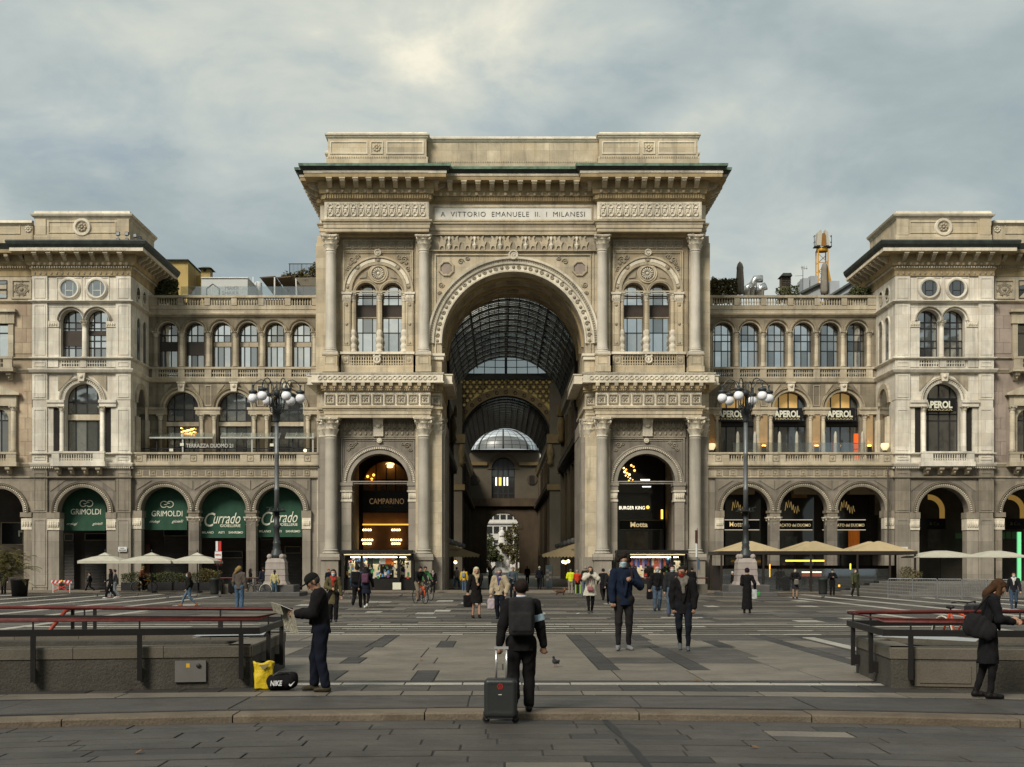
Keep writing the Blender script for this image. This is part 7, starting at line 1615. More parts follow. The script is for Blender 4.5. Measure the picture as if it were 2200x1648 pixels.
m=M();m.disc(PX(103, Y), PZ(1199, Y), .12, Y-.11, Y-.085, 16);m.build('round_symbol', SR, t);m=M();m.disc(PX(103, Y), PZ(1199, Y), .085, Y-.12, Y-.111, 16);m.build('symbol_field', mat('sign_blue', (.02, .05, .25), .5), t)
t, Y=post_sign(1498, 1275, PZ(1135, 84), [(-5, 1, 1139, 1167, mat('sign_rust', (.05, .02, .015), .5), 0), (-4, 0, 1169, 1197, SW, 0), (1, 5, 1200, 1224, mat('sign_bluegrey', (.05, .08, .13), .5), 0)], 'tall slim sign post with stacked plates right of the great arch')
for px, lb in((263.5, 'small white street name plate on the left pavilion pier'), (1941, 'small white street name plate on the right pavilion pier')):
 Y=92.7;t=thing('street_name_plate', lb, 'sign', (PX(px, Y), Y, PZ(1185, Y)), group='street name plates');m=M();m.bbox(PX(px-9.5, Y), PX(px+9.5, Y), Y-.05, Y-.02, PZ(1185, Y), PZ(1175, Y), .01);m.build('plate', SW, t)
 text('PIAZZA', PX(px-5, Y), PX(px+4, Y), PZ(1178.5, Y), Y-.07, t, INK, h=.05, depth=.01);text('DEL DUOMO', PX(px-7.5, Y), PX(px+7.5, Y), PZ(1183, Y), Y-.07, t, INK, h=.08, depth=.01)
Y=GY(1274);t=thing('striped_barrier', 'red and white striped folding barrier with amber lamp by the left pavilion', 'barrier', (PX(131, Y), Y, 0));x0, x1_=PX(110, Y), PX(154, Y)
m=M();m.box(x0, x1_, Y-.02, Y+.02, PZ(1253, Y), PZ(1247, Y));m.build('board', SW, t)
for k in range(5):m=M();a=x0+(x1_-x0)*(k+.1)/5;m.prism([(a, PZ(1253, Y)), (a+.14, PZ(1253, Y)), (a+.24, PZ(1247, Y)), (a+.10, PZ(1247, Y))], Y-.03, Y-.021);m.build('stripe', SR, t)
for s_ in(0, 1):
 xx=x0+.12+s_*(x1_-x0-.24);m=M();m.box(xx-.02, xx+.02, Y-.02, Y+.02, 0, PZ(1253, Y));m.build('leg', SW, t)
m=M();m.tube([(x0+.12, Y, .1), (x1_-.12, Y, PZ(1254, Y))], .03, 5);m.tube([(x1_-.12, Y, .1), (x0+.12, Y, PZ(1254, Y))], .03, 5);m.build('cross_brace', SR, t);m=M();m.sphere((PX(133, Y), Y-.06, PZ(1249, Y)), .1, 10, 7);m.build('lamp', mat('amber_lens', (.6, .28, .02), .3), t, True)
for px, py, lb in((461, 1277, 'dark conical litter bin beside the red metro sign'), (948, 1267, 'dark litter bin at the foot of the left arch pier'), (1768, 1277, 'dark conical litter bin before the dining pavilion')):
 Y=GY(py);t=thing('litter_bin', lb, 'bin', (PX(px, Y), Y, 0), group='dark litter bins');m=M();m.lathe([(.24, 0), (.26, .1), (.27, .85), (.31, .88), (.31, .98), (.26, 1.0)], PX(px, Y), Y, 16, 0);m.build('body', mat('bin_dark', (.02, .022, .02), .6), t, True);m=M();m.lathe([(.22, 1.001), (.2, 1.02)], PX(px, Y), Y, 16, 0);m.build('lid', IRON, t)
for px, py, lb in((680, 1267, 'dark round-topped box by the left column pedestal'), (1528, 1266, 'dark round-topped box by the right column pedestal')):
 Y=GY(py);t=thing('service_box', lb, 'box', (PX(px, Y), Y, 0), group='round-topped service boxes');m=M();m.lathe([(.24, 0), (.24, 1.25), (.2, 1.36), (.1, 1.42), (.02, 1.44)], PX(px, Y), Y, 14, 0);m.build('body', mat('bin_dark', (.02, .022, .02), .6), t, True);m=M();m.box(PX(px, Y)-.08, PX(px, Y)+.08, Y-.26, Y-.235, .9, 1.1);m.build('label_plate', SW, t)
GALV=mat('galvanised_steel', (.17, .175, .18), .45, .2, 4, metal=.5)
bl=['crowd barrier nearest the dining pavilion', 'second crowd barrier from the dining pavilion', 'third crowd barrier from the dining pavilion', 'fourth crowd barrier from the dining pavilion', 'crowd barrier behind the woman with the white mask']
for k in range(5):
 px0=1908+k*53;Y=72-k*1.15;x0=PX(px0, Y);x1_=PX(px0+50, Y-.6);Y1=Y-.8;t=thing('crowd_barrier', 'galvanised '+bl[k], 'barrier', ((x0+x1_)/2, (Y+Y1)/2, 0), group='crowd barriers')
 def L(f, z):return(x0+(x1_-x0)*f, Y+(Y1-Y)*f, z)
 m=M();m.tube([L(0, 0), L(0, .95), L(.04, 1.06), L(.96, 1.06), L(1, .95), L(1, 0)], .03, 6);m.tube([L(0, .16), L(1, .16)], .018, 5);m.build('frame', GALV, t)
 for i in range(9):m=M();m.tube([L((i+1)/10, .16), L((i+1)/10, 1.05)], .014, 4);m.build('bar', GALV, t)
 for f in(.03, .97):m=M();p=L(f, .02);m.tube([(p[0]-.05, p[1]-.3, .02), (p[0], p[1], .05), (p[0]+.05, p[1]+.3, .02)], .02, 4);m.build('foot', GALV, t)
st=thing('stone_steps', 'low flight of stone steps behind the crowd barriers at right', 'steps', (PX(2080, 76), 76, 0));xs0=PX(1925, 74)
for k in range(5):m=M();m.bbox(xs0+k*.62, 60, 73.2+k*.42, 86, k*.155+.002, (k+1)*.155, .02);m.build('step', mat('step_stone', (.12, .112, .10), .8, .15, 1.5, .2, 20, orand=.1), st)
for side, (pa, pb, lb) in enumerate(((955, 1030, 'beige cafe awning with scalloped edge inside the gallery at left'), (1152, 1250, 'beige cafe awning with scalloped edge inside the gallery at right'))):
 Y0, Y1=106., 118.;t=thing('cafe_awning', lb, 'awning', (PX((pa+pb)/2, 110), 110, 0), group='cafe awnings in the gallery')
 xi=PX(1030, Y0) if side==0 else PX(1165, Y0);xo=XC-6.9 if side==0 else XC+6.9
 zlo, zhi=PZ(1191, Y0), PZ(1160, Y0)+.3
 m=M();m.add([(xo, Y0, zhi), (xi, Y0, zlo), (xi, Y1, zlo), (xo, Y1, zhi)], [(0, 1, 2, 3)]);m.build('canvas', BEI, t)
 m=M();n=16
 for i in range(n):a, b=xo+(xi-xo)*i/n, xo+(xi-xo)*(i+1)/n;m.add([(a, Y0-.02, zlo), (b, Y0-.02, zlo), (b, Y0-.02, zlo-.16), ((a+b)/2, Y0-.02, zlo-.26), (a, Y0-.02, zlo-.16)], [(0, 1, 2, 3, 4)])
 m.build('scalloped_valance', BEI, t)
 m=M();m.add([(xo, Y0-.01, zlo), (xi, Y0-.01, zlo), (xo, Y0-.01, zhi)], [(0, 1, 2)]);m.build('gable', BEI, t)
 text('CAMPARINO' if side==0 else 'MOTTA', *((PX(962, Y0), PX(988, Y0)) if side==0 else(PX(1228, Y0), PX(1246, Y0))), PZ(1184, Y0), Y0-.03, t, mat('lettering_tan', (.12, .09, .05), .7), h=.2)
 for f in(.02, .98):
  for yy in(Y0, Y1):m=M();xx=xo+(xi-xo)*f;m.box(xx-.05, xx+.05, yy, yy+.1, .02, zlo);m.build('post', IRON, t)
 for k in range(9):m=M();f=k/9;m.sphere((xo+(xi-xo)*(.12+.6*f), Y0+1+k*.9, zhi-(zhi-zlo)*(.12+.6*f)+.28), .3-.012*k, 10, 7);m.build('globe', mat('globe_grey', (.28, .28, .29), .5), t, True)
 l=thing('cafe_lamp', ['round amber lamp below the left gallery awning', 'cluster of amber lamps below the right gallery awning'][side], 'lamp', (PX(978 if side==0 else 1217, 110), 110, 2.0), group='amber lamps in the gallery')
 for p, q in([(978.5, 1208)] if side==0 else[(1210, 1207), (1215, 1208.5), (1221, 1206)]):m=M();m.sphere((PX(p, 110), 110, PZ(q, 110)), .14, 10, 7);m.build('bulb', WARM, l, True);m=M();m.tube([(PX(p, 110), 110, PZ(q, 110)+.1), (PX(p, 110), 110, 2.9)], .012, 4);m.build('stem', IRON, l)
t=thing('menu_board', 'dark upright board with pictures inside the right of the gallery', 'sign', (PX(1179, 100), 100, 0));m=M();m.bbox(PX(1172, 100), PX(1187, 100), 99.95, 100.05, .05, PZ(1214.5, 100), .02);m.build('board', mat('board_teal', (.03, .045, .05), .5), t)
for k in range(5):m=M();m.box(PX(1173.5+(k%2)*6, 100), PX(1179+(k%2)*6, 100), 99.93, 99.949, PZ(1228+k*5, 100), PZ(1223+k*5, 100));m.build('picture', mat('picture_mix', (.12, .09, .07), .6, .6, 9), t)
# ================================================================ metro stair parapets
GRAN=mat('parapet_granite', (.049, .045, .037), .85, .3, 2.5, .6, 26, grain=.28, tint=(.05, .042, .03), orand=.06);GRAN2=mat('parapet_cap', (.098, .087, .069), .8, .18, 2, .3, 30, grain=.16, orand=.12, tint=(.10, .085, .06))
RED=mat('rail_red', (.075, .011, .009), .55, .35, 5, .3, 12, tint=(.12, .02, .012));BLK=mat('rail_black', (.009, .008, .008), .45, .25, 4)
def parapet(pts, zw, zr, posts, lb, nm):
 """pts: plan polyline of the outer face, going so that outside is on the right hand; zw wall top, zr rail top"""
 t=thing(nm, lb, 'stair parapet', (pts[1][0], pts[1][1], 0), group='metro stair parapets')
 m=M();m.sweep(pts, [(0, 0), (0, zw-.17), (-.34, zw-.17), (-.34, 0)]);m.build('wall', GRAN, t)
 for(xa_, ya), (xb_, yb2) in zip(pts[:-1], pts[1:]):
  L=math.hypot(xb_-xa_, yb2-ya);n=max(1, round(L/1.25));dx, dy=(xb_-xa_)/L, (yb2-ya)/L
  for k in range(n):
   s0, s1=L*k/n+.004, L*(k+1)/n-.004;m=M();m.sweep([(xa_+dx*s0, ya+dy*s0), (xa_+dx*s1, ya+dy*s1)], [(.015, zw-.165), (.02, zw-.02), (.005, zw), (-.36, zw), (-.36, zw-.165)]);m.build('cap_stone', GRAN2, t)
 off=.11
 def outp(o, z):
  P=[Vector(p) for p in pts];r=[]
  for i, p in enumerate(P):
   d1=(P[i]-P[i-1]).normalized() if i else(P[1]-P[0]).normalized();d2=(P[i+1]-P[i]).normalized() if i<len(P)-1 else d1
   a=Vector((d1.y, -d1.x));b=Vector((d2.y, -d2.x));mm_=(a+b).normalized();mm_/=max(.3, mm_.dot(a));r.append((p.x+mm_.x*o, p.y+mm_.y*o, z))
  return r
 m=M();q=outp(off, zr-.03);m.tube(q, .033, 10);m.build('handrail', RED, t, True)
 m=M();m.sweep(pts, [(off-.03, zr-.26), (off+.03, zr-.26), (off+.03, zr-.165), (off-.03, zr-.165)]);m.build('middle_rail', BLK, t)
 for i, f in posts:
  (xa_, ya), (xb_, yb2)=pts[i], pts[i+1];L=math.hypot(xb_-xa_, yb2-ya);dx, dy=(xb_-xa_)/L, (yb2-ya)/L;x=xa_+dx*f*L;y=ya+dy*f*L
  m=M();c4=[(x+dx*u+dy*o, y+dy*u-dx*o) for u, o in((-.035, off-.032), (.035, off-.032), (.035, off+.032), (-.035, off+.032))]
  m.prismz(c4, .14, zr-.262);c5=[(x+dx*u+dy*o, y+dy*u-dx*o) for u, o in((-.012, off-.012), (.012, off-.012), (.012, off+.012), (-.012, off+.012))];m.prismz(c5, zr-.164, zr-.05)
  c6=[(x+dx*u+dy*o, y+dy*u-dx*o) for u, o in((-.03, .002), (.03, .002), (.03, off-.033), (-.03, off-.033))];m.prismz(c6, .16, .32);m.build('post', BLK, t)
 return t
LP=[(-9.8, 18.2), (-3.66, 19.5), (-3.80, 23.4), (-9.9, 24.4)]
mp_=parapet(LP, .62, 1.05, [(0, .28), (0, .516), (0, .748), (0, .976), (1, .26), (1, .66), (2, .2), (2, .62), (2, .9)], 'granite metro stair parapet with red handrail at left', 'metro_parapet')
m=M();d=Vector((6.14, 1.3)).normalized();
def onL(f, o, z):return(-9.8+6.14*f+d.y*o, 18.2+1.3*f-d.x*o, z)
f0, f1=(PX(368, 19.06)+9.8)/6.14, (PX(437, 19.2)+9.8)/6.14
m.add([onL(f, o, z) for o in(0, .04) for f, z in((f0, .10), (f1, .10), (f1, .41), (f0, .41))], [(4, 5, 6, 7), (0, 1, 5, 4), (1, 2, 6, 5), (2, 3, 7, 6), (3, 0, 4, 7)]);cb=m.build('cabinet_door', mat('cabinet_grey', (.15, .142, .132), .5, .12, 3, metal=.3), mp_)
fm=f0+(f1-f0)*.76;m=M();p=onL(fm, .05, .335);m.sphere(p, .035, 10, 6, (1, .4, 1));m.build('lock', IRON, cb);m=M();fm=f0+(f1-f0)*.42;m.add([onL(f, .043, z) for f, z in((fm-.004, .31), (fm+.004, .31), (fm+.004, .37), (fm-.004, .37))], [(0, 1, 2, 3)]);m.build('warning_sticker', mat('sticker_yellow', (.55, .33, .03), .5), cb)
m=M();m.add([(-4.95, 21.3, .66), (-3.86, 21.6, .66), (-3.95, 22.7, .72), (-4.75, 22.6, .72)], [(0, 1, 2, 3)]);m.add([(-4.95, 21.3, .63), (-3.86, 21.6, .63), (-3.95, 22.7, .69), (-4.75, 22.6, .69)], [(3, 2, 1, 0)]);m.build('map_plate', mat('plate_pale', (.30, .32, .33), .3, .1, 3), mp_)
m=M();m.box(-9.8, -4.17, 22.6, 23.1, 0, .50);m.build('inner_wall', GRAN, mp_)
t=thing('stair_handrail', 'worn red slanting stair handrail behind the left parapet', 'handrail', (PX(150, 26), 26, 0));Y=27.
m=M();m.tube([(PX(103, Y), Y-.8, .12), (PX(140, Y), Y, .86), (PX(148, Y), Y+.1, .92), (PX(203, Y), Y+.3, .92)], .04, 8);m.build('rail', mat('rail_orange', (.20, .026, .013), .5, .3, 5), t, True)
for p in(150, 198):m=M();m.box(PX(p, Y)-.03, PX(p, Y)+.03, Y+.15, Y+.21, 0, .9);m.build('post', BLK, t)
RP=[(9.9, 23.6), (5.80, 21.9), (5.72, 19.35), (9.9, 18.2)][::1]
RPx=[(10.3, 23.0), (5.98, 22.3), (5.70, 19.35), (10.0, 18.55)]
mp2=parapet(RPx, .60, 1.03, [(0, .05), (0, .5), (0, .93), (1, .12), (1, .66), (2, .06), (2, .44), (2, .8)], 'granite metro stair parapet with red handrail at right', 'metro_parapet')
m=M();a=Vector((4.3, -.8)).normalized();xs1, ys1=5.70, 19.35
def onR(s_, o, z):return(xs1+a.x*s_+a.y*o, ys1+a.y*s_-a.x*o, z)
for(q0, q1, z0_, z1_, o) in((.33, 1.18, .04, .40, .02), (.40, 1.11, .09, .35, .035)):m.add([onR(s_, oo, z) for oo in(0, o) for s_, z in((q0, z0_), (q1, z0_), (q1, z1_), (q0, z1_))], [(4, 5, 6, 7), (0, 1, 5, 4), (1, 2, 6, 5), (2, 3, 7, 6), (3, 0, 4, 7)])
m.build('access_panel', GRAN2, mp2)
m=M();m.add([(5.95, 21.2, .66), (7.2, 20.1, .64), (7.4, 20.5, .66), (6.6, 21.6, .70)], [(0, 1, 2, 3)]);m.build('map_plate', mat('plate_pale', (.30, .32, .33), .3, .1, 3), mp2)
m=M();m.box(6.3, 10, 21.6, 22.1, 0, .5);m.build('inner_wall', GRAN, mp2)
for p0, p1, lb in((1280, 1520, 'low dark stair parapet with red rail in front of the right kiosk'), (474, 560, 'low dark stair parapet with red rail left of the lamp base')):
 Y=82.;t=thing('low_stair_parapet', lb, 'stair parapet', (PX((p0+p1)/2, Y), Y, 0), group='far stair parapets');m=M();m.box(PX(p0, Y), PX(p1, Y), Y, Y+.3, 0, .62);m.build('wall', GRAN2, t);m=M();m.tube([(PX(p0, Y), Y-.1, 1.0), (PX(p1, Y), Y-.1, 1.0)], .045, 6);m.build('handrail', RED, t)
 for k in range(5):m=M();xx=PX(p0, Y)+(PX(p1, Y)-PX(p0, Y))*(k+.3)/5;m.box(xx-.03, xx+.03, Y-.1, Y-.04, 0, .97);m.build('post', BLK, t)
# ================================================================ rooftops
YR=112.
xr_=lambda p, Y=YR:PX(p, Y);zr_=lambda p, Y=YR:PZ(p, Y)
OCH=mat('plaster_ochre', (.42, .31, .12), .9, .12, .8, streak=.2)
t=thing('roof_house', 'ochre rooftop block with chimney behind the left terrace', 'building', (xr_(400), YR, zr_(640)))
m=M();m.box(xr_(340), xr_(404), YR, YR+8, zr_(650), zr_(561));m.build('wall', OCH, t);m=M();m.box(xr_(338), xr_(406), YR-.3, YR+8, zr_(561)+.01, zr_(558.5));m.build('roof', LEAD, t)
m=M();m.box(xr_(404)+.01, xr_(425), YR+3, YR+8, zr_(650), zr_(575));m.build('side_wall', OCH, t)
m=M();m.box(xr_(426), xr_(446), YR+1, YR+2, zr_(650), zr_(572));ch=m.build('chimney', OCH, t);m=M();m.add([(xr_(421), YR+.6, zr_(571.9)), (xr_(451), YR+.6, zr_(571.9)), (xr_(451), YR+2.4, zr_(571.9)), (xr_(421), YR+2.4, zr_(571.9)), (xr_(429), YR+1.2, zr_(566.5)), (xr_(443), YR+1.2, zr_(566.5)), (xr_(443), YR+1.8, zr_(566.5)), (xr_(429), YR+1.8, zr_(566.5))], [(3, 2, 1, 0), (4, 5, 6, 7), (0, 1, 5, 4), (1, 2, 6, 5), (2, 3, 7, 6), (3, 0, 4, 7)]);m.build('chimney_cap', LEAD, ch);m=M();m.box(xr_(431), xr_(437), YR+.97, YR+.999, zr_(578), zr_(573));m.build('flue_opening', IRON, ch)
Y=104.;WT=mat('tent_white', (.46, .48, .47), .8, .05, 1)
t=thing('white_tent', 'white marquee with grey lettering on the left roof terrace', 'tent', (PX(485, Y), Y, PZ(640, Y)))
m=M();m.box(PX(433, Y), PX(532, Y), Y, Y+4, PZ(640, Y), PZ(597, Y));m.add([(PX(532, Y)+.002, Y+.01, PZ(597, Y)), (PX(544, Y), Y+4, PZ(609, Y)), (PX(544, Y), Y+4, PZ(640, Y)), (PX(532, Y)+.002, Y+.01, PZ(640, Y))], [(0, 1, 2, 3)]);m.build('canvas', WT, t)
m=M();m.tube([(PX(432, Y), Y-.05, PZ(597, Y)), (PX(532, Y), Y-.05, PZ(597, Y)), (PX(544, Y), Y+3.9, PZ(608, Y))], .05, 6);m.build('frame', SW, t)
TG=mat('lettering_palegrey', (.30, .31, .31), .7);text('MAKR', PX(484, Y), PX(513, Y), PZ(622.5, Y), Y-.03, t, TG, h=.28, bold=-.01);text('SHAKR', PX(477, Y), PX(513, Y), PZ(633, Y), Y-.03, t, TG, h=.28, bold=-.01)
m=M();P_=[(PX(444, Y), Y-.04, PZ(634, Y)), (PX(444, Y), Y-.04, PZ(620, Y)), (PX(457, Y), Y-.04, PZ(610, Y)), (PX(471, Y), Y-.04, PZ(620, Y)), (PX(471, Y), Y-.04, PZ(634, Y))];m.tube(P_, .025, 4);m.build('house_emblem', INK, t)
Y=99.;t=thing('roof_glass_screen', 'glass balustrade along the left roof terrace', 'screen', (PX(530, Y), Y, PZ(636, Y)))
for k in range(9):a=388+k*33;m=M();m.box(PX(a, Y), PX(a+32.4, Y), Y, Y+.02, PZ(636, Y), PZ(615.5, Y));m.build('pane', GLC, t)
Y=106.;t=thing('roof_shelter', 'brown roof shelter with open sloping panels on the left roof terrace', 'shelter', (PX(580, Y), Y, PZ(640, Y)))
BRS=mat('shelter_brown', (.10, .075, .05), .8)
for a, b in((558, 592), (594, 625)):m=M();m.add([(PX(a, Y), Y, PZ(596, Y)), (PX(b, Y), Y, PZ(593.5, Y)), (PX(b+4, Y), Y+5, PZ(606, Y)), (PX(a+12, Y), Y+5, PZ(613, Y))], [(0, 1, 2, 3)]);m.add([(PX(a, Y), Y-.05, PZ(598, Y)), (PX(b, Y), Y-.05, PZ(595.5, Y)), (PX(b, Y), Y-.05, PZ(593, Y)), (PX(a, Y), Y-.05, PZ(595.5, Y))], [(0, 1, 2, 3)]);m.build('sloping_panel', BRS, t)
for p in(544, 590):m=M();m.box(PX(p, Y)-.05, PX(p, Y)+.05, Y-.05, Y+.05, PZ(640, Y), PZ(595, Y));m.build('post', SW, t)
m=M();m.box(PX(540, Y), PX(640, Y), Y+6, Y+6.2, PZ(640, Y), PZ(612, Y));m.build('back_wall', BRS, t);m=M();m.lathe([(.33, 0), (.3, 1.0), (.2, 1.1)], PX(552, Y), Y+.6, 12, PZ(640, Y)+.3);m.build('lamp_shade', SW, t, True)
parasolY=102.;x=PX(670, parasolY);t=thing('roof_parasol', 'white cantilever parasol beside the great arch on the left roof', 'parasol', (PX(637, parasolY), parasolY, PZ(640, parasolY)))
m=M();m.add([(PX(640, parasolY), parasolY-1.3, PZ(604.5, parasolY)), (PX(712, parasolY), parasolY-1.3, PZ(604.5, parasolY)), (PX(712, parasolY), parasolY+1.5, PZ(604.5, parasolY)), (PX(640, parasolY), parasolY+1.5, PZ(604.5, parasolY)), (PX(676, parasolY), parasolY, PZ(596.5, parasolY))], [(0, 1, 4), (1, 2, 4), (2, 3, 4), (3, 0, 4)]);m.build('canopy', SW, t);m=M();m.tube([(PX(637.5, parasolY), parasolY, PZ(640, parasolY)), (PX(636, parasolY), parasolY, PZ(599, parasolY)), (PX(660, parasolY), parasolY, PZ(604, parasolY))], .07, 6);m.build('mast', SW, t)
Y=110.;t=thing('roof_railing', 'thin iron roof railing with potted plants left of the great arch', 'railing', (PX(655, Y), Y, PZ(605, Y)))
m=M();m.box(PX(620, Y), PX(700, Y), Y, Y+.06, PZ(567.5, Y), PZ(566, Y));m.box(PX(620, Y), PX(700, Y), Y, Y+.06, PZ(591.5, Y), PZ(590, Y))
for k in range(28):xx=PX(622+k*2.8, Y);q=.03 if k%9==0 else .012;m.box(xx-q, xx+q, Y+.01, Y+.05, PZ(598, Y), PZ(567, Y))
m.build('bars', IRON, t, kind='stuff');m=M();m.box(PX(612, Y), PX(705, Y), Y-1, Y+4, PZ(640, Y), PZ(598, Y));m.build('roof_edge', BRS, t)
rn=random.Random(9);m=M()
for cx_, cz_, rx in((634, 603, 1.0), (650, 596, .5), (672, 590, .6), (618, 606, .6), (682, 585, .45)):crown(m, (PX(cx_, Y), Y-1.1, PZ(cz_, Y)), rx, .5, .55, 420, .09, rn)
m.build('plants', LEAF2, t, kind='stuff')
def shrub(px0, px1, top, Y, z0, lb, mt, n, nm='roof_hedge'):
 a, b=PX(px0, Y), PX(px1, Y);t=thing(nm, lb, 'plant', ((a+b)/2, Y, z0));m=M();rn=random.Random(px0)
 m.tube([((a+b)/2, Y, z0), ((a+b)/2, Y, (z0+PZ(top, Y))/2)], [.06, .03], 5);m.build('stem', BARK, t);m=M();h=PZ(top, Y)-z0
 for _ in range(n):
  u=rn.random();x=a+(b-a)*u;zt2=z0+h*(.78+.22*math.sin(u*11+px0)*math.sin(math.pi*min(1, u*4)));p=Vector((x, Y+rn.uniform(-.5, .5), z0+rn.random()*(zt2-z0)))
  d=Vector((rn.gauss(0, 1), rn.gauss(0, 1), rn.gauss(0, 1))).normalized();e_=d.cross(Vector((rn.gauss(0, 1), 1, rn.gauss(0, 1)))).normalized();s1=rn.uniform(.06, .14)
  m.add([tuple(p-d*s1), tuple(p+e_*s1*.5), tuple(p+d*s1), tuple(p-e_*s1*.5)], [(0, 1, 2, 3)])
 m.build('foliage', mt, t)
zR=PZ(640, 97.6)
shrub(330, 381, 588, 99.5, zR, 'dark ivy shrub under the left pavilion cornice', LEAF, 2200)
shrub(1519, 1583, 586, 99.5, zR, 'brown beech hedge on the right roof beside the great arch', LEAF2, 3200)
shrub(1668, 1716, 604, 99.5, zR, 'wispy shrub in front of the roof chimney at right', LEAF, 700)
shrub(1828, 1880, 612, 99.0, zR, 'dark low hedge under the right pavilion cornice', LEAF, 1500)
for p, top, lb in((1589.5, 562, 'tall folded grey parasol on the right roof beside the hedge'), (1771.5, 563, 'tall folded grey parasol on the right roof in front of the crane')):folded(p, 99.5, zR-.3, PZ(top, 99.5), .31, lb, UMBG, 'folded parasols on the right roof')
Y=106.;CHR=mat('duct_metal', (.55, .55, .54), .25, .1, 3, metal=.9)
t=thing('roof_duct', 'shiny silver ventilation ducts on the right roof', 'duct', (PX(1627, Y), Y, PZ(640, Y)))
m=M();m.tube([(PX(1618, Y), Y, PZ(640, Y)), (PX(1618, Y), Y, PZ(608, Y)), (PX(1622, Y), Y, PZ(600, Y)), (PX(1638, Y), Y, PZ(599, Y))], .3, 10);m.build('elbow', CHR, t, True);m=M();m.tube([(PX(1604, Y), Y, PZ(640, Y)), (PX(1606, Y), Y, PZ(618, Y)), (PX(1616, Y), Y, PZ(613, Y))], .3, 10);m.tube([(PX(1630, Y), Y-.4, PZ(640, Y)), (PX(1632, Y), Y-.4, PZ(622, Y)), (PX(1643, Y), Y-.4, PZ(617, Y))], .33, 10);m.build('elbow', CHR, t, True)
Y=108.;t=thing('roof_chimney', 'louvred dark chimney with flat cap on the right roof', 'chimney', (PX(1689, Y), Y, PZ(640, Y)));m=M();m.box(PX(1679, Y), PX(1699, Y), Y, Y+.8, PZ(640, Y), PZ(594, Y));m.build('stack', BRS, t)
for k in range(5):m=M();m.box(PX(1678.5, Y), PX(1699.5, Y), Y-.05, Y-.003, PZ(596.5+k*4, Y), PZ(595+k*4, Y));m.build('louvre', IRON, t)
m=M();m.prism([(PX(1676, Y), PZ(594, Y)), (PX(1701, Y), PZ(594, Y)), (PX(1698, Y), PZ(588, Y)), (PX(1681, Y), PZ(588, Y))], Y-.3, Y+1.1);m.build('cap', LEAD, t)
t=thing('roof_antenna', 'thin television antenna on the right roof', 'antenna', (PX(1725, Y), Y, PZ(640, Y)));m=M();m.tube([(PX(1725, Y), Y, PZ(640, Y)), (PX(1725, Y), Y, PZ(572, Y))], .03, 5);m.tube([(PX(1721, Y), Y, PZ(575, Y)), (PX(1735, Y), Y, PZ(577, Y))], .02, 4);m.tube([(PX(1708, Y), Y, PZ(593, Y)), (PX(1726, Y), Y, PZ(592, Y))], .015, 4)
for q in(1722, 1728, 1733):m.tube([(PX(q, Y), Y-.01, PZ(571, Y)), (PX(q, Y), Y-.01, PZ(580, Y))], .012, 4)
m.build('mast', GALV, t)
Y=112.;t=thing('roof_units', 'grey rooftop plant room and sloping roofs right of the antenna', 'building', (PX(1790, Y), Y, PZ(640, Y)));GRP=mat('roof_grey', (.30, .32, .34), .7, .1, 1)
for a, b, q in((1730, 1745, 592), (1747, 1764, 587), (1790, 1810, 598)):m=M();m.box(PX(a, Y), PX(b, Y), Y+1, Y+3, PZ(640, Y), PZ(q, Y));m.lathe([(.3, 0), (.3, .1)], PX((a+b)/2, Y), Y+2, 10, PZ(q, Y));m.build('plant_unit', GRP, t)
for(a, b, z0_, z1_, yy) in((1725, 1765, 627, 613, 103.), (1783, 1885, 640, 578, 110.), (1812, 1885, 640, 604, 104.)):
 m=M();m.prism([(PX(a, yy), PZ(640, yy)), (PX(b, yy), PZ(640, yy)), (PX(b, yy), PZ(z1_, yy)), (PX(b-8, yy), PZ(z1_, yy)), (PX(a, yy), PZ(640 if z0_==640 else z0_, yy))], yy, yy+3);m.build('gable', GRP if a!=1812 else S_WING, t);m=M();m.tube([(PX(a-4, yy), yy-.1, PZ(640 if z0_==640 else z0_+4, yy)), (PX(b-8, yy), yy-.1, PZ(z1_, yy)), (PX(b+3, yy), yy-.1, PZ(z1_, yy))], .16, 5);m.build('roof_edge', LEAD, t)
Y=300.;YEL=mat('crane_yellow', (.50, .26, .02), .5, .2, 1);t=thing('tower_crane', 'yellow tower crane top rising behind the right roofs', 'crane', (PX(1770, Y), Y, 0));x0, x1_=PX(1758, Y), PX(1779, Y)
m=M();ZB, ZT=PZ(640, Y)-20, PZ(535, Y)
for xx, yy in((x0, Y), (x1_, Y), (x0, Y+2.2), (x1_, Y+2.2)):m.box(xx-.12, xx+.12, yy-.12, yy+.12, ZB, ZT)
k=0;zz=ZB
while zz<ZT-1.5:
 m.tube([(x0, Y, zz), (x1_, Y, zz+2.0)] if k%2 else[(x1_, Y, zz), (x0, Y, zz+2.0)], .08, 4);m.tube([(x0, Y, zz), (x1_, Y, zz)], .08, 4);m.tube([(x0, Y+2.2, zz), (x1_, Y+2.2, zz+2.0)], .08, 4);zz+=2.0;k+=1
m.build('mast', YEL, t)
m=M();m.tube([(PX(1772, Y), Y-2, PZ(575, Y)), (PX(1786, Y), Y-1, PZ(600, Y)-3)], .35, 4);m.build('strut', YEL, t)
m=M();m.lathe([(1.3, 0), (1.4, .3), (1.2, .9)], PX(1768.5, Y), Y+1, 14, ZT-.4);m.build('slewing_ring', YEL, t);CW=mat('crane_white', (.42, .39, .32), .6, .1, 1)
for s_ in(-1, 1):m=M();cx_=PX(1767.5, Y)+s_*.95;m.prism([(cx_-.45, PZ(528, Y)), (cx_+.45, PZ(528, Y)), (cx_+.4-s_*.25, PZ(500, Y)), (cx_-s_*.45, PZ(494, Y)), (cx_-.4-s_*.1, PZ(500, Y))], Y-.5, Y+1.5);m.build('machine_housing', CW, t)
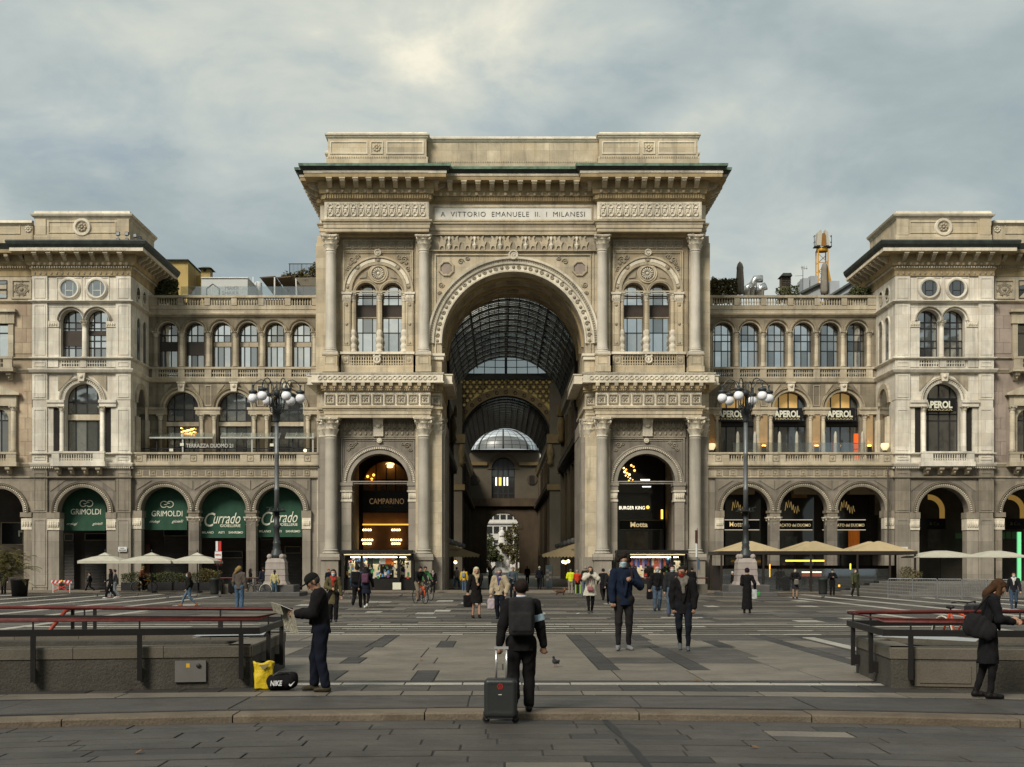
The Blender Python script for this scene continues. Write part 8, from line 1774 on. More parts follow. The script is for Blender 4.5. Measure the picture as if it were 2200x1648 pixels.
m=M();m.prism([(PX(1763, Y), PZ(530, Y)), (PX(1773, Y), PZ(530, Y)), (PX(1771, Y), PZ(503, Y)), (PX(1765, Y), PZ(503, Y))], Y-.9, Y-.51);m.build('jib_root', mat('crane_rust', (.22, .10, .02), .6), t)
m=M()
for s_ in(-1, 1):
 for q in(507, 520):m.tube([(PX(1768, Y)+s_*1.6, Y, PZ(q, Y)), (PX(1768, Y)+s_*1.95, Y, PZ(q, Y)), (PX(1768, Y)+s_*1.95, Y+1, PZ(q, Y))], .07, 4)
 m.tube([(PX(1768, Y)+s_*1.95, Y, PZ(505, Y)), (PX(1768, Y)+s_*1.95, Y, PZ(530, Y))], .07, 4);m.box(PX(1768, Y)+s_*1.3-.65, PX(1768, Y)+s_*1.3+.65, Y-.4, Y+1.4, PZ(531, Y), PZ(529, Y))
m.build('walkway', IRON, t)
for k, (px, py) in enumerate(((253, 502), (272, 502), (253, 516), (272, 516), (290, 506), (293, 520), (300, 512), (306, 518))):
 Y=92.6+(0 if px<280 else(px-280)*.12);x=PX(px, Y);z=PZ(py, Y);t=thing('floodlight', ['upper floodlight furthest left on the left pavilion cornice', 'upper floodlight second from the left on the pavilion cornice', 'lower floodlight furthest left on the left pavilion cornice', 'lower floodlight second from the left on the pavilion cornice', 'upper floodlight near the corner of the left pavilion cornice', 'lower floodlight near the corner of the left pavilion cornice', 'floodlight just round the corner of the left pavilion cornice', 'floodlight furthest round the corner of the left pavilion cornice'][k], 'floodlight', (x, Y, PZ(524, Y)), group='floodlights on the left cornice')
 m=M();m.box(x-.12, x+.12, Y-.02, Y+.14, z-.13, z+.13);m.build('housing', IRON, t);m=M();m.box(x-.1, x+.1, Y-.035, Y-.021, z-.1, z+.1);m.build('lens', mat('lens_grey', (.3, .32, .33), .3), t);m=M();m.box(x-.02, x+.02, Y+.05, Y+.09, PZ(524, Y), z-.131);m.build('bracket', GALV, t)
def block(nm, x0, x1_, y0, y1, h, lb, n, fl):
 t=thing(nm, lb, 'building', ((x0+x1_)/2, (y0+y1)/2, 0));m=M();m.box(x0, x1_, y0, y1, -.05, h);m.build('wall', S_WING, t)
 m=M();m.sweep([(x1_, y1), (x0, y1)] if y1<0 else[(x0, y1), (x0, y0)], [(0, h-1), (.8, h-.4), (.9, h), (0, h)]);m.build('cornice', S_WING, t)
 m=M();m.box(x0+2, x1_-2, y0+2, y1-2, h, h+4);m.build('roof', LEAD, t)
 for k in range(n):
  for j in range(fl):
   m=M();q=(k+.5)/n;zz=5+j*(h-7)/fl
   if y1<0:xx=x0+(x1_-x0)*q;m.box(xx-.8, xx+.8, y1+.002, y1+.05, zz, zz+2.6)
   else:yy=y0+(y1-y0)*q;m.box(x0-.05, x0-.002, yy-.8, yy+.8, zz, zz+2.6)
   m.build('window', GL_DARK, t)
block('square_side_building', -95, 60, -95, -72, 33, 'stone block closing the square behind the viewer', 22, 4)
block('cathedral_flank', 66, 130, -60, 62, 34, 'tall stone flank on the right side of the square, outside the picture', 16, 4)
# ================================================================ people: smooth bodies and clothes from blended round cones
A_=np.array
def snets(ax, V):
 """surface nets: one quad mesh round the zero level of V sampled on the grid axes ax"""
 nx, ny, nz=V.shape;S=V<0;idx={};acc=np.zeros((nx-1, ny-1, nz-1, 3));cnt=np.zeros((nx-1, ny-1, nz-1));E=[]
 for d in range(3):
  a=[slice(None)]*3;b=[slice(None)]*3;a[d]=slice(0, -1);b[d]=slice(1, None)
  I=np.argwhere(S[tuple(a)]!=S[tuple(b)])
  if len(I)==0:continue
  J=I.copy();J[:, d]+=1
  v0=V[I[:, 0], I[:, 1], I[:, 2]];v1=V[J[:, 0], J[:, 1], J[:, 2]];t=v0/(v0-v1)
  P=np.stack([ax[k][I[:, k]] for k in range(3)], 1);P[:, d]+=t*(ax[d][J[:, d]]-ax[d][I[:, d]])
  o1, o2=[k for k in range(3) if k!=d];q=[]
  for u, w_ in((0, 0), (-1, 0), (-1, -1), (0, -1)):
   C=I.copy();C[:, o1]+=u;C[:, o2]+=w_;q.append(C)
   ok=((C>=0)&(C<A_([nx-1, ny-1, nz-1]))).all(1);np.add.at(acc, tuple(C[ok].T), P[ok]);np.add.at(cnt, tuple(C[ok].T), 1)
  fl=S[I[:, 0], I[:, 1], I[:, 2]]
  if d==1:fl=~fl
  E.append((q, fl))
 m=cnt>0;ids=-np.ones(cnt.shape, int);ids[m]=np.arange(m.sum());verts=acc[m]/cnt[m][:, None];F=[]
 for q, fl in E:
  ok=np.ones(len(fl), bool)
  for C in q:ok&=((C>=0)&(C<A_(cnt.shape))).all(1)
  Q=np.stack([ids[tuple(C[ok].T)] for C in q], 1);f=fl[ok];Q[~f]=Q[~f][:, ::-1];F+=Q.tolist()
 return verts, F
class Fld:
 def __init__(s, lo, hi, h, fine=(), fh=.006):
  s.ax=[]
  for k in range(3):
   p=[lo[k]]
   while p[-1]<hi[k]:
    st=h
    for a, b in fine:
     if a[k]-h<p[-1]<b[k]:st=min(h, fh)
    p.append(p[-1]+st)
   s.ax.append(A_(p))
  s.V=np.full([len(a) for a in s.ax], .2)
 def sub(s, lo, hi):
  r=[]
  for k in range(3):i=max(0, np.searchsorted(s.ax[k], lo[k])-1);j=min(len(s.ax[k]), np.searchsorted(s.ax[k], hi[k])+1);r.append(slice(i, j))
  return tuple(r)
 def grid(s, sl):return np.meshgrid(*[s.ax[k][sl[k]] for k in range(3)], indexing='ij')
 def cone(s, a, b, ra, rb=None, k=.02, fx=1, fy=1, op='u'):
  a=A_(a, float);b=A_(b, float);rb=ra if rb is None else rb;r=max(ra, rb);f=A_([fx, fy, 1.])
  g=.05+k;sl=s.sub(np.minimum(a, b)-r*np.maximum(f, .2)-g, np.maximum(a, b)+r*np.maximum(f, .2)+g)
  if any(q.stop-q.start<2 for q in sl):return s
  X, Y, Z=s.grid(sl);ba=b-a;L=max(1e-9, (ba**2).sum())
  t=np.clip(((X-a[0])*ba[0]+(Y-a[1])*ba[1]+(Z-a[2])*ba[2])/L, 0, 1)
  d=np.sqrt(((X-a[0]-t*ba[0])/fx)**2+((Y-a[1]-t*ba[1])/fy)**2+(Z-a[2]-t*ba[2])**2)-(ra+(rb-ra)*t)
  d*=min(fx, fy, 1);o=s.V[sl]
  if op=='u':h=np.clip(.5+.5*(o-d)/k, 0, 1);s.V[sl]=o*(1-h)+d*h-k*h*(1-h)
  else:s.V[sl]=np.maximum(o, -d)
  return s
 def chain(s, pts, rs, **kw):
  for i in range(len(pts)-1):s.cone(pts[i], pts[i+1], rs[i], rs[i+1], **kw)
  return s
 def box(s, c, h, r=.02, k=.01, op='u'):
  c=A_(c);h=A_(h);sl=s.sub(c-h-.06, c+h+.06);X, Y, Z=s.grid(sl)
  q=[np.abs(W-c[i])-h[i]+r for i, W in enumerate((X, Y, Z))];d=np.sqrt(sum(np.maximum(u, 0)**2 for u in q))+np.minimum(np.maximum(np.maximum(q[0], q[1]), q[2]), 0)-r;o=s.V[sl]
  if op=='u':t=np.clip(.5+.5*(o-d)/k, 0, 1);s.V[sl]=o*(1-t)+d*t-k*t*(1-t)
  else:s.V[sl]=np.maximum(o, -d)
  return s
 def cut(s, fn):X, Y, Z=np.meshgrid(*s.ax, indexing='ij');s.V=np.maximum(s.V, fn(X, Y, Z));return s
 def wrinkle(s, amp, f=1.):X, Y, Z=np.meshgrid(*s.ax, indexing='ij');s.V=s.V+amp*(np.sin(31*f*Z+14*X+5*np.sin(17*Y+9*X))*.6+np.sin(23*f*Z-27*X+13*Y)*.5);return s
 def build(s, name, m, parent, xf=None, label=None):
  v, F=snets(s.ax, s.V)
  if len(v)==0:return None
  if xf is not None:v=v@xf[0].T+xf[1]
  o=link(name, mesh(name, v, F, m, True), parent, local=True)
  if label:o['label']=label
  return o
def cloth(c, rough=.95):return mat('cloth_%.3f_%.3f_%.3f'%c, tuple(v*.62 if max(c)<.05 else v for v in c), rough, .25, 9, .25, 45, spec=.12)
SKINS=[mat('skin_light', (.33, .19, .125), .55, .06, 8), mat('skin_tan', (.24, .135, .085), .55, .06, 8)]
MASK=mat('mask_blue', (.34, .45, .52), .8, .05, 5)
def rot3(pitch, yaw_, roll=0):
 return A_(Euler((rad(pitch), rad(roll), rad(yaw_))).to_matrix())
def ik(a, t, l1, l2, pole):
 a, t, pole=A_(a, float), A_(t, float), A_(pole, float);d=t-a;L=np.linalg.norm(d)
 if L>(l1+l2)*.995:t=a+d/L*(l1+l2)*.995;d=t-a;L=np.linalg.norm(d)
 x=(l1*l1-l2*l2+L*L)/(2*L);h=math.sqrt(max(0, l1*l1-x*x));n=d/L;p=pole-n*pole.dot(n);p/=max(1e-6, np.linalg.norm(p));return a+n*x+p*h, t
NPEO=[0]
def person(px, py, hpy, yaw, label, top=(.02, .02, .022), bot=(.015, .015, .018), hair=(.02, .014, .01), shoe=(.015, .013, .012), hem=.84, coat=0, skirt=0, pose=None, hstyle='short', mask=None, hi=0, skin=0, lean=0, hp=0, hy=0, loose=.012, extra='', z=0, H=None, name='person', group='people crossing the square', tight=0, Y=None, barelegs=0, scarf=None, cap=None):
 Y=Y or GY(py, z);H=H or(py-hpy)*Y/FPX;s=H/1.76;P=dict(footR=(-.10, .02, 0), footL=(.10, -.02, 0), handR=(-.27, -.04, .80), handL=(.27, -.04, .80), hip=.945, poleR=(-.4, 1, -.1), poleL=(.4, 1, -.1), kneeR=(-.1, -1, 0), kneeL=(.1, -1, 0), curl=.5)
 P.update(pose or{});h=.0125 if hi else .021
 t=thing(name, label, 'person', (PX(px, Y), Y, z), rad(yaw), group);WO[t.name]=Vector((0, 0, 0));t.scale=(s, s, s)
 hz=P['hip'];hipc=A_([0, P.get('hipy', 0), hz]);Rl=rot3(lean, 0)
 def T(v):return hipc+Rl@A_(v, float)
 chest=T((0, 0, .38));shR, shL=T((-.175, 0, .475)), T((.175, 0, .475));nk=T((0, .0, .52));Rh=Rl@rot3(hp, hy);hc=T((0, -.01, .585))+Rh@A_([0, -.015, .085])
 hd=lambda v:hc+Rh@A_(v, float)
 elR, wR=ik(shR, P['handR'], .29, .255, P['poleR']);elL, wL=ik(shL, P['handL'], .29, .255, P['poleL'])
 hR, hL=hipc+A_([-.09, 0, -.03]), hipc+A_([.09, 0, -.03]);aR=A_([P['footR'][0], P['footR'][1], .085+P['footR'][2]]);aL=A_([P['footL'][0], P['footL'][1], .085+P['footL'][2]])
 kR, aR=ik(hR, aR, .42, .415, P['kneeR']);kL, aL=ik(hL, aL, .42, .415, P['kneeL'])
 pts=A_([hipc, chest, shR, shL, elR, elL, wR, wL, hR, hL, kR, kL, aR, aL, hd((0, 0, .13))]);lo, hi_=pts.min(0)-.17, pts.max(0)+.17
 sk=SKINS[skin]
 fine=[]
 if hi:
  for w_ in(wR, wL):fine.append((w_-.11, w_+.11))
  fine.append((hc-.13, hc+.14))
 f=Fld(lo, hi_, h*1.5 if not hi else .02, fine, .0085)
 f.cone(hd((0, .012, .035)), hd((0, -.012, .03)), .088, .084, fx=.9).cone(hd((0, -.03, 0)), hd((0, -.038, -.065)), .066, .047).cone(hd((0, -.095, .0)), hd((0, -.108, -.03)), .012, .017, k=.015).cone(hd((-.03, -.082, .022)), hd((.03, -.082, .022)), .016, k=.015)
 for q in(-1, 1):f.cone(hd((q*.078, .01, -.015)), hd((q*.084, .016, .015)), .018, .02, k=.01)
 if hi:f.cone(hd((-.02, -.085, -.058)), hd((.02, -.085, -.058)), .012, k=.008)
 f.cone(hd((0, .015, -.05)), nk-A_([0, 0, .04]), .056, .062).cone(T((0, 0, .0)), chest, .12, .14, fy=.72, k=.05).cone(shR, shL, .06, k=.05)
 for a, b, c, q in((shR, elR, wR, -1), (shL, elL, wL, 1)):
  f.chain([a, b, c], [.05, .04, .027]);d=(c-b)/np.linalg.norm(c-b);l=np.cross(d, A_([0, 1., 0]));l=l/max(.2, np.linalg.norm(l));n_=np.cross(l, d)
  cu=P['curl'];pe=c+d*.085;f.cone(c, pe, .028, .034, fy=.8)
  for i, ln in enumerate((.036, .042, .04, .032)):
   b0=pe+l*(i-1.5)*.02;m1=b0+(d*math.cos(cu)-n_*math.sin(cu)*(1 if True else 1))*ln;m2=m1+(d*math.cos(cu*2.1)-n_*math.sin(cu*2.1))*ln*.85;f.chain([b0, m1, m2], [.0105, .0098, .0085], k=.006)
  tb=c+d*.03+l*.03*-q;f.chain([tb, tb+d*.035+l*.018*-q-n_*.012, tb+d*.062+l*.012*-q-n_*.03], [.013, .012, .009], k=.008)
 for a, b, c in((hR, kR, aR), (hL, kL, aL)):f.chain([a, b, c], [.078, .05, .036], k=.03)
 body=f.build('body', sk, t)
 for q in(-1, 1):
  if hi:mm=M(True);mm.sphere(tuple(hd((q*.031, -.086, .008))), .0115, 8, 6);o=link('eye', mm.me('eye', mat('eye_dark', (.02, .015, .012), .2), True), t, local=True)
 LO=A_([-.6, -.7, 0]);
 if bot is not None and skirt==0:
  f=Fld(lo, hi_, h);lg=.0 if tight else .014
  f.cone(hipc+A_([0, 0, .12]), hipc, .125, .145, fy=.75, k=.04).cone(hR, hL, .105, k=.05)
  for a, b, c in((hR, kR, aR), (hL, kL, aL)):e_=b+(c-b)*(.93);f.chain([a, b, e_], [.098+lg, .064+lg, (.044 if tight else .058)+lg*.8], k=.03)
  f.cut(lambda X, Y_, Z:Z-(hz+.16))
  if hi:f.wrinkle(.0055)
  f.build('trousers', cloth(bot), t)
 if skirt:
  f=Fld(lo-.1, hi_, h);mid=(kR+kL)/2;f.cone(hipc+A_([0, 0, .12]), hipc, .125, .15, fy=.8, k=.04).cone(hipc, A_([mid[0], mid[1]*.7, skirt]), .155, .21, fy=.85, k=.05);f.cut(lambda X, Y_, Z:skirt-Z)
  if hi:f.wrinkle(.004)
  f.build('skirt', cloth(bot), t)
  if not barelegs:
   f=Fld(lo, hi_, h)
   for a, b, c in((hR, kR, aR), (hL, kL, aL)):f.chain([a, b, b+(c-b)*.95], [.088, .058, .044], k=.02)
   f.build('tights', cloth((.015, .012, .012)), t)
 f=Fld(lo-.05, hi_, h);L_=loose
 f.cone(T((0, 0, .14)), chest, .128+L_, .155+L_, fy=.72, k=.06).cone(shR+A_([.02, 0, -.01]), shL-A_([.02, 0, .01]), .07+L_*.6, k=.05).cone(chest, nk-A_([0, 0, .02]), .12, .075, fy=.8, k=.04)
 if hem<hz+.1:f.cone(T((0, 0, .14)), A_([hipc[0], hipc[1]+(.0), max(hem, .2)]), .128+L_, .155+L_+coat, fy=.78, k=.05)
 if hi:f.cone(T((-.06, -.125, .36)), T((0, -.15, .06)), .022, .02, k=.02).cone(T((.06, -.125, .36)), T((0, -.15, .06)), .022, .02, k=.02)
 for a, b, c in((shR, elR, wR), (shL, elL, wL)):f.chain([a, b, c-(c-b)*.06], [.066+L_, .054+L_, .042+L_*.9], k=.025)
 f.cut(lambda X, Y_, Z:hem-Z)
 f.wrinkle(.0065 if hi else .003)
 f.build('coat' if hem<.72 else 'jacket', cloth(top), t)
 f=Fld(nk-.13, nk+.13, h*.8);f.cone(nk-A_([0, 0, .03]), hd((0, .02, -.075)), .085, .068, k=.02);f.cut(lambda X, Y_, Z:Z-(nk[2]+.045)).build('collar', cloth(top if scarf is None else scarf), t)
 if scarf is not None:f=Fld(chest-.25, nk+.15, h);f.chain([nk+A_([-.05, -.08, .0]), chest+A_([-.01, -.15, .05]), chest+A_([.0, -.15, -.12])], [.04, .042, .034], fy=.45).chain([nk+A_([.06, -.07, .0]), chest+A_([.05, -.14, .06])], [.04, .03], fy=.5).cone(nk+A_([-.06, -.02, .02]), nk+A_([.06, -.02, .02]), .062).build('scarf', cloth(scarf), t)
 for a, k_, nm in((aR, kR, 0), (aL, kL, 1)):
  v=(a-k_);tip=P.get('toe'+'RL'[nm], 0);ft=rot3(tip, P.get('turn'+'RL'[nm], 0));f=Fld(A_([-.07, -.24, -.11]), A_([.07, .1, .08]), .011 if hi else .017)
  f.chain([(0, .035, -.045), (0, -.06, -.045), (0, -.155, -.055)], [.043, .04, .036], k=.02, fx=.95).cone((0, .01, -.04), (0, .005, .03), .045, .042, k=.02);f.cut(lambda X, Y_, Z:-.083-Z);f.build('shoe', cloth(shoe, .5), t, (ft, a))
 X=(Rh, hc);hm=mat('hair_%.3f_%.3f_%.3f'%hair, hair, .75, .35, 14, .4, 60, spec=.1);f=Fld(A_([-.16, -.28, -.42]), A_([.16, .22, .2]), .011 if hi else .016)
 if hstyle=='curly':
  rn=random.Random(px)
  for _ in range(70):a, b=rn.uniform(0, 6.28), rn.uniform(-.25, 1.5);f.cone((.10*math.cos(a)*math.cos(b), .02+.10*math.sin(a)*math.cos(b), .05+.11*math.sin(b)), (.105*math.cos(a)*math.cos(b), .02+.11*math.sin(a)*math.cos(b), .05+.115*math.sin(b)), rn.uniform(.028, .044), k=.006)
  f.box((0, -.12, -.03), (.075, .07, .085), .02, op='s')
 elif hstyle!='bald':
  f.cone((0, .02, .04), (0, -.008, .042), .099, .094, fx=.93);f.box((0, -.115, -.035), (.085, .075, .10), .02, op='s');f.box((0, -.02, -.16), (.11, .11, .115), .02, op='s') if hstyle=='short' else None
  if hstyle=='long':f.chain([(0, .05, .0), (0, .085, -.12), (.0, .09, -.27)], [.095, .1, .07], k=.03, fy=.7).chain([(-.075, .0, .0), (-.085, .01, -.14), (-.08, .0, -.24)], [.035, .035, .02]).chain([(.075, .0, .0), (.085, .01, -.14), (.08, .0, -.24)], [.035, .035, .02]);f.wrinkle(.004, .4)
  if hstyle=='blown':f.chain([(.0, .05, .02), (.05, .10, -.03), (.12, .12, -.14)], [.1, .09, .05], k=.03).cone((.06, .06, -.02), (.13, .06, -.2), .06, .03)
  if hstyle=='fall':
   f.chain([(0, .05, .0), (0, .06, -.14), (0, .0, -.27)], [.095, .085, .05], k=.03, fy=.7)
   for q in(-1, 1):f.chain([(q*.078, .0, .02), (q*.088, -.06, -.1), (q*.075, -.16, -.24), (q*.07, -.22, -.34)], [.034, .045, .045, .018], k=.02)
   f.wrinkle(.004, .4)
  if hstyle=='pony':f.chain([(0, .09, .03), (0, .12, -.1), (0, .11, -.26)], [.04, .04, .018])
 if hstyle!='bald':f.build('hair', hm, t, X)
 if mask is not None:
  f=Fld(A_([-.11, -.15, -.12]), A_([.11, .03, .06]), .010 if hi else .014);f.cone((0, -.04, -.025), (0, -.045, -.06), .076, .058, fx=.95).cone((0, -.1, -.02), (0, -.1, -.035), .02, k=.03);f.cut(lambda X_, Y_, Z:np.maximum(Z+.004+.0*X_, Y_+.045)).build('face_mask', cloth(mask), t, X)
 if cap is not None:
  f=Fld(A_([-.13, -.24, -.02]), A_([.13, .15, .2]), .011 if hi else .016);f.cone((0, .015, .05), (0, -.01, .055), .105, .1, fx=.95);f.cut(lambda X_, Y_, Z:.045-Z)
  if 'beanie' not in extra:f.cone((0, -.09, .052), (0, -.165, .045), .06, .05, k=.01, fx=1.0);f.cut(lambda X_, Y_, Z:np.where(Y_<-.10, np.abs(Z-.05)-.012, -1.))
  f.build('cap', cloth(cap), t, X)
 if 'glasses' in extra:
  mm=M(True)
  for q in(-1, 1):mm.ring(q*.032, .008, [(.022, -.102), (.027, -.102), (.027, -.096), (.022, -.096)], 0, 360, 10);mm.tube([(q*.06, -.098, .012), (q*.082, .0, .01)], .003, 4)
  mm.v=[tuple(hc+Rh@A_(v)) for v in mm.v];link('glasses', mm.me('glasses', IRON), t, local=True)
 return dict(o=t, T=T, hc=hc, Rh=Rh, wR=wR, wL=wL, chest=chest, shR=shR, shL=shL, elR=elR, elL=elL, nk=nk, Y=Y, s=s, hip=hipc)
def acc(pr, name, label, cat, group=None):
 o=pr['o'];t=thing(name, label, cat, tuple(o.location), o.rotation_euler.z, group);t.scale=o.scale;WO[t.name]=Vector((0, 0, 0));return t
def lbuild(m, nm, mt, parent, smooth=False):me=m.me(nm, mt, smooth);return link(nm, me, parent, local=True)
def backpack(pr, c, label, w=.15, hgt=.22, dep=.085, hi=1):
 t=acc(pr, 'backpack', label, 'backpack');ctr=pr['chest']+A_([0, .11+dep, -.06]);f=Fld(ctr-.32, ctr+.32, .014 if hi else .02)
 f.box(ctr, (w, dep, hgt), .06, .02).box(ctr+A_([0, dep*.8, -.07]), (w*.82, dep*.4, hgt*.5), .03, .01).wrinkle(.002).build('pack', cloth(c), t)
 for q in(-1, 1):mm=M(True);P_=[ctr+A_([q*w*.5, -dep*.6, hgt*.86]), pr['nk']+A_([q*.10, .055, .01]), pr['nk']+A_([q*.12, -.05, -.01]), pr['chest']+A_([q*.13, -.145, .06]), pr['chest']+A_([q*.16, -.06, -.12]), ctr+A_([q*w*.8, -dep*.4, -hgt*.7])];mm.tube([tuple(p) for p in P_], .022, 6);lbuild(mm, 'strap', cloth(c), t, True)
 mm=M(True);mm.tube([tuple(ctr+A_([x_, dep*.97-abs(x_)*.1, hgt*.55])) for x_ in(-w*.75, -w*.3, w*.3, w*.75)], .006, 4);lbuild(mm, 'zip', IRON, t);return t
def bag(pr, hand, c, label, w=.14, d=.06, hh=.17, handle=.12, name='hand_bag', off=(0, 0, 0)):
 t=acc(pr, name, label, 'bag');p=pr[hand]+A_(off)+A_([0, 0, -.09-handle-hh]);f=Fld(p-.35, p+.35, .018);f.box(p, (w, d, hh), .045, .02).wrinkle(.004).build('bag_body', cloth(c), t)
 for q in(-1, 1):mm=M(True);mm.tube([tuple(p+A_([q*w*.6, 0, hh*.9])), tuple(pr[hand]+A_(off)+A_([q*.02, 0, -.08]))], .01, 5);lbuild(mm, 'handle', cloth(c), t)
 return t
BK_, NV, WH=(.013, .012, .013), (.012, .017, .032), (.42, .41, .38);JE=(.055, .085, .13);GR=(.05, .05, .05);TAN=(.26, .21, .13)
W1=dict(footR=(-.08, -.26, 0), footL=(.08, .28, .05), toeL=25, handR=(-.27, .12, .82), handL=(.27, -.22, .86), hip=.90);W2=dict(footR=(-.08, .28, .05), footL=(.08, -.26, 0), toeR=25, handR=(-.27, -.22, .86), handL=(.27, .12, .82), hip=.90)
p=person(1120, 1531, 1248, 180, 'man in black suit seen from behind, pulling a trolley case with his left hand', BK_, BK_, (.016, .011, .009), hem=.80, hi=1, skin=1, lean=-3, hp=-6, pose=dict(footR=(-.10, -.10, .0), footL=(.09, .34, .14), toeL=-45, handR=(-.30, .02, .80), handL=(.30, .12, .80), hip=.93, curl=.9), coat=.01, group='people near the kerb', z=.0, H=1.66)
f=Fld(p['nk']-.12, p['nk']+.14, .01);f.cone(p['nk'], p['nk']+A_([0, .0, .05]), .07, .066).cut(lambda X, Y_, Z:np.maximum(Z-(p['nk'][2]+.075), p['nk'][2]+.04-Z)).build('shirt_collar', cloth((.45, .48, .55)), p['o'])
e=(p['shR']*.35+p['elR']*.65);d=(p['elR']-p['shR']);d/=np.linalg.norm(d);f=Fld(e-.13, e+.13, .01);f.cone(e-d*.04, e+d*.04, .083, .08).cut(lambda X, Y_, Z:np.abs((X-e[0])*d[0]+(Y_-e[1])*d[1]+(Z-e[2])*d[2])-.045).build('arm_mask', MASK, p['o'])
backpack(p, (.03, .03, .031), 'black backpack worn by the man with the trolley case', .165, .25, .09)
Yc_=GY(1553, LOW_Z);t=thing('trolley_case', 'dark hard-shell trolley case with round red logo on the street', 'suitcase', (PX(1076, Yc_), Yc_, LOW_Z), rad(-4));WO[t.name]=Vector((0, 0, 0));SC=mat('case_shell', (.018, .02, .02), .42, .15, 6, .1, 60)
f=Fld(A_([-.26, -.2, 0]), A_([.26, .2, .62]), .012);f.box((0, 0, .30), (.195, .125, .235), .05, .02).cut(lambda X, Y_, Z:-9+0*X);f.box((0, -.128, .31), (.15, .006, .17), .005, op='s').build('shell', SC, t)
for q in(-1, 1):
 mm=M(True);mm.tube([(q*.062, .08, .52), (q*.062, .10, .885)], .013, 8);lbuild(mm, 'handle_tube', mat('tube_silver', (.55, .55, .56), .3, .05, 5, metal=.8), t, True)
 mm=M(True);mm.ring(q*.175, .045, [(.012, -.02), (.045, -.02), (.045, .02), (.012, .02)], 0, 360, 14);lbuild(mm, 'wheel', IRON, t);mm=M(True);mm.box(q*.175-.03, q*.175+.03, -.06, .1, .05, .14);lbuild(mm, 'wheel_housing', IRON, t)
mm=M(True);mm.box(-.15, .15, -.11, .11, .055, .075);lbuild(mm, 'base', IRON, t);mm=M(True);mm.box(-.085, .085, .08, .12, .875, .905);lbuild(mm, 'grip', mat('grip_grey', (.25, .25, .25), .4), t)
LR=mat('logo_red', (.30, .02, .015), .4);mm=M(True);mm.ring(0, .445, [(.026, -.128), (.034, -.128), (.034, -.124), (.026, -.124)], 0, 360, 20);mm.ring(.002, .440, [(.008, -.128), (.014, -.128), (.014, -.124), (.008, -.124)], 0, 360, 14);mm.box(-.013, -.007, -.128, -.124, .436, .468);lbuild(mm, 'round_logo', LR, t);mm=M(True);mm.box(-.02, .02, -.128, -.1245, .345, .352);lbuild(mm, 'name_badge', SW, t)
p=person(690, 1486, 1227, -82, 'man in black jacket and cap standing and reading a newspaper', BK_, (.009, .012, .022), (.05, .045, .04), (.045, .036, .022), hem=.86, hi=1, skin=1, lean=4, hp=30, loose=.03, cap=(.012, .013, .012), hstyle='short', pose=dict(footR=(-.13, -.10, 0), footL=(.12, .07, 0), turnR=10, turnL=-14, handR=(-.12, -.34, 1.14), handL=(.10, -.35, 1.14), poleR=(-.7, .5, -1), poleL=(.7, .5, -1), curl=.8), group='people near the kerb')
t=acc(p, 'newspaper', 'open folded newspaper held by the man in the cap', 'newspaper');NP=mat('newsprint', (.20, .185, .14), .9, .55, 28, tint=(.07, .07, .055));c=A_([0, -.43, 1.15])
for k, (pts_) in enumerate((((-.22, -.16, .10), (.14, .02, .04), (.24, .10, -.30), (-.10, -.10, -.24)), ((-.22, -.165, .10), (.14, .015, .045), (.10, -.16, .12), (-.22, -.30, .15)), ((-.22, -.305, .15), (.10, -.165, .12), (.12, -.12, -.02), (-.2, -.26, .0)))):
 mm=M(True);q=[c+A_(v) for v in pts_];mm.add([tuple(v) for v in q]+[tuple(v+A_([0, .008, .004])) for v in q], [(0, 1, 2, 3), (7, 6, 5, 4), (0, 4, 5, 1), (1, 5, 6, 2), (2, 6, 7, 3), (3, 7, 4, 0)]);lbuild(mm, 'sheet', NP if k!=1 else mat('newsprint_white', (.36, .37, .35), .9, .3, 30), t)
mm=M(True);mm.prismz([(-.17, -.09), (-.16, -.09), (-.16, .0), (-.17, .0)], .86, .9)
Yb=GY(1481);t=thing('yellow_bag', 'crumpled yellow plastic bag standing by the left parapet', 'bag', (PX(567, Yb), Yb, 0), rad(8));WO[t.name]=Vector((0, 0, 0));YB=mat('bag_yellow', (.50, .36, .015), .45, .15, 7, .5, 22)
f=Fld(A_([-.24, -.16, 0]), A_([.24, .16, .5]), .012);f.chain([(0, 0, .06), (0, 0, .22), (.0, 0, .40)], [.11, .125, .15], fy=.5, k=.04).box((0, 0, .2), (.135, .06, .2), .03).cut(lambda X, Y_, Z:Z-(.385+.02*np.sin(24*X)+.03*np.abs(X)*4));f.cut(lambda X, Y_, Z:.004-Z);f.wrinkle(.007, .9).build('bag_body', YB, t);mm=M(True);mm.add([(-.07, -.095, .36), (.09, -.098, .37), (.0, -.108, .29)], [(0, 1, 2)]);lbuild(mm, 'swoosh_mark', mat('mark_grey', (.16, .13, .05), .6), t)
t=thing('duffel_bag', 'black sports duffel bag with white lettering on the ground', 'bag', (PX(606, Yb-.15), Yb-.15, 0), rad(10));WO[t.name]=Vector((0, 0, 0));t.scale=(.88, .88, .88);f=Fld(A_([-.36, -.24, 0]), A_([.36, .24, .42]), .013);f.cone((-.12, 0, .13), (.12, .02, .15), .135, .145).cone((.08, .02, .2), (.16, .03, .22), .09).cut(lambda X, Y_, Z:.004-Z).wrinkle(.009, .8).build('bag_body', cloth(BK_), t)
for s_, x0_, x1_, z_, h_ in(('NIKE', -.19, .0, .09, .085), ):
 o=text(s_, x0_, x1_, z_, -.15, None, SW, bold=.03, shear=.15, h=h_);o.parent=t;o.location=(0, 0, 0)
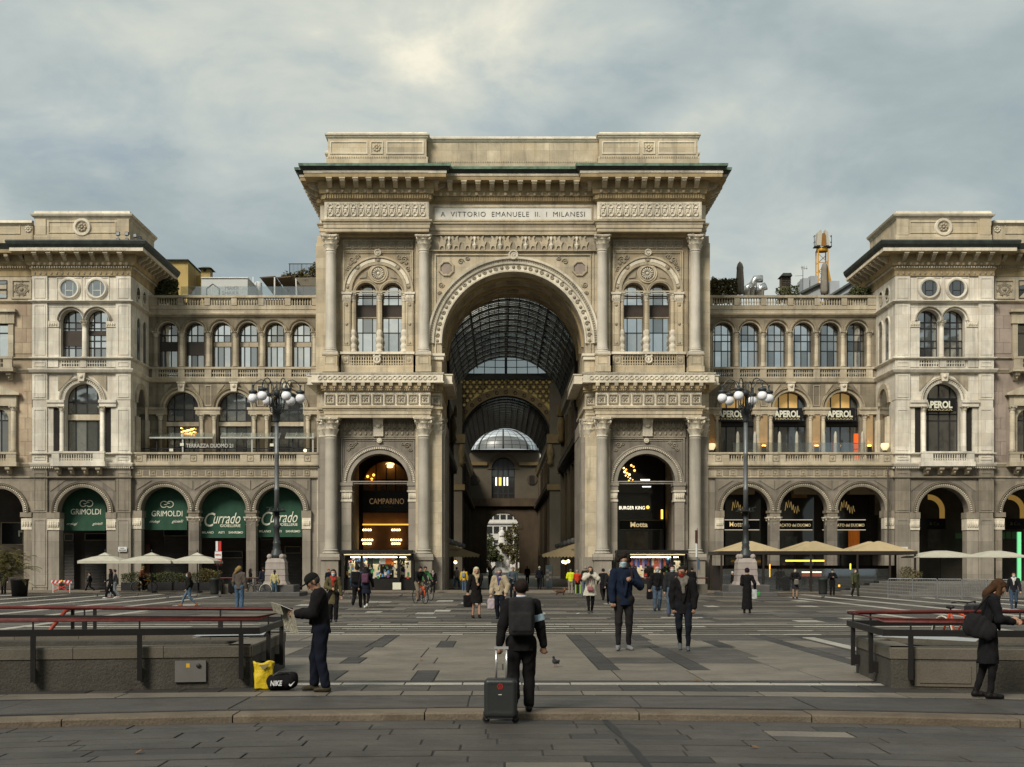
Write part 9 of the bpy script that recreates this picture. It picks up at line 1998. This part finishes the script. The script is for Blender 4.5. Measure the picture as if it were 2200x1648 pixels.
mm=M(True);mm.prism([(.105, .10), (.125, .075), (.145, .08), (.20, .155), (.145, .11), (.122, .105), (.118, .125)], -.15, -.135);lbuild(mm, 'swoosh_mark', SW, t);mm=M(True);mm.tube([(-.15, -.06, .24), (-.05, -.1, .31), (.06, -.08, .3), (.12, -.04, .27)], .014, 6);lbuild(mm, 'handle', cloth(GR), t)
p=person(1340, 1397, 1190, 4, 'tall curly-haired man in navy jacket and blue face mask, hand on his bag strap', (.012, .020, .042), (.022, .020, .021), (.014, .010, .008), (.15, .15, .155), hem=.82, hi=1, skin=1, hstyle='curly', mask=(.34, .45, .52), hy=-14, tight=1, loose=.016, extra='glasses', pose=dict(footR=(-.12, -.1, 0), footL=(.10, .06, .0), turnR=-12, turnL=14, handR=(-.23, -.12, .86), handL=(.10, -.22, 1.27), poleR=(-1.2, .5, 0), poleL=(1, .1, -1.2), curl=1.3))
t=acc(p, 'shoulder_bag', 'dark strap bag of the tall man in navy jacket', 'bag');mm=M(True);mm.tube([tuple(p['nk']+A_(v)) for v in((.12, .06, -.02), (.13, -.04, .03), (.125, -.15, -.10), (.13, -.165, -.24))], .022, 6);lbuild(mm, 'strap', cloth((.03, .02, .018)), t);f=Fld(p['chest']+A_([-.25, .1, -.35]), p['chest']+A_([.25, .4, .2]), .016);f.box(p['chest']+A_([0, .2, -.08]), (.14, .06, .19), .05).build('bag_body', cloth((.03, .02, .018)), t)
p=person(1468, 1397, 1211, -6, 'man in black blazer with red face mask and grey scarf, hands in pockets', BK_, (.010, .013, .020), (.014, .010, .008), (.07, .075, .085), hem=.74, hi=1, skin=1, mask=(.24, .03, .022), hy=-38, hp=6, scarf=(.11, .10, .085), tight=1, loose=.02, extra='glasses', pose=dict(footR=(-.06, .20, .06), footL=(.09, -.14, 0), toeR=28, handR=(-.20, -.03, .86), handL=(.21, -.03, .86), poleR=(-1.3, .6, 0), poleL=(1.3, .6, 0), hip=.92, curl=1.2))
p=person(2122, 1500, 1241, 80, 'woman in black coat with long brown hair bent over her phone at the right parapet', (.014, .014, .016), BK_, (.045, .022, .010), (.012, .010, .010), hem=.50, coat=.03, hi=1, hstyle='fall', lean=6, hp=36, tight=1, H=1.66, pose=dict(footR=(-.09, -.02, 0), footL=(.09, .14, 0), handR=(-.08, -.33, 1.10), handL=(.07, -.31, 1.12), poleR=(-.6, .4, -1), poleL=(.6, .4, -1), hip=.945, curl=.9), group='people near the kerb')
t=acc(p, 'smartphone', 'dark phone held by the woman at the right parapet', 'phone');mm=M(True);mm.bbox(-.038, .038, -.445, -.435, 1.10, 1.24, .004);lbuild(mm, 'body', IRON, t)
t=acc(p, 'shoulder_bag', 'large black shoulder bag of the woman at the right parapet', 'bag');c=A_([-.22, .13, 1.04]);f=Fld(c-.36, c+.36, .014);f.chain([c+A_([0, -.09, -.08]), c+A_([0, .13, -.02])], [.13, .12], fx=.5).cone(c+A_([0, -.03, .08]), c+A_([0, .12, .13]), .06, .06, fx=.5, k=.08).wrinkle(.006).build('bag_body', cloth((.02, .02, .022)), t);mm=M(True);mm.tube([tuple(c+A_([0, .12, .16])), tuple(p['shR']+A_([-.02, .08, .06])), tuple(p['shR']+A_([-.01, -.05, .05])), tuple(c+A_([0, -.14, .06]))], .016, 6);lbuild(mm, 'strap', cloth((.02, .02, .022)), t, True)
p=person(1023, 1328, 1217, 12, 'blonde woman in black knee-length coat carrying a black bag', (.014, .012, .011), (.014, .012, .011), (.42, .36, .25), (.02, .012, .01), hem=.56, coat=.07, skirt=.52, barelegs=1, hi=1, hstyle='long', scarf=(.30, .24, .15), pose=dict(footR=(-.10, .06, .0), footL=(.09, -.12, .0), handL=(.02, -.26, 1.14), handR=(-.30, .02, .82), curl=.8), hp=10);bag(p, 'wR', BK_, 'black bag hanging from the blonde woman hand', .15, .07, .2, .02)
p=person(1073, 1330, 1221, -10, 'grey-haired man in beige puffer jacket carrying a patterned shopping bag', (.30, .245, .165), (.012, .014, .022), (.13, .13, .125), hem=.84, hi=1, loose=.04, mask=(.10, .09, .14), scarf=(.05, .05, .12), pose=dict(footR=(-.08, .1, 0), footL=(.11, -.06, 0), handR=(-.30, -.05, .80), handL=(.25, -.1, .92), poleL=(1.2, .4, 0)))
t=bag(p, 'wR', (.30, .25, .27), 'patterned paper shopping bag with red handles held by the man in puffer jacket', .13, .06, .19, .09, 'shopping_bag')
person(1102, 1286, 1217, 5, 'grey-haired man in checked overshirt behind the puffer jacket man', (.05, .065, .075), (.012, .014, .02), (.12, .115, .11), hem=.80, pose=dict(handR=(-.12, -.24, 1.12), poleR=(-.8, .3, -1)), hp=14)
person(1159, 1266, 1215, 180, 'man in dark suit walking away into the gallery', (.012, .014, .02), (.012, .013, .018), (.28, .25, .2), pose=W2)
p=person(1226, 1277, 1222, 175, 'man in yellow high-visibility vest and pale trousers', (.46, .50, .015), (.19, .165, .13), (.10, .09, .08), (.06, .05, .04), hem=.88, loose=.03, pose=dict(handL=(.2, -.2, 1.0)))
p=person(1240, 1279, 1224, 185, 'person in red top pushing a lime and black hand cart', (.40, .04, .015), BK_, (.2, .18, .17), hem=.86, pose=dict(handR=(-.2, -.25, .95), handL=(.2, -.25, .95)))
t=acc(p, 'hand_cart', 'black hand cart with lime straps beside the hi-vis man', 'cart');mm=M(True);mm.bbox(-.24, .24, .12, .34, .14, .72, .02);lbuild(mm, 'load', IRON, t);mm=M(True);mm.box(-.25, .25, .1, .36, .05, .13);mm.tube([(-.2, .36, .1), (-.2, .3, 1.05), (.2, .3, 1.05), (.2, .36, .1)], .02, 5);lbuild(mm, 'frame', GALV, t)
for q in(-.15, .15):mm=M(True);mm.box(q-.03, q+.03, .10, .36, .135, .735);lbuild(mm, 'strap', mat('lime', (.30, .5, .03), .6), t)
person(1258, 1281, 1216, 200, 'person in dark green coat beside the white coated photographer', (.02, .025, .018), JE, (.2, .18, .16), hem=.7)
p=person(1268, 1318, 1216, 4, 'woman in white coat raising a camera to her face', (.40, .375, .31), BK_, (.06, .04, .025), (.05, .05, .05), hem=.66, coat=.08, loose=.035, hi=1, hstyle='long', tight=1, pose=dict(footR=(-.06, -.08, 0), footL=(.08, .12, .02), handR=(-.05, -.22, 1.44), handL=(.05, -.22, 1.44), poleR=(-1, .0, -.7), poleL=(1, .0, -.7), curl=1.1))
t=acc(p, 'cross_body_bag', 'pink cross-body bag of the woman in white coat', 'bag');c=A_([-.03, -.24, .92]);f=Fld(c-.2, c+.2, .014);f.box(c, (.11, .04, .085), .03).build('bag_body', cloth((.24, .09, .10)), t);mm=M(True);mm.tube([tuple(c+A_([-.1, 0, .06])), tuple(p['chest']+A_([.02, -.19, .05])), tuple(p['nk']+A_([.12, -.06, 0])), tuple(p['nk']+A_([.12, .06, -.03]))], .01, 4);lbuild(mm, 'strap', cloth((.24, .09, .10)), t)
t=acc(p, 'camera', 'small camera held up by the woman in white coat', 'camera');mm=M(True);mm.bbox(-.06, .06, -.33, -.27, 1.49, 1.57, .01);lbuild(mm, 'body', IRON, t)
person(1296, 1289, 1219, 190, 'man in dark coat walking away left of the tall curly-haired man', (.016, .015, .02), BK_, (.02, .015, .012), hem=.6, pose=W1)
person(1311, 1298, 1221, 0, 'grey-haired man in dark clothes with blue mask left of the curly-haired man', (.02, .018, .018), BK_, (.3, .28, .26), mask=(.34, .45, .52), pose=W2, scarf=(.22, .12, .06))
p=person(1412, 1313, 1217, 3, 'white-haired man in black jacket, jeans and mask carrying a black case', BK_, (.05, .07, .10), (.34, .33, .32), (.03, .02, .016), hem=.84, hi=1, mask=(.30, .42, .46), loose=.03, pose=dict(footR=(-.11, -.08, 0), footL=(.09, .1, .02), handR=(-.32, -.03, .83)));bag(p, 'wR', BK_, 'slim black case carried by the white-haired man', .13, .04, .16, .02)
person(1444, 1325, 1213, 0, 'dark-haired man in grey hoodie and mask half hidden by the blazer man', (.028, .030, .032), JE, (.016, .012, .01), (.05, .02, .018), hem=.84, mask=(.34, .45, .52), loose=.03, pose=dict(handL=(.14, -.25, 1.3), poleL=(1, 0, -1), footR=(-.1, .1, 0)))
person(1487, 1277, 1219, 180, 'person in black coat behind the red-masked man', BK_, BK_, (.012, .01, .009), hem=.6)
p=person(1605, 1318, 1220, 176, 'woman in long black dress seen from behind carrying bags', BK_, BK_, (.018, .012, .016), hem=.80, skirt=.16, hi=1, pose=dict(handL=(.12, -.22, 1.1), handR=(-.3, -.08, .95)), cap=(.02, .014, .02), extra='beanie');bag(p, 'wR', (.34, .36, .36), 'white tote with green parcel on the shoulder of the woman in black dress', .12, .07, .2, .05, 'tote_bag', (.02, 0, .12));bag(p, 'wR', (.04, .22, .05), 'green parcel bag on the arm of the woman in black dress', .08, .05, .09, .05, 'parcel_bag', (-.14, 0, .02))
p=person(1708, 1286, 1220, 4, 'woman in dark top and skirt with white mask and beige backpack in front', BK_, (.03, .03, .04), (.012, .01, .01), (.03, .02, .02), hem=.82, skirt=.58, barelegs=1, mask=WH, pose=dict(handR=(-.1, -.25, 1.1), handL=(.1, -.25, 1.1), poleR=(-1, 0, -1), poleL=(1, 0, -1)));t=acc(p, 'front_pack', 'beige pack carried in front by the woman in skirt', 'bag');f=Fld(A_([-.2, -.45, .7]), A_([.2, -.1, 1.2]), .02);f.box((0, -.28, .95), (.13, .07, .16), .05).build('pack', cloth((.12, .11, .09)), t)
person(1788, 1279, 1222, 0, 'man in black looking down at his phone before the dining pavilion', BK_, BK_, (.02, .015, .012), hem=.6, mask=WH, hp=20, pose=dict(handR=(-.06, -.25, 1.2), handL=(.06, -.25, 1.2), poleR=(-1, 0, -1), poleL=(1, 0, -1)))
person(1837, 1281, 1220, 10, 'man in olive jacket and white mask striding before the dining pavilion', (.045, .05, .025), (.035, .036, .02), (.05, .04, .03), mask=WH, pose=W2, loose=.03)
person(1574, 1272, 1222, -80, 'person with white hair half hidden behind the right lamp base', BK_, BK_, (.4, .4, .4), hem=.7, Y=81)
p=person(2178, 1314, 1226, -20, 'woman with black hair and white mask walking at the right edge', (.02, .02, .025), (.035, .055, .085), (.012, .010, .010), (.3, .32, .36), hem=.84, hstyle='long', mask=WH, scarf=WH, tight=1, pose=W1)
p=person(716, 1336, 1222, 8, 'woman in olive coat with blue mask and red scarf behind the newspaper reader', (.07, .058, .03), BK_, (.025, .015, .01), (.03, .03, .05), hem=.58, coat=.02, hi=1, hstyle='long', mask=(.34, .45, .52), scarf=(.25, .03, .02), pose=dict(footR=(-.08, .08, 0), footL=(.08, -.1, 0), handR=(-.06, -.24, 1.1), poleR=(-1, .2, -1)))
person(706, 1272, 1222, 20, 'person in dark coat with red hat behind the olive coated woman', NV, BK_, (.03, .02, .015), cap=(.30, .03, .03), extra='beanie')
p=person(767, 1306, 1212, 172, 'man in denim jacket and dark cap walking away with a black pack', (.03, .045, .07), BK_, (.02, .015, .012), BK_, hem=.86, cap=(.015, .015, .016), pose=dict(W1, footL=(.08, .34, .12), toeL=-35), loose=.03, scarf=(.42, .36, .26));backpack(p, BK_, 'black backpack of the man in denim jacket', .17, .24, .09, 0)
p=person(786, 1307, 1214, 176, 'woman with long black hair walking away with a purple pack', BK_, (.02, .025, .045), (.012, .010, .010), (.42, .42, .41), hem=.80, skirt=.60, hstyle='long', pose=dict(W2, footR=(-.08, .22, .05)));backpack(p, (.085, .04, .065), 'purple backpack of the long-haired woman', .14, .2, .08, 0)
person(832, 1267, 1216, 178, 'customer in brown coat and pale jeans at the left kiosk', (.10, .075, .05), (.22, .27, .30), (.22, .17, .11), (.4, .38, .32), hem=.66, hstyle='long')
person(884, 1268, 1217, 60, 'person in orange beanie and brown jacket by the left kiosk', (.12, .095, .07), GR, (.03, .02, .02), cap=(.55, .10, .015), extra='beanie', loose=.05)
person(930, 1274, 1223, 6, 'woman in dark headscarf and mask at the left arch pier', BK_, BK_, (.012, .011, .012), hem=.66, coat=.03, hstyle='long', mask=(.34, .45, .52), scarf=(.25, .18, .17))
person(981, 1267, 1219, 150, 'person in pink and dark top walking under the left gallery awning', (.26, .21, .20), JE, (.015, .012, .01), (.3, .3, .32), pose=W1, Y=101)
p=person(997, 1271, 1221, 170, 'person in yellow jacket walking into the gallery with a grey pack', (.46, .30, .02), JE, (.012, .01, .01), (.4, .4, .4), loose=.03);backpack(p, (.16, .17, .2), 'grey backpack on the yellow jacket', .13, .17, .07, 0)
person(1054, 1266, 1215, 20, 'person in olive parka raising a phone in the gallery mouth', (.045, .048, .03), BK_, (.05, .035, .02), hem=.6, pose=dict(handR=(-.1, -.3, 1.5), handL=(.1, -.3, 1.5)), Y=101)
person(1133, 1262, 1216, 0, 'small dark figure far inside the gallery', BK_, BK_, Y=130, H=1.7);person(1016, 1262, 1219, 0, 'dark figure standing beneath the left gallery awning', BK_, GR, Y=122, H=1.7)
p=person(238, 1286, 1220, -85, 'woman in black hooded coat and white trainers walking left', BK_, BK_, (.012, .01, .01), (.5, .5, .5), hem=.62, hstyle='long', pose=dict(W2, handR=(-.2, -.3, 1.0)));person(247, 1285, 1222, -85, 'companion in grey coat and pale jeans beside the hooded woman', (.10, .095, .09), (.12, .14, .16), (.03, .02, .02), (.3, .18, .16), hem=.7, pose=W1, Y=GY(1285)+.8)
person(193, 1271, 1227, -80, 'man in black jacket striding left by the striped barrier', BK_, BK_, (.02, .015, .012), pose=dict(W1, footR=(-.08, -.36, 0), footL=(.08, .38, .1), hip=.86), scarf=(.3, .28, .25));person(8, 1276, 1232, 0, 'dark figure beside the potted palm at the left edge', BK_, BK_, Y=82, H=1.65)
p=person(406, 1303, 1225, -84, 'woman in dark jacket, blue jeans and mask striding left', (.016, .017, .014), (.075, .11, .155), (.035, .018, .01), (.24, .09, .03), hem=.82, hi=1, hstyle='long', mask=(.34, .45, .52), tight=1, pose=dict(footR=(-.06, -.38, 0), footL=(.06, .36, .06), toeL=30, hip=.87, handR=(-.2, .05, .85), handL=(.2, -.1, .85)))
p=person(514, 1311, 1215, 172, 'woman with wind-blown blonde hair seen from behind in grey jacket and jeans', (.075, .062, .052), (.05, .085, .135), (.20, .13, .05), BK_, hem=.84, hi=1, hstyle='blown', loose=.02, scarf=(.05, .08, .22));t=bag(p, 'wL', BK_, 'black shoulder bag of the woman with wind-blown hair', .14, .07, .2, -.1, 'shoulder_bag', (.06, 0, .18))
person(566, 1280, 1218, -150, 'tall man in navy jacket and black trousers beside the lamp base', (.02, .024, .04), BK_, (.015, .012, .01), GR, hem=.78, loose=.03);p=person(590, 1281, 1224, 176, 'woman in pale yellow jacket and jeans at the left lamp base', (.36, .31, .15), (.045, .08, .11), (.012, .01, .01), (.5, .5, .5), hem=.86, hstyle='pony');bag(p, 'wR', (.18, .07, .015), 'brown shoulder bag of the woman in yellow jacket', .08, .05, .13, -.1, 'shoulder_bag', (-.02, 0, .2));person(538, 1276, 1221, 100, 'person in dark hood behind the woman in jeans', BK_, BK_, (.012, .01, .01), hstyle='long')
# ================================================================ bicycles and riders
def bicycle(px, py, yaw, col, label, basket=False):
 Y=GY(py);t=thing('bicycle', label, 'bicycle', (PX(px, Y), Y, 0), rad(yaw));WO[t.name]=Vector((0, 0, 0));FM=mat('bike_%.2f_%.2f'%col[:2], col, .35, .1, 5)
 for y in(-.53, .53):
  mm=M(True);mm.tube([(0, y+.335*math.cos(a), .345+.335*math.sin(a)) for a in[2*math.pi*k/28 for k in range(28)]], .022, 6, True);w_=lbuild(mm, 'wheel', mat('tyre', (.015, .015, .015), .8), t, True);mm=M(True)
  for k in range(12):a=2*math.pi*k/12;mm.tube([(0, y, .345), (0, y+.32*math.cos(a), .345+.32*math.sin(a))], .004, 3)
  lbuild(mm, 'spokes', GALV, w_)
 mm=M(True);bb, st_, hd_=(0, .08, .30), (0, .22, .85), (0, -.36, .82)
 for a, b in((bb, st_), (bb, hd_), (st_, (0, -.35, .74)), (bb, (0, .53, .345)), (st_, (0, .53, .345)), (hd_, (0, -.53, .345))):mm.tube([a, b], .024, 6)
 lbuild(mm, 'frame', FM, t, True);mm=M(True);mm.tube([(-.28, -.22, 1.02), (-.2, -.34, 1.05), (0, -.36, 1.03), (.2, -.34, 1.05), (.28, -.22, 1.02)], .016, 6);mm.tube([(0, -.36, .8), (0, -.36, 1.03)], .018, 6);lbuild(mm, 'handlebar', IRON, t, True)
 mm=M(True);mm.sphere((0, .24, .92), .13, 10, 6, (.6, 1, .35));mm.tube([(0, .22, .85), (0, .24, .92)], .018, 5);lbuild(mm, 'saddle', IRON, t, True);mm=M(True);mm.ring(.0, 0, [(.02, -.01), (.09, -.01), (.09, .01), (.02, .01)], 0, 360, 14);mm.v=[(y, .08+x, .3+z) for x, y, z in mm.v];mm.tube([(.06, .08, .3), (.09, .0, .16)], .014, 5);mm.tube([(-.06, .08, .3), (-.09, .16, .44)], .014, 5);lbuild(mm, 'crank', GALV, t)
 if basket:mm=M(True);mm.bbox(-.18, .18, -.78, -.48, .78, 1.0, .03);lbuild(mm, 'basket', IRON, t);mm=M(True);mm.tube([(0, .53+.37*math.cos(a), .345+.37*math.sin(a)) for a in[math.pi*k/10 for k in range(11)]], .022, 5);lbuild(mm, 'mudguard', mat('guard_cream', (.4, .38, .3), .5), t)
 return t
SIT=dict(hip=.98, hipy=.22, footR=(-.12, .02, .12), footL=(.12, .12, .40), handR=(-.24, -.28, 1.04), handL=(.24, -.28, 1.04), poleR=(-.8, .2, -.6), poleL=(.8, .2, -.6), kneeR=(-.2, -1, .4), kneeL=(.2, -1, .4), curl=1.2)
bicycle(903, 1297, 28, (.50, .07, .012), 'orange bicycle ridden by the young man before the left kiosk');person(903, 1297, 1220, 28, 'young man in dark jacket riding the orange bicycle', BK_, (.13, .11, .08), (.015, .012, .01), (.03, .02, .02), hem=.95, lean=18, pose=SIT, H=1.75)
bicycle(914, 1290, 32, (.03, .03, .03), 'black bicycle just behind the orange one');person(914, 1290, 1222, 32, 'rider in green jacket just behind the orange bicycle', (.03, .10, .03), GR, (.02, .015, .01), hem=.95, lean=16, pose=SIT, H=1.74)
bicycle(310, 1272, 90, (.50, .26, .01), 'yellow hire bicycle by the planters', True);person(309, 1272, 1221, 90, 'rider in patterned orange jacket on the yellow bicycle', (.16, .06, .03), BK_, (.10, .08, .03), cap=(.12, .10, .03), extra='beanie', hem=.95, lean=12, pose=SIT, H=1.7)
bicycle(552, 1281, -100, (.04, .04, .045), 'dark bicycle leaning near the lamp base', True)
bicycle(2056, 1400, 15, (.42, .06, .02), 'red hire bicycle behind the right parapet', True);bicycle(884, 1266, 60, (.03, .03, .03), 'black bicycle beside the person in orange beanie')
# ================================================================ pigeons and a dog
def pigeon(px, py, yaw, label, s=1.0):
 Y=GY(py);t=thing('pigeon', label, 'pigeon', (PX(px, Y), Y, 0), rad(yaw), 'pigeons on the square');WO[t.name]=Vector((0, 0, 0));t.scale=(s, s, s)
 f=Fld(A_([-.1, -.2, 0]), A_([.1, .24, .34]), .01);f.cone((0, -.04, .15), (0, .06, .13), .066, .055, k=.02).cone((0, .06, .13), (0, .19, .09), .045, .022, fy=1, k=.02).cone((0, -.07, .18), (0, -.095, .25), .042, .028).cone((0, -.095, .265), (0, -.105, .27), .028).cone((0, -.125, .265), (0, -.15, .26), .008, .004).build('body', mat('pigeon_grey', (.035, .036, .042), .7, .35, 25), t)
 for q in(-1, 1):mm=M(True);mm.tube([(q*.025, 0, .1), (q*.025, -.005, .01), (q*.025, -.04, .006)], .006, 4);lbuild(mm, 'leg', mat('pigeon_leg', (.25, .06, .04), .6), t);mm=M(True);mm.sphere((q*.055, .05, .15), .1, 8, 6, (.18, 1.1, .42));lbuild(mm, 'wing', mat('pigeon_wing', (.06, .062, .07), .7, .3, 20), t, True)
for px, py, yw, lb in((1193, 1433, -30, 'pigeon nearest the camera, right of the traveller'), (209, 1283, 10, 'pigeon at the feet of the hooded woman'), (295, 1282, 60, 'pigeon below the yellow bicycle'), (358, 1286, -100, 'pigeon left of the striding woman in jeans'), (383, 1281, -100, 'pigeon just behind the striding woman in jeans'), (421, 1285, 90, 'pigeon right of the striding woman in jeans'), (471, 1284, -80, 'pale pigeon below the metro sign'), (862, 1283, 70, 'pigeon left of the orange bicycle'), (738, 1275, 80, 'pigeon right of the olive coated woman'), (1769, 1286, 70, 'pigeon below the litter bin at right'), (1997, 1283, 80, 'pigeon at the foot of the crowd barriers')):pigeon(px, py, yw, lb, .68)
Y=GY(1279);t=thing('dachshund', 'small brown dog with orange collar before the hi-vis man', 'dog', (PX(1204, Y), Y, 0), rad(80));WO[t.name]=Vector((0, 0, 0));f=Fld(A_([-.2, -.6, 0]), A_([.2, .55, .5]), .014)
f.chain([(0, -.18, .24), (0, .0, .22), (0, .2, .23)], [.105, .09, .085], k=.03).cone((0, -.22, .28), (0, -.32, .38), .065, .05, k=.04).cone((0, -.33, .39), (0, -.36, .39), .06).cone((0, -.38, .385), (0, -.48, .36), .038, .022).chain([(0, .27, .25), (0, .38, .27), (0, .47, .33)], [.025, .018, .01])
for q in(-1, 1):
 f.chain([(q*.06, -.18, .2), (q*.07, -.17, .1), (q*.07, -.2, .03)], [.05, .03, .026]).chain([(q*.06, .2, .22), (q*.07, .16, .14), (q*.07, .24, .09), (q*.07, .21, .03)], [.06, .04, .026, .024]).cone((q*.055, -.33, .41), (q*.075, -.34, .32), .022, .026)
f.build('body', mat('dog_brown', (.06, .028, .012), .8, .3, 12), t);mm=M(True);mm.tube([(.06*math.cos(a), -.27+.03*math.sin(a), .335+.05*math.sin(a)) for a in[2*math.pi*k/12 for k in range(12)]], .012, 5, True);lbuild(mm, 'collar', mat('collar_orange', (.5, .14, .01), .6), t)
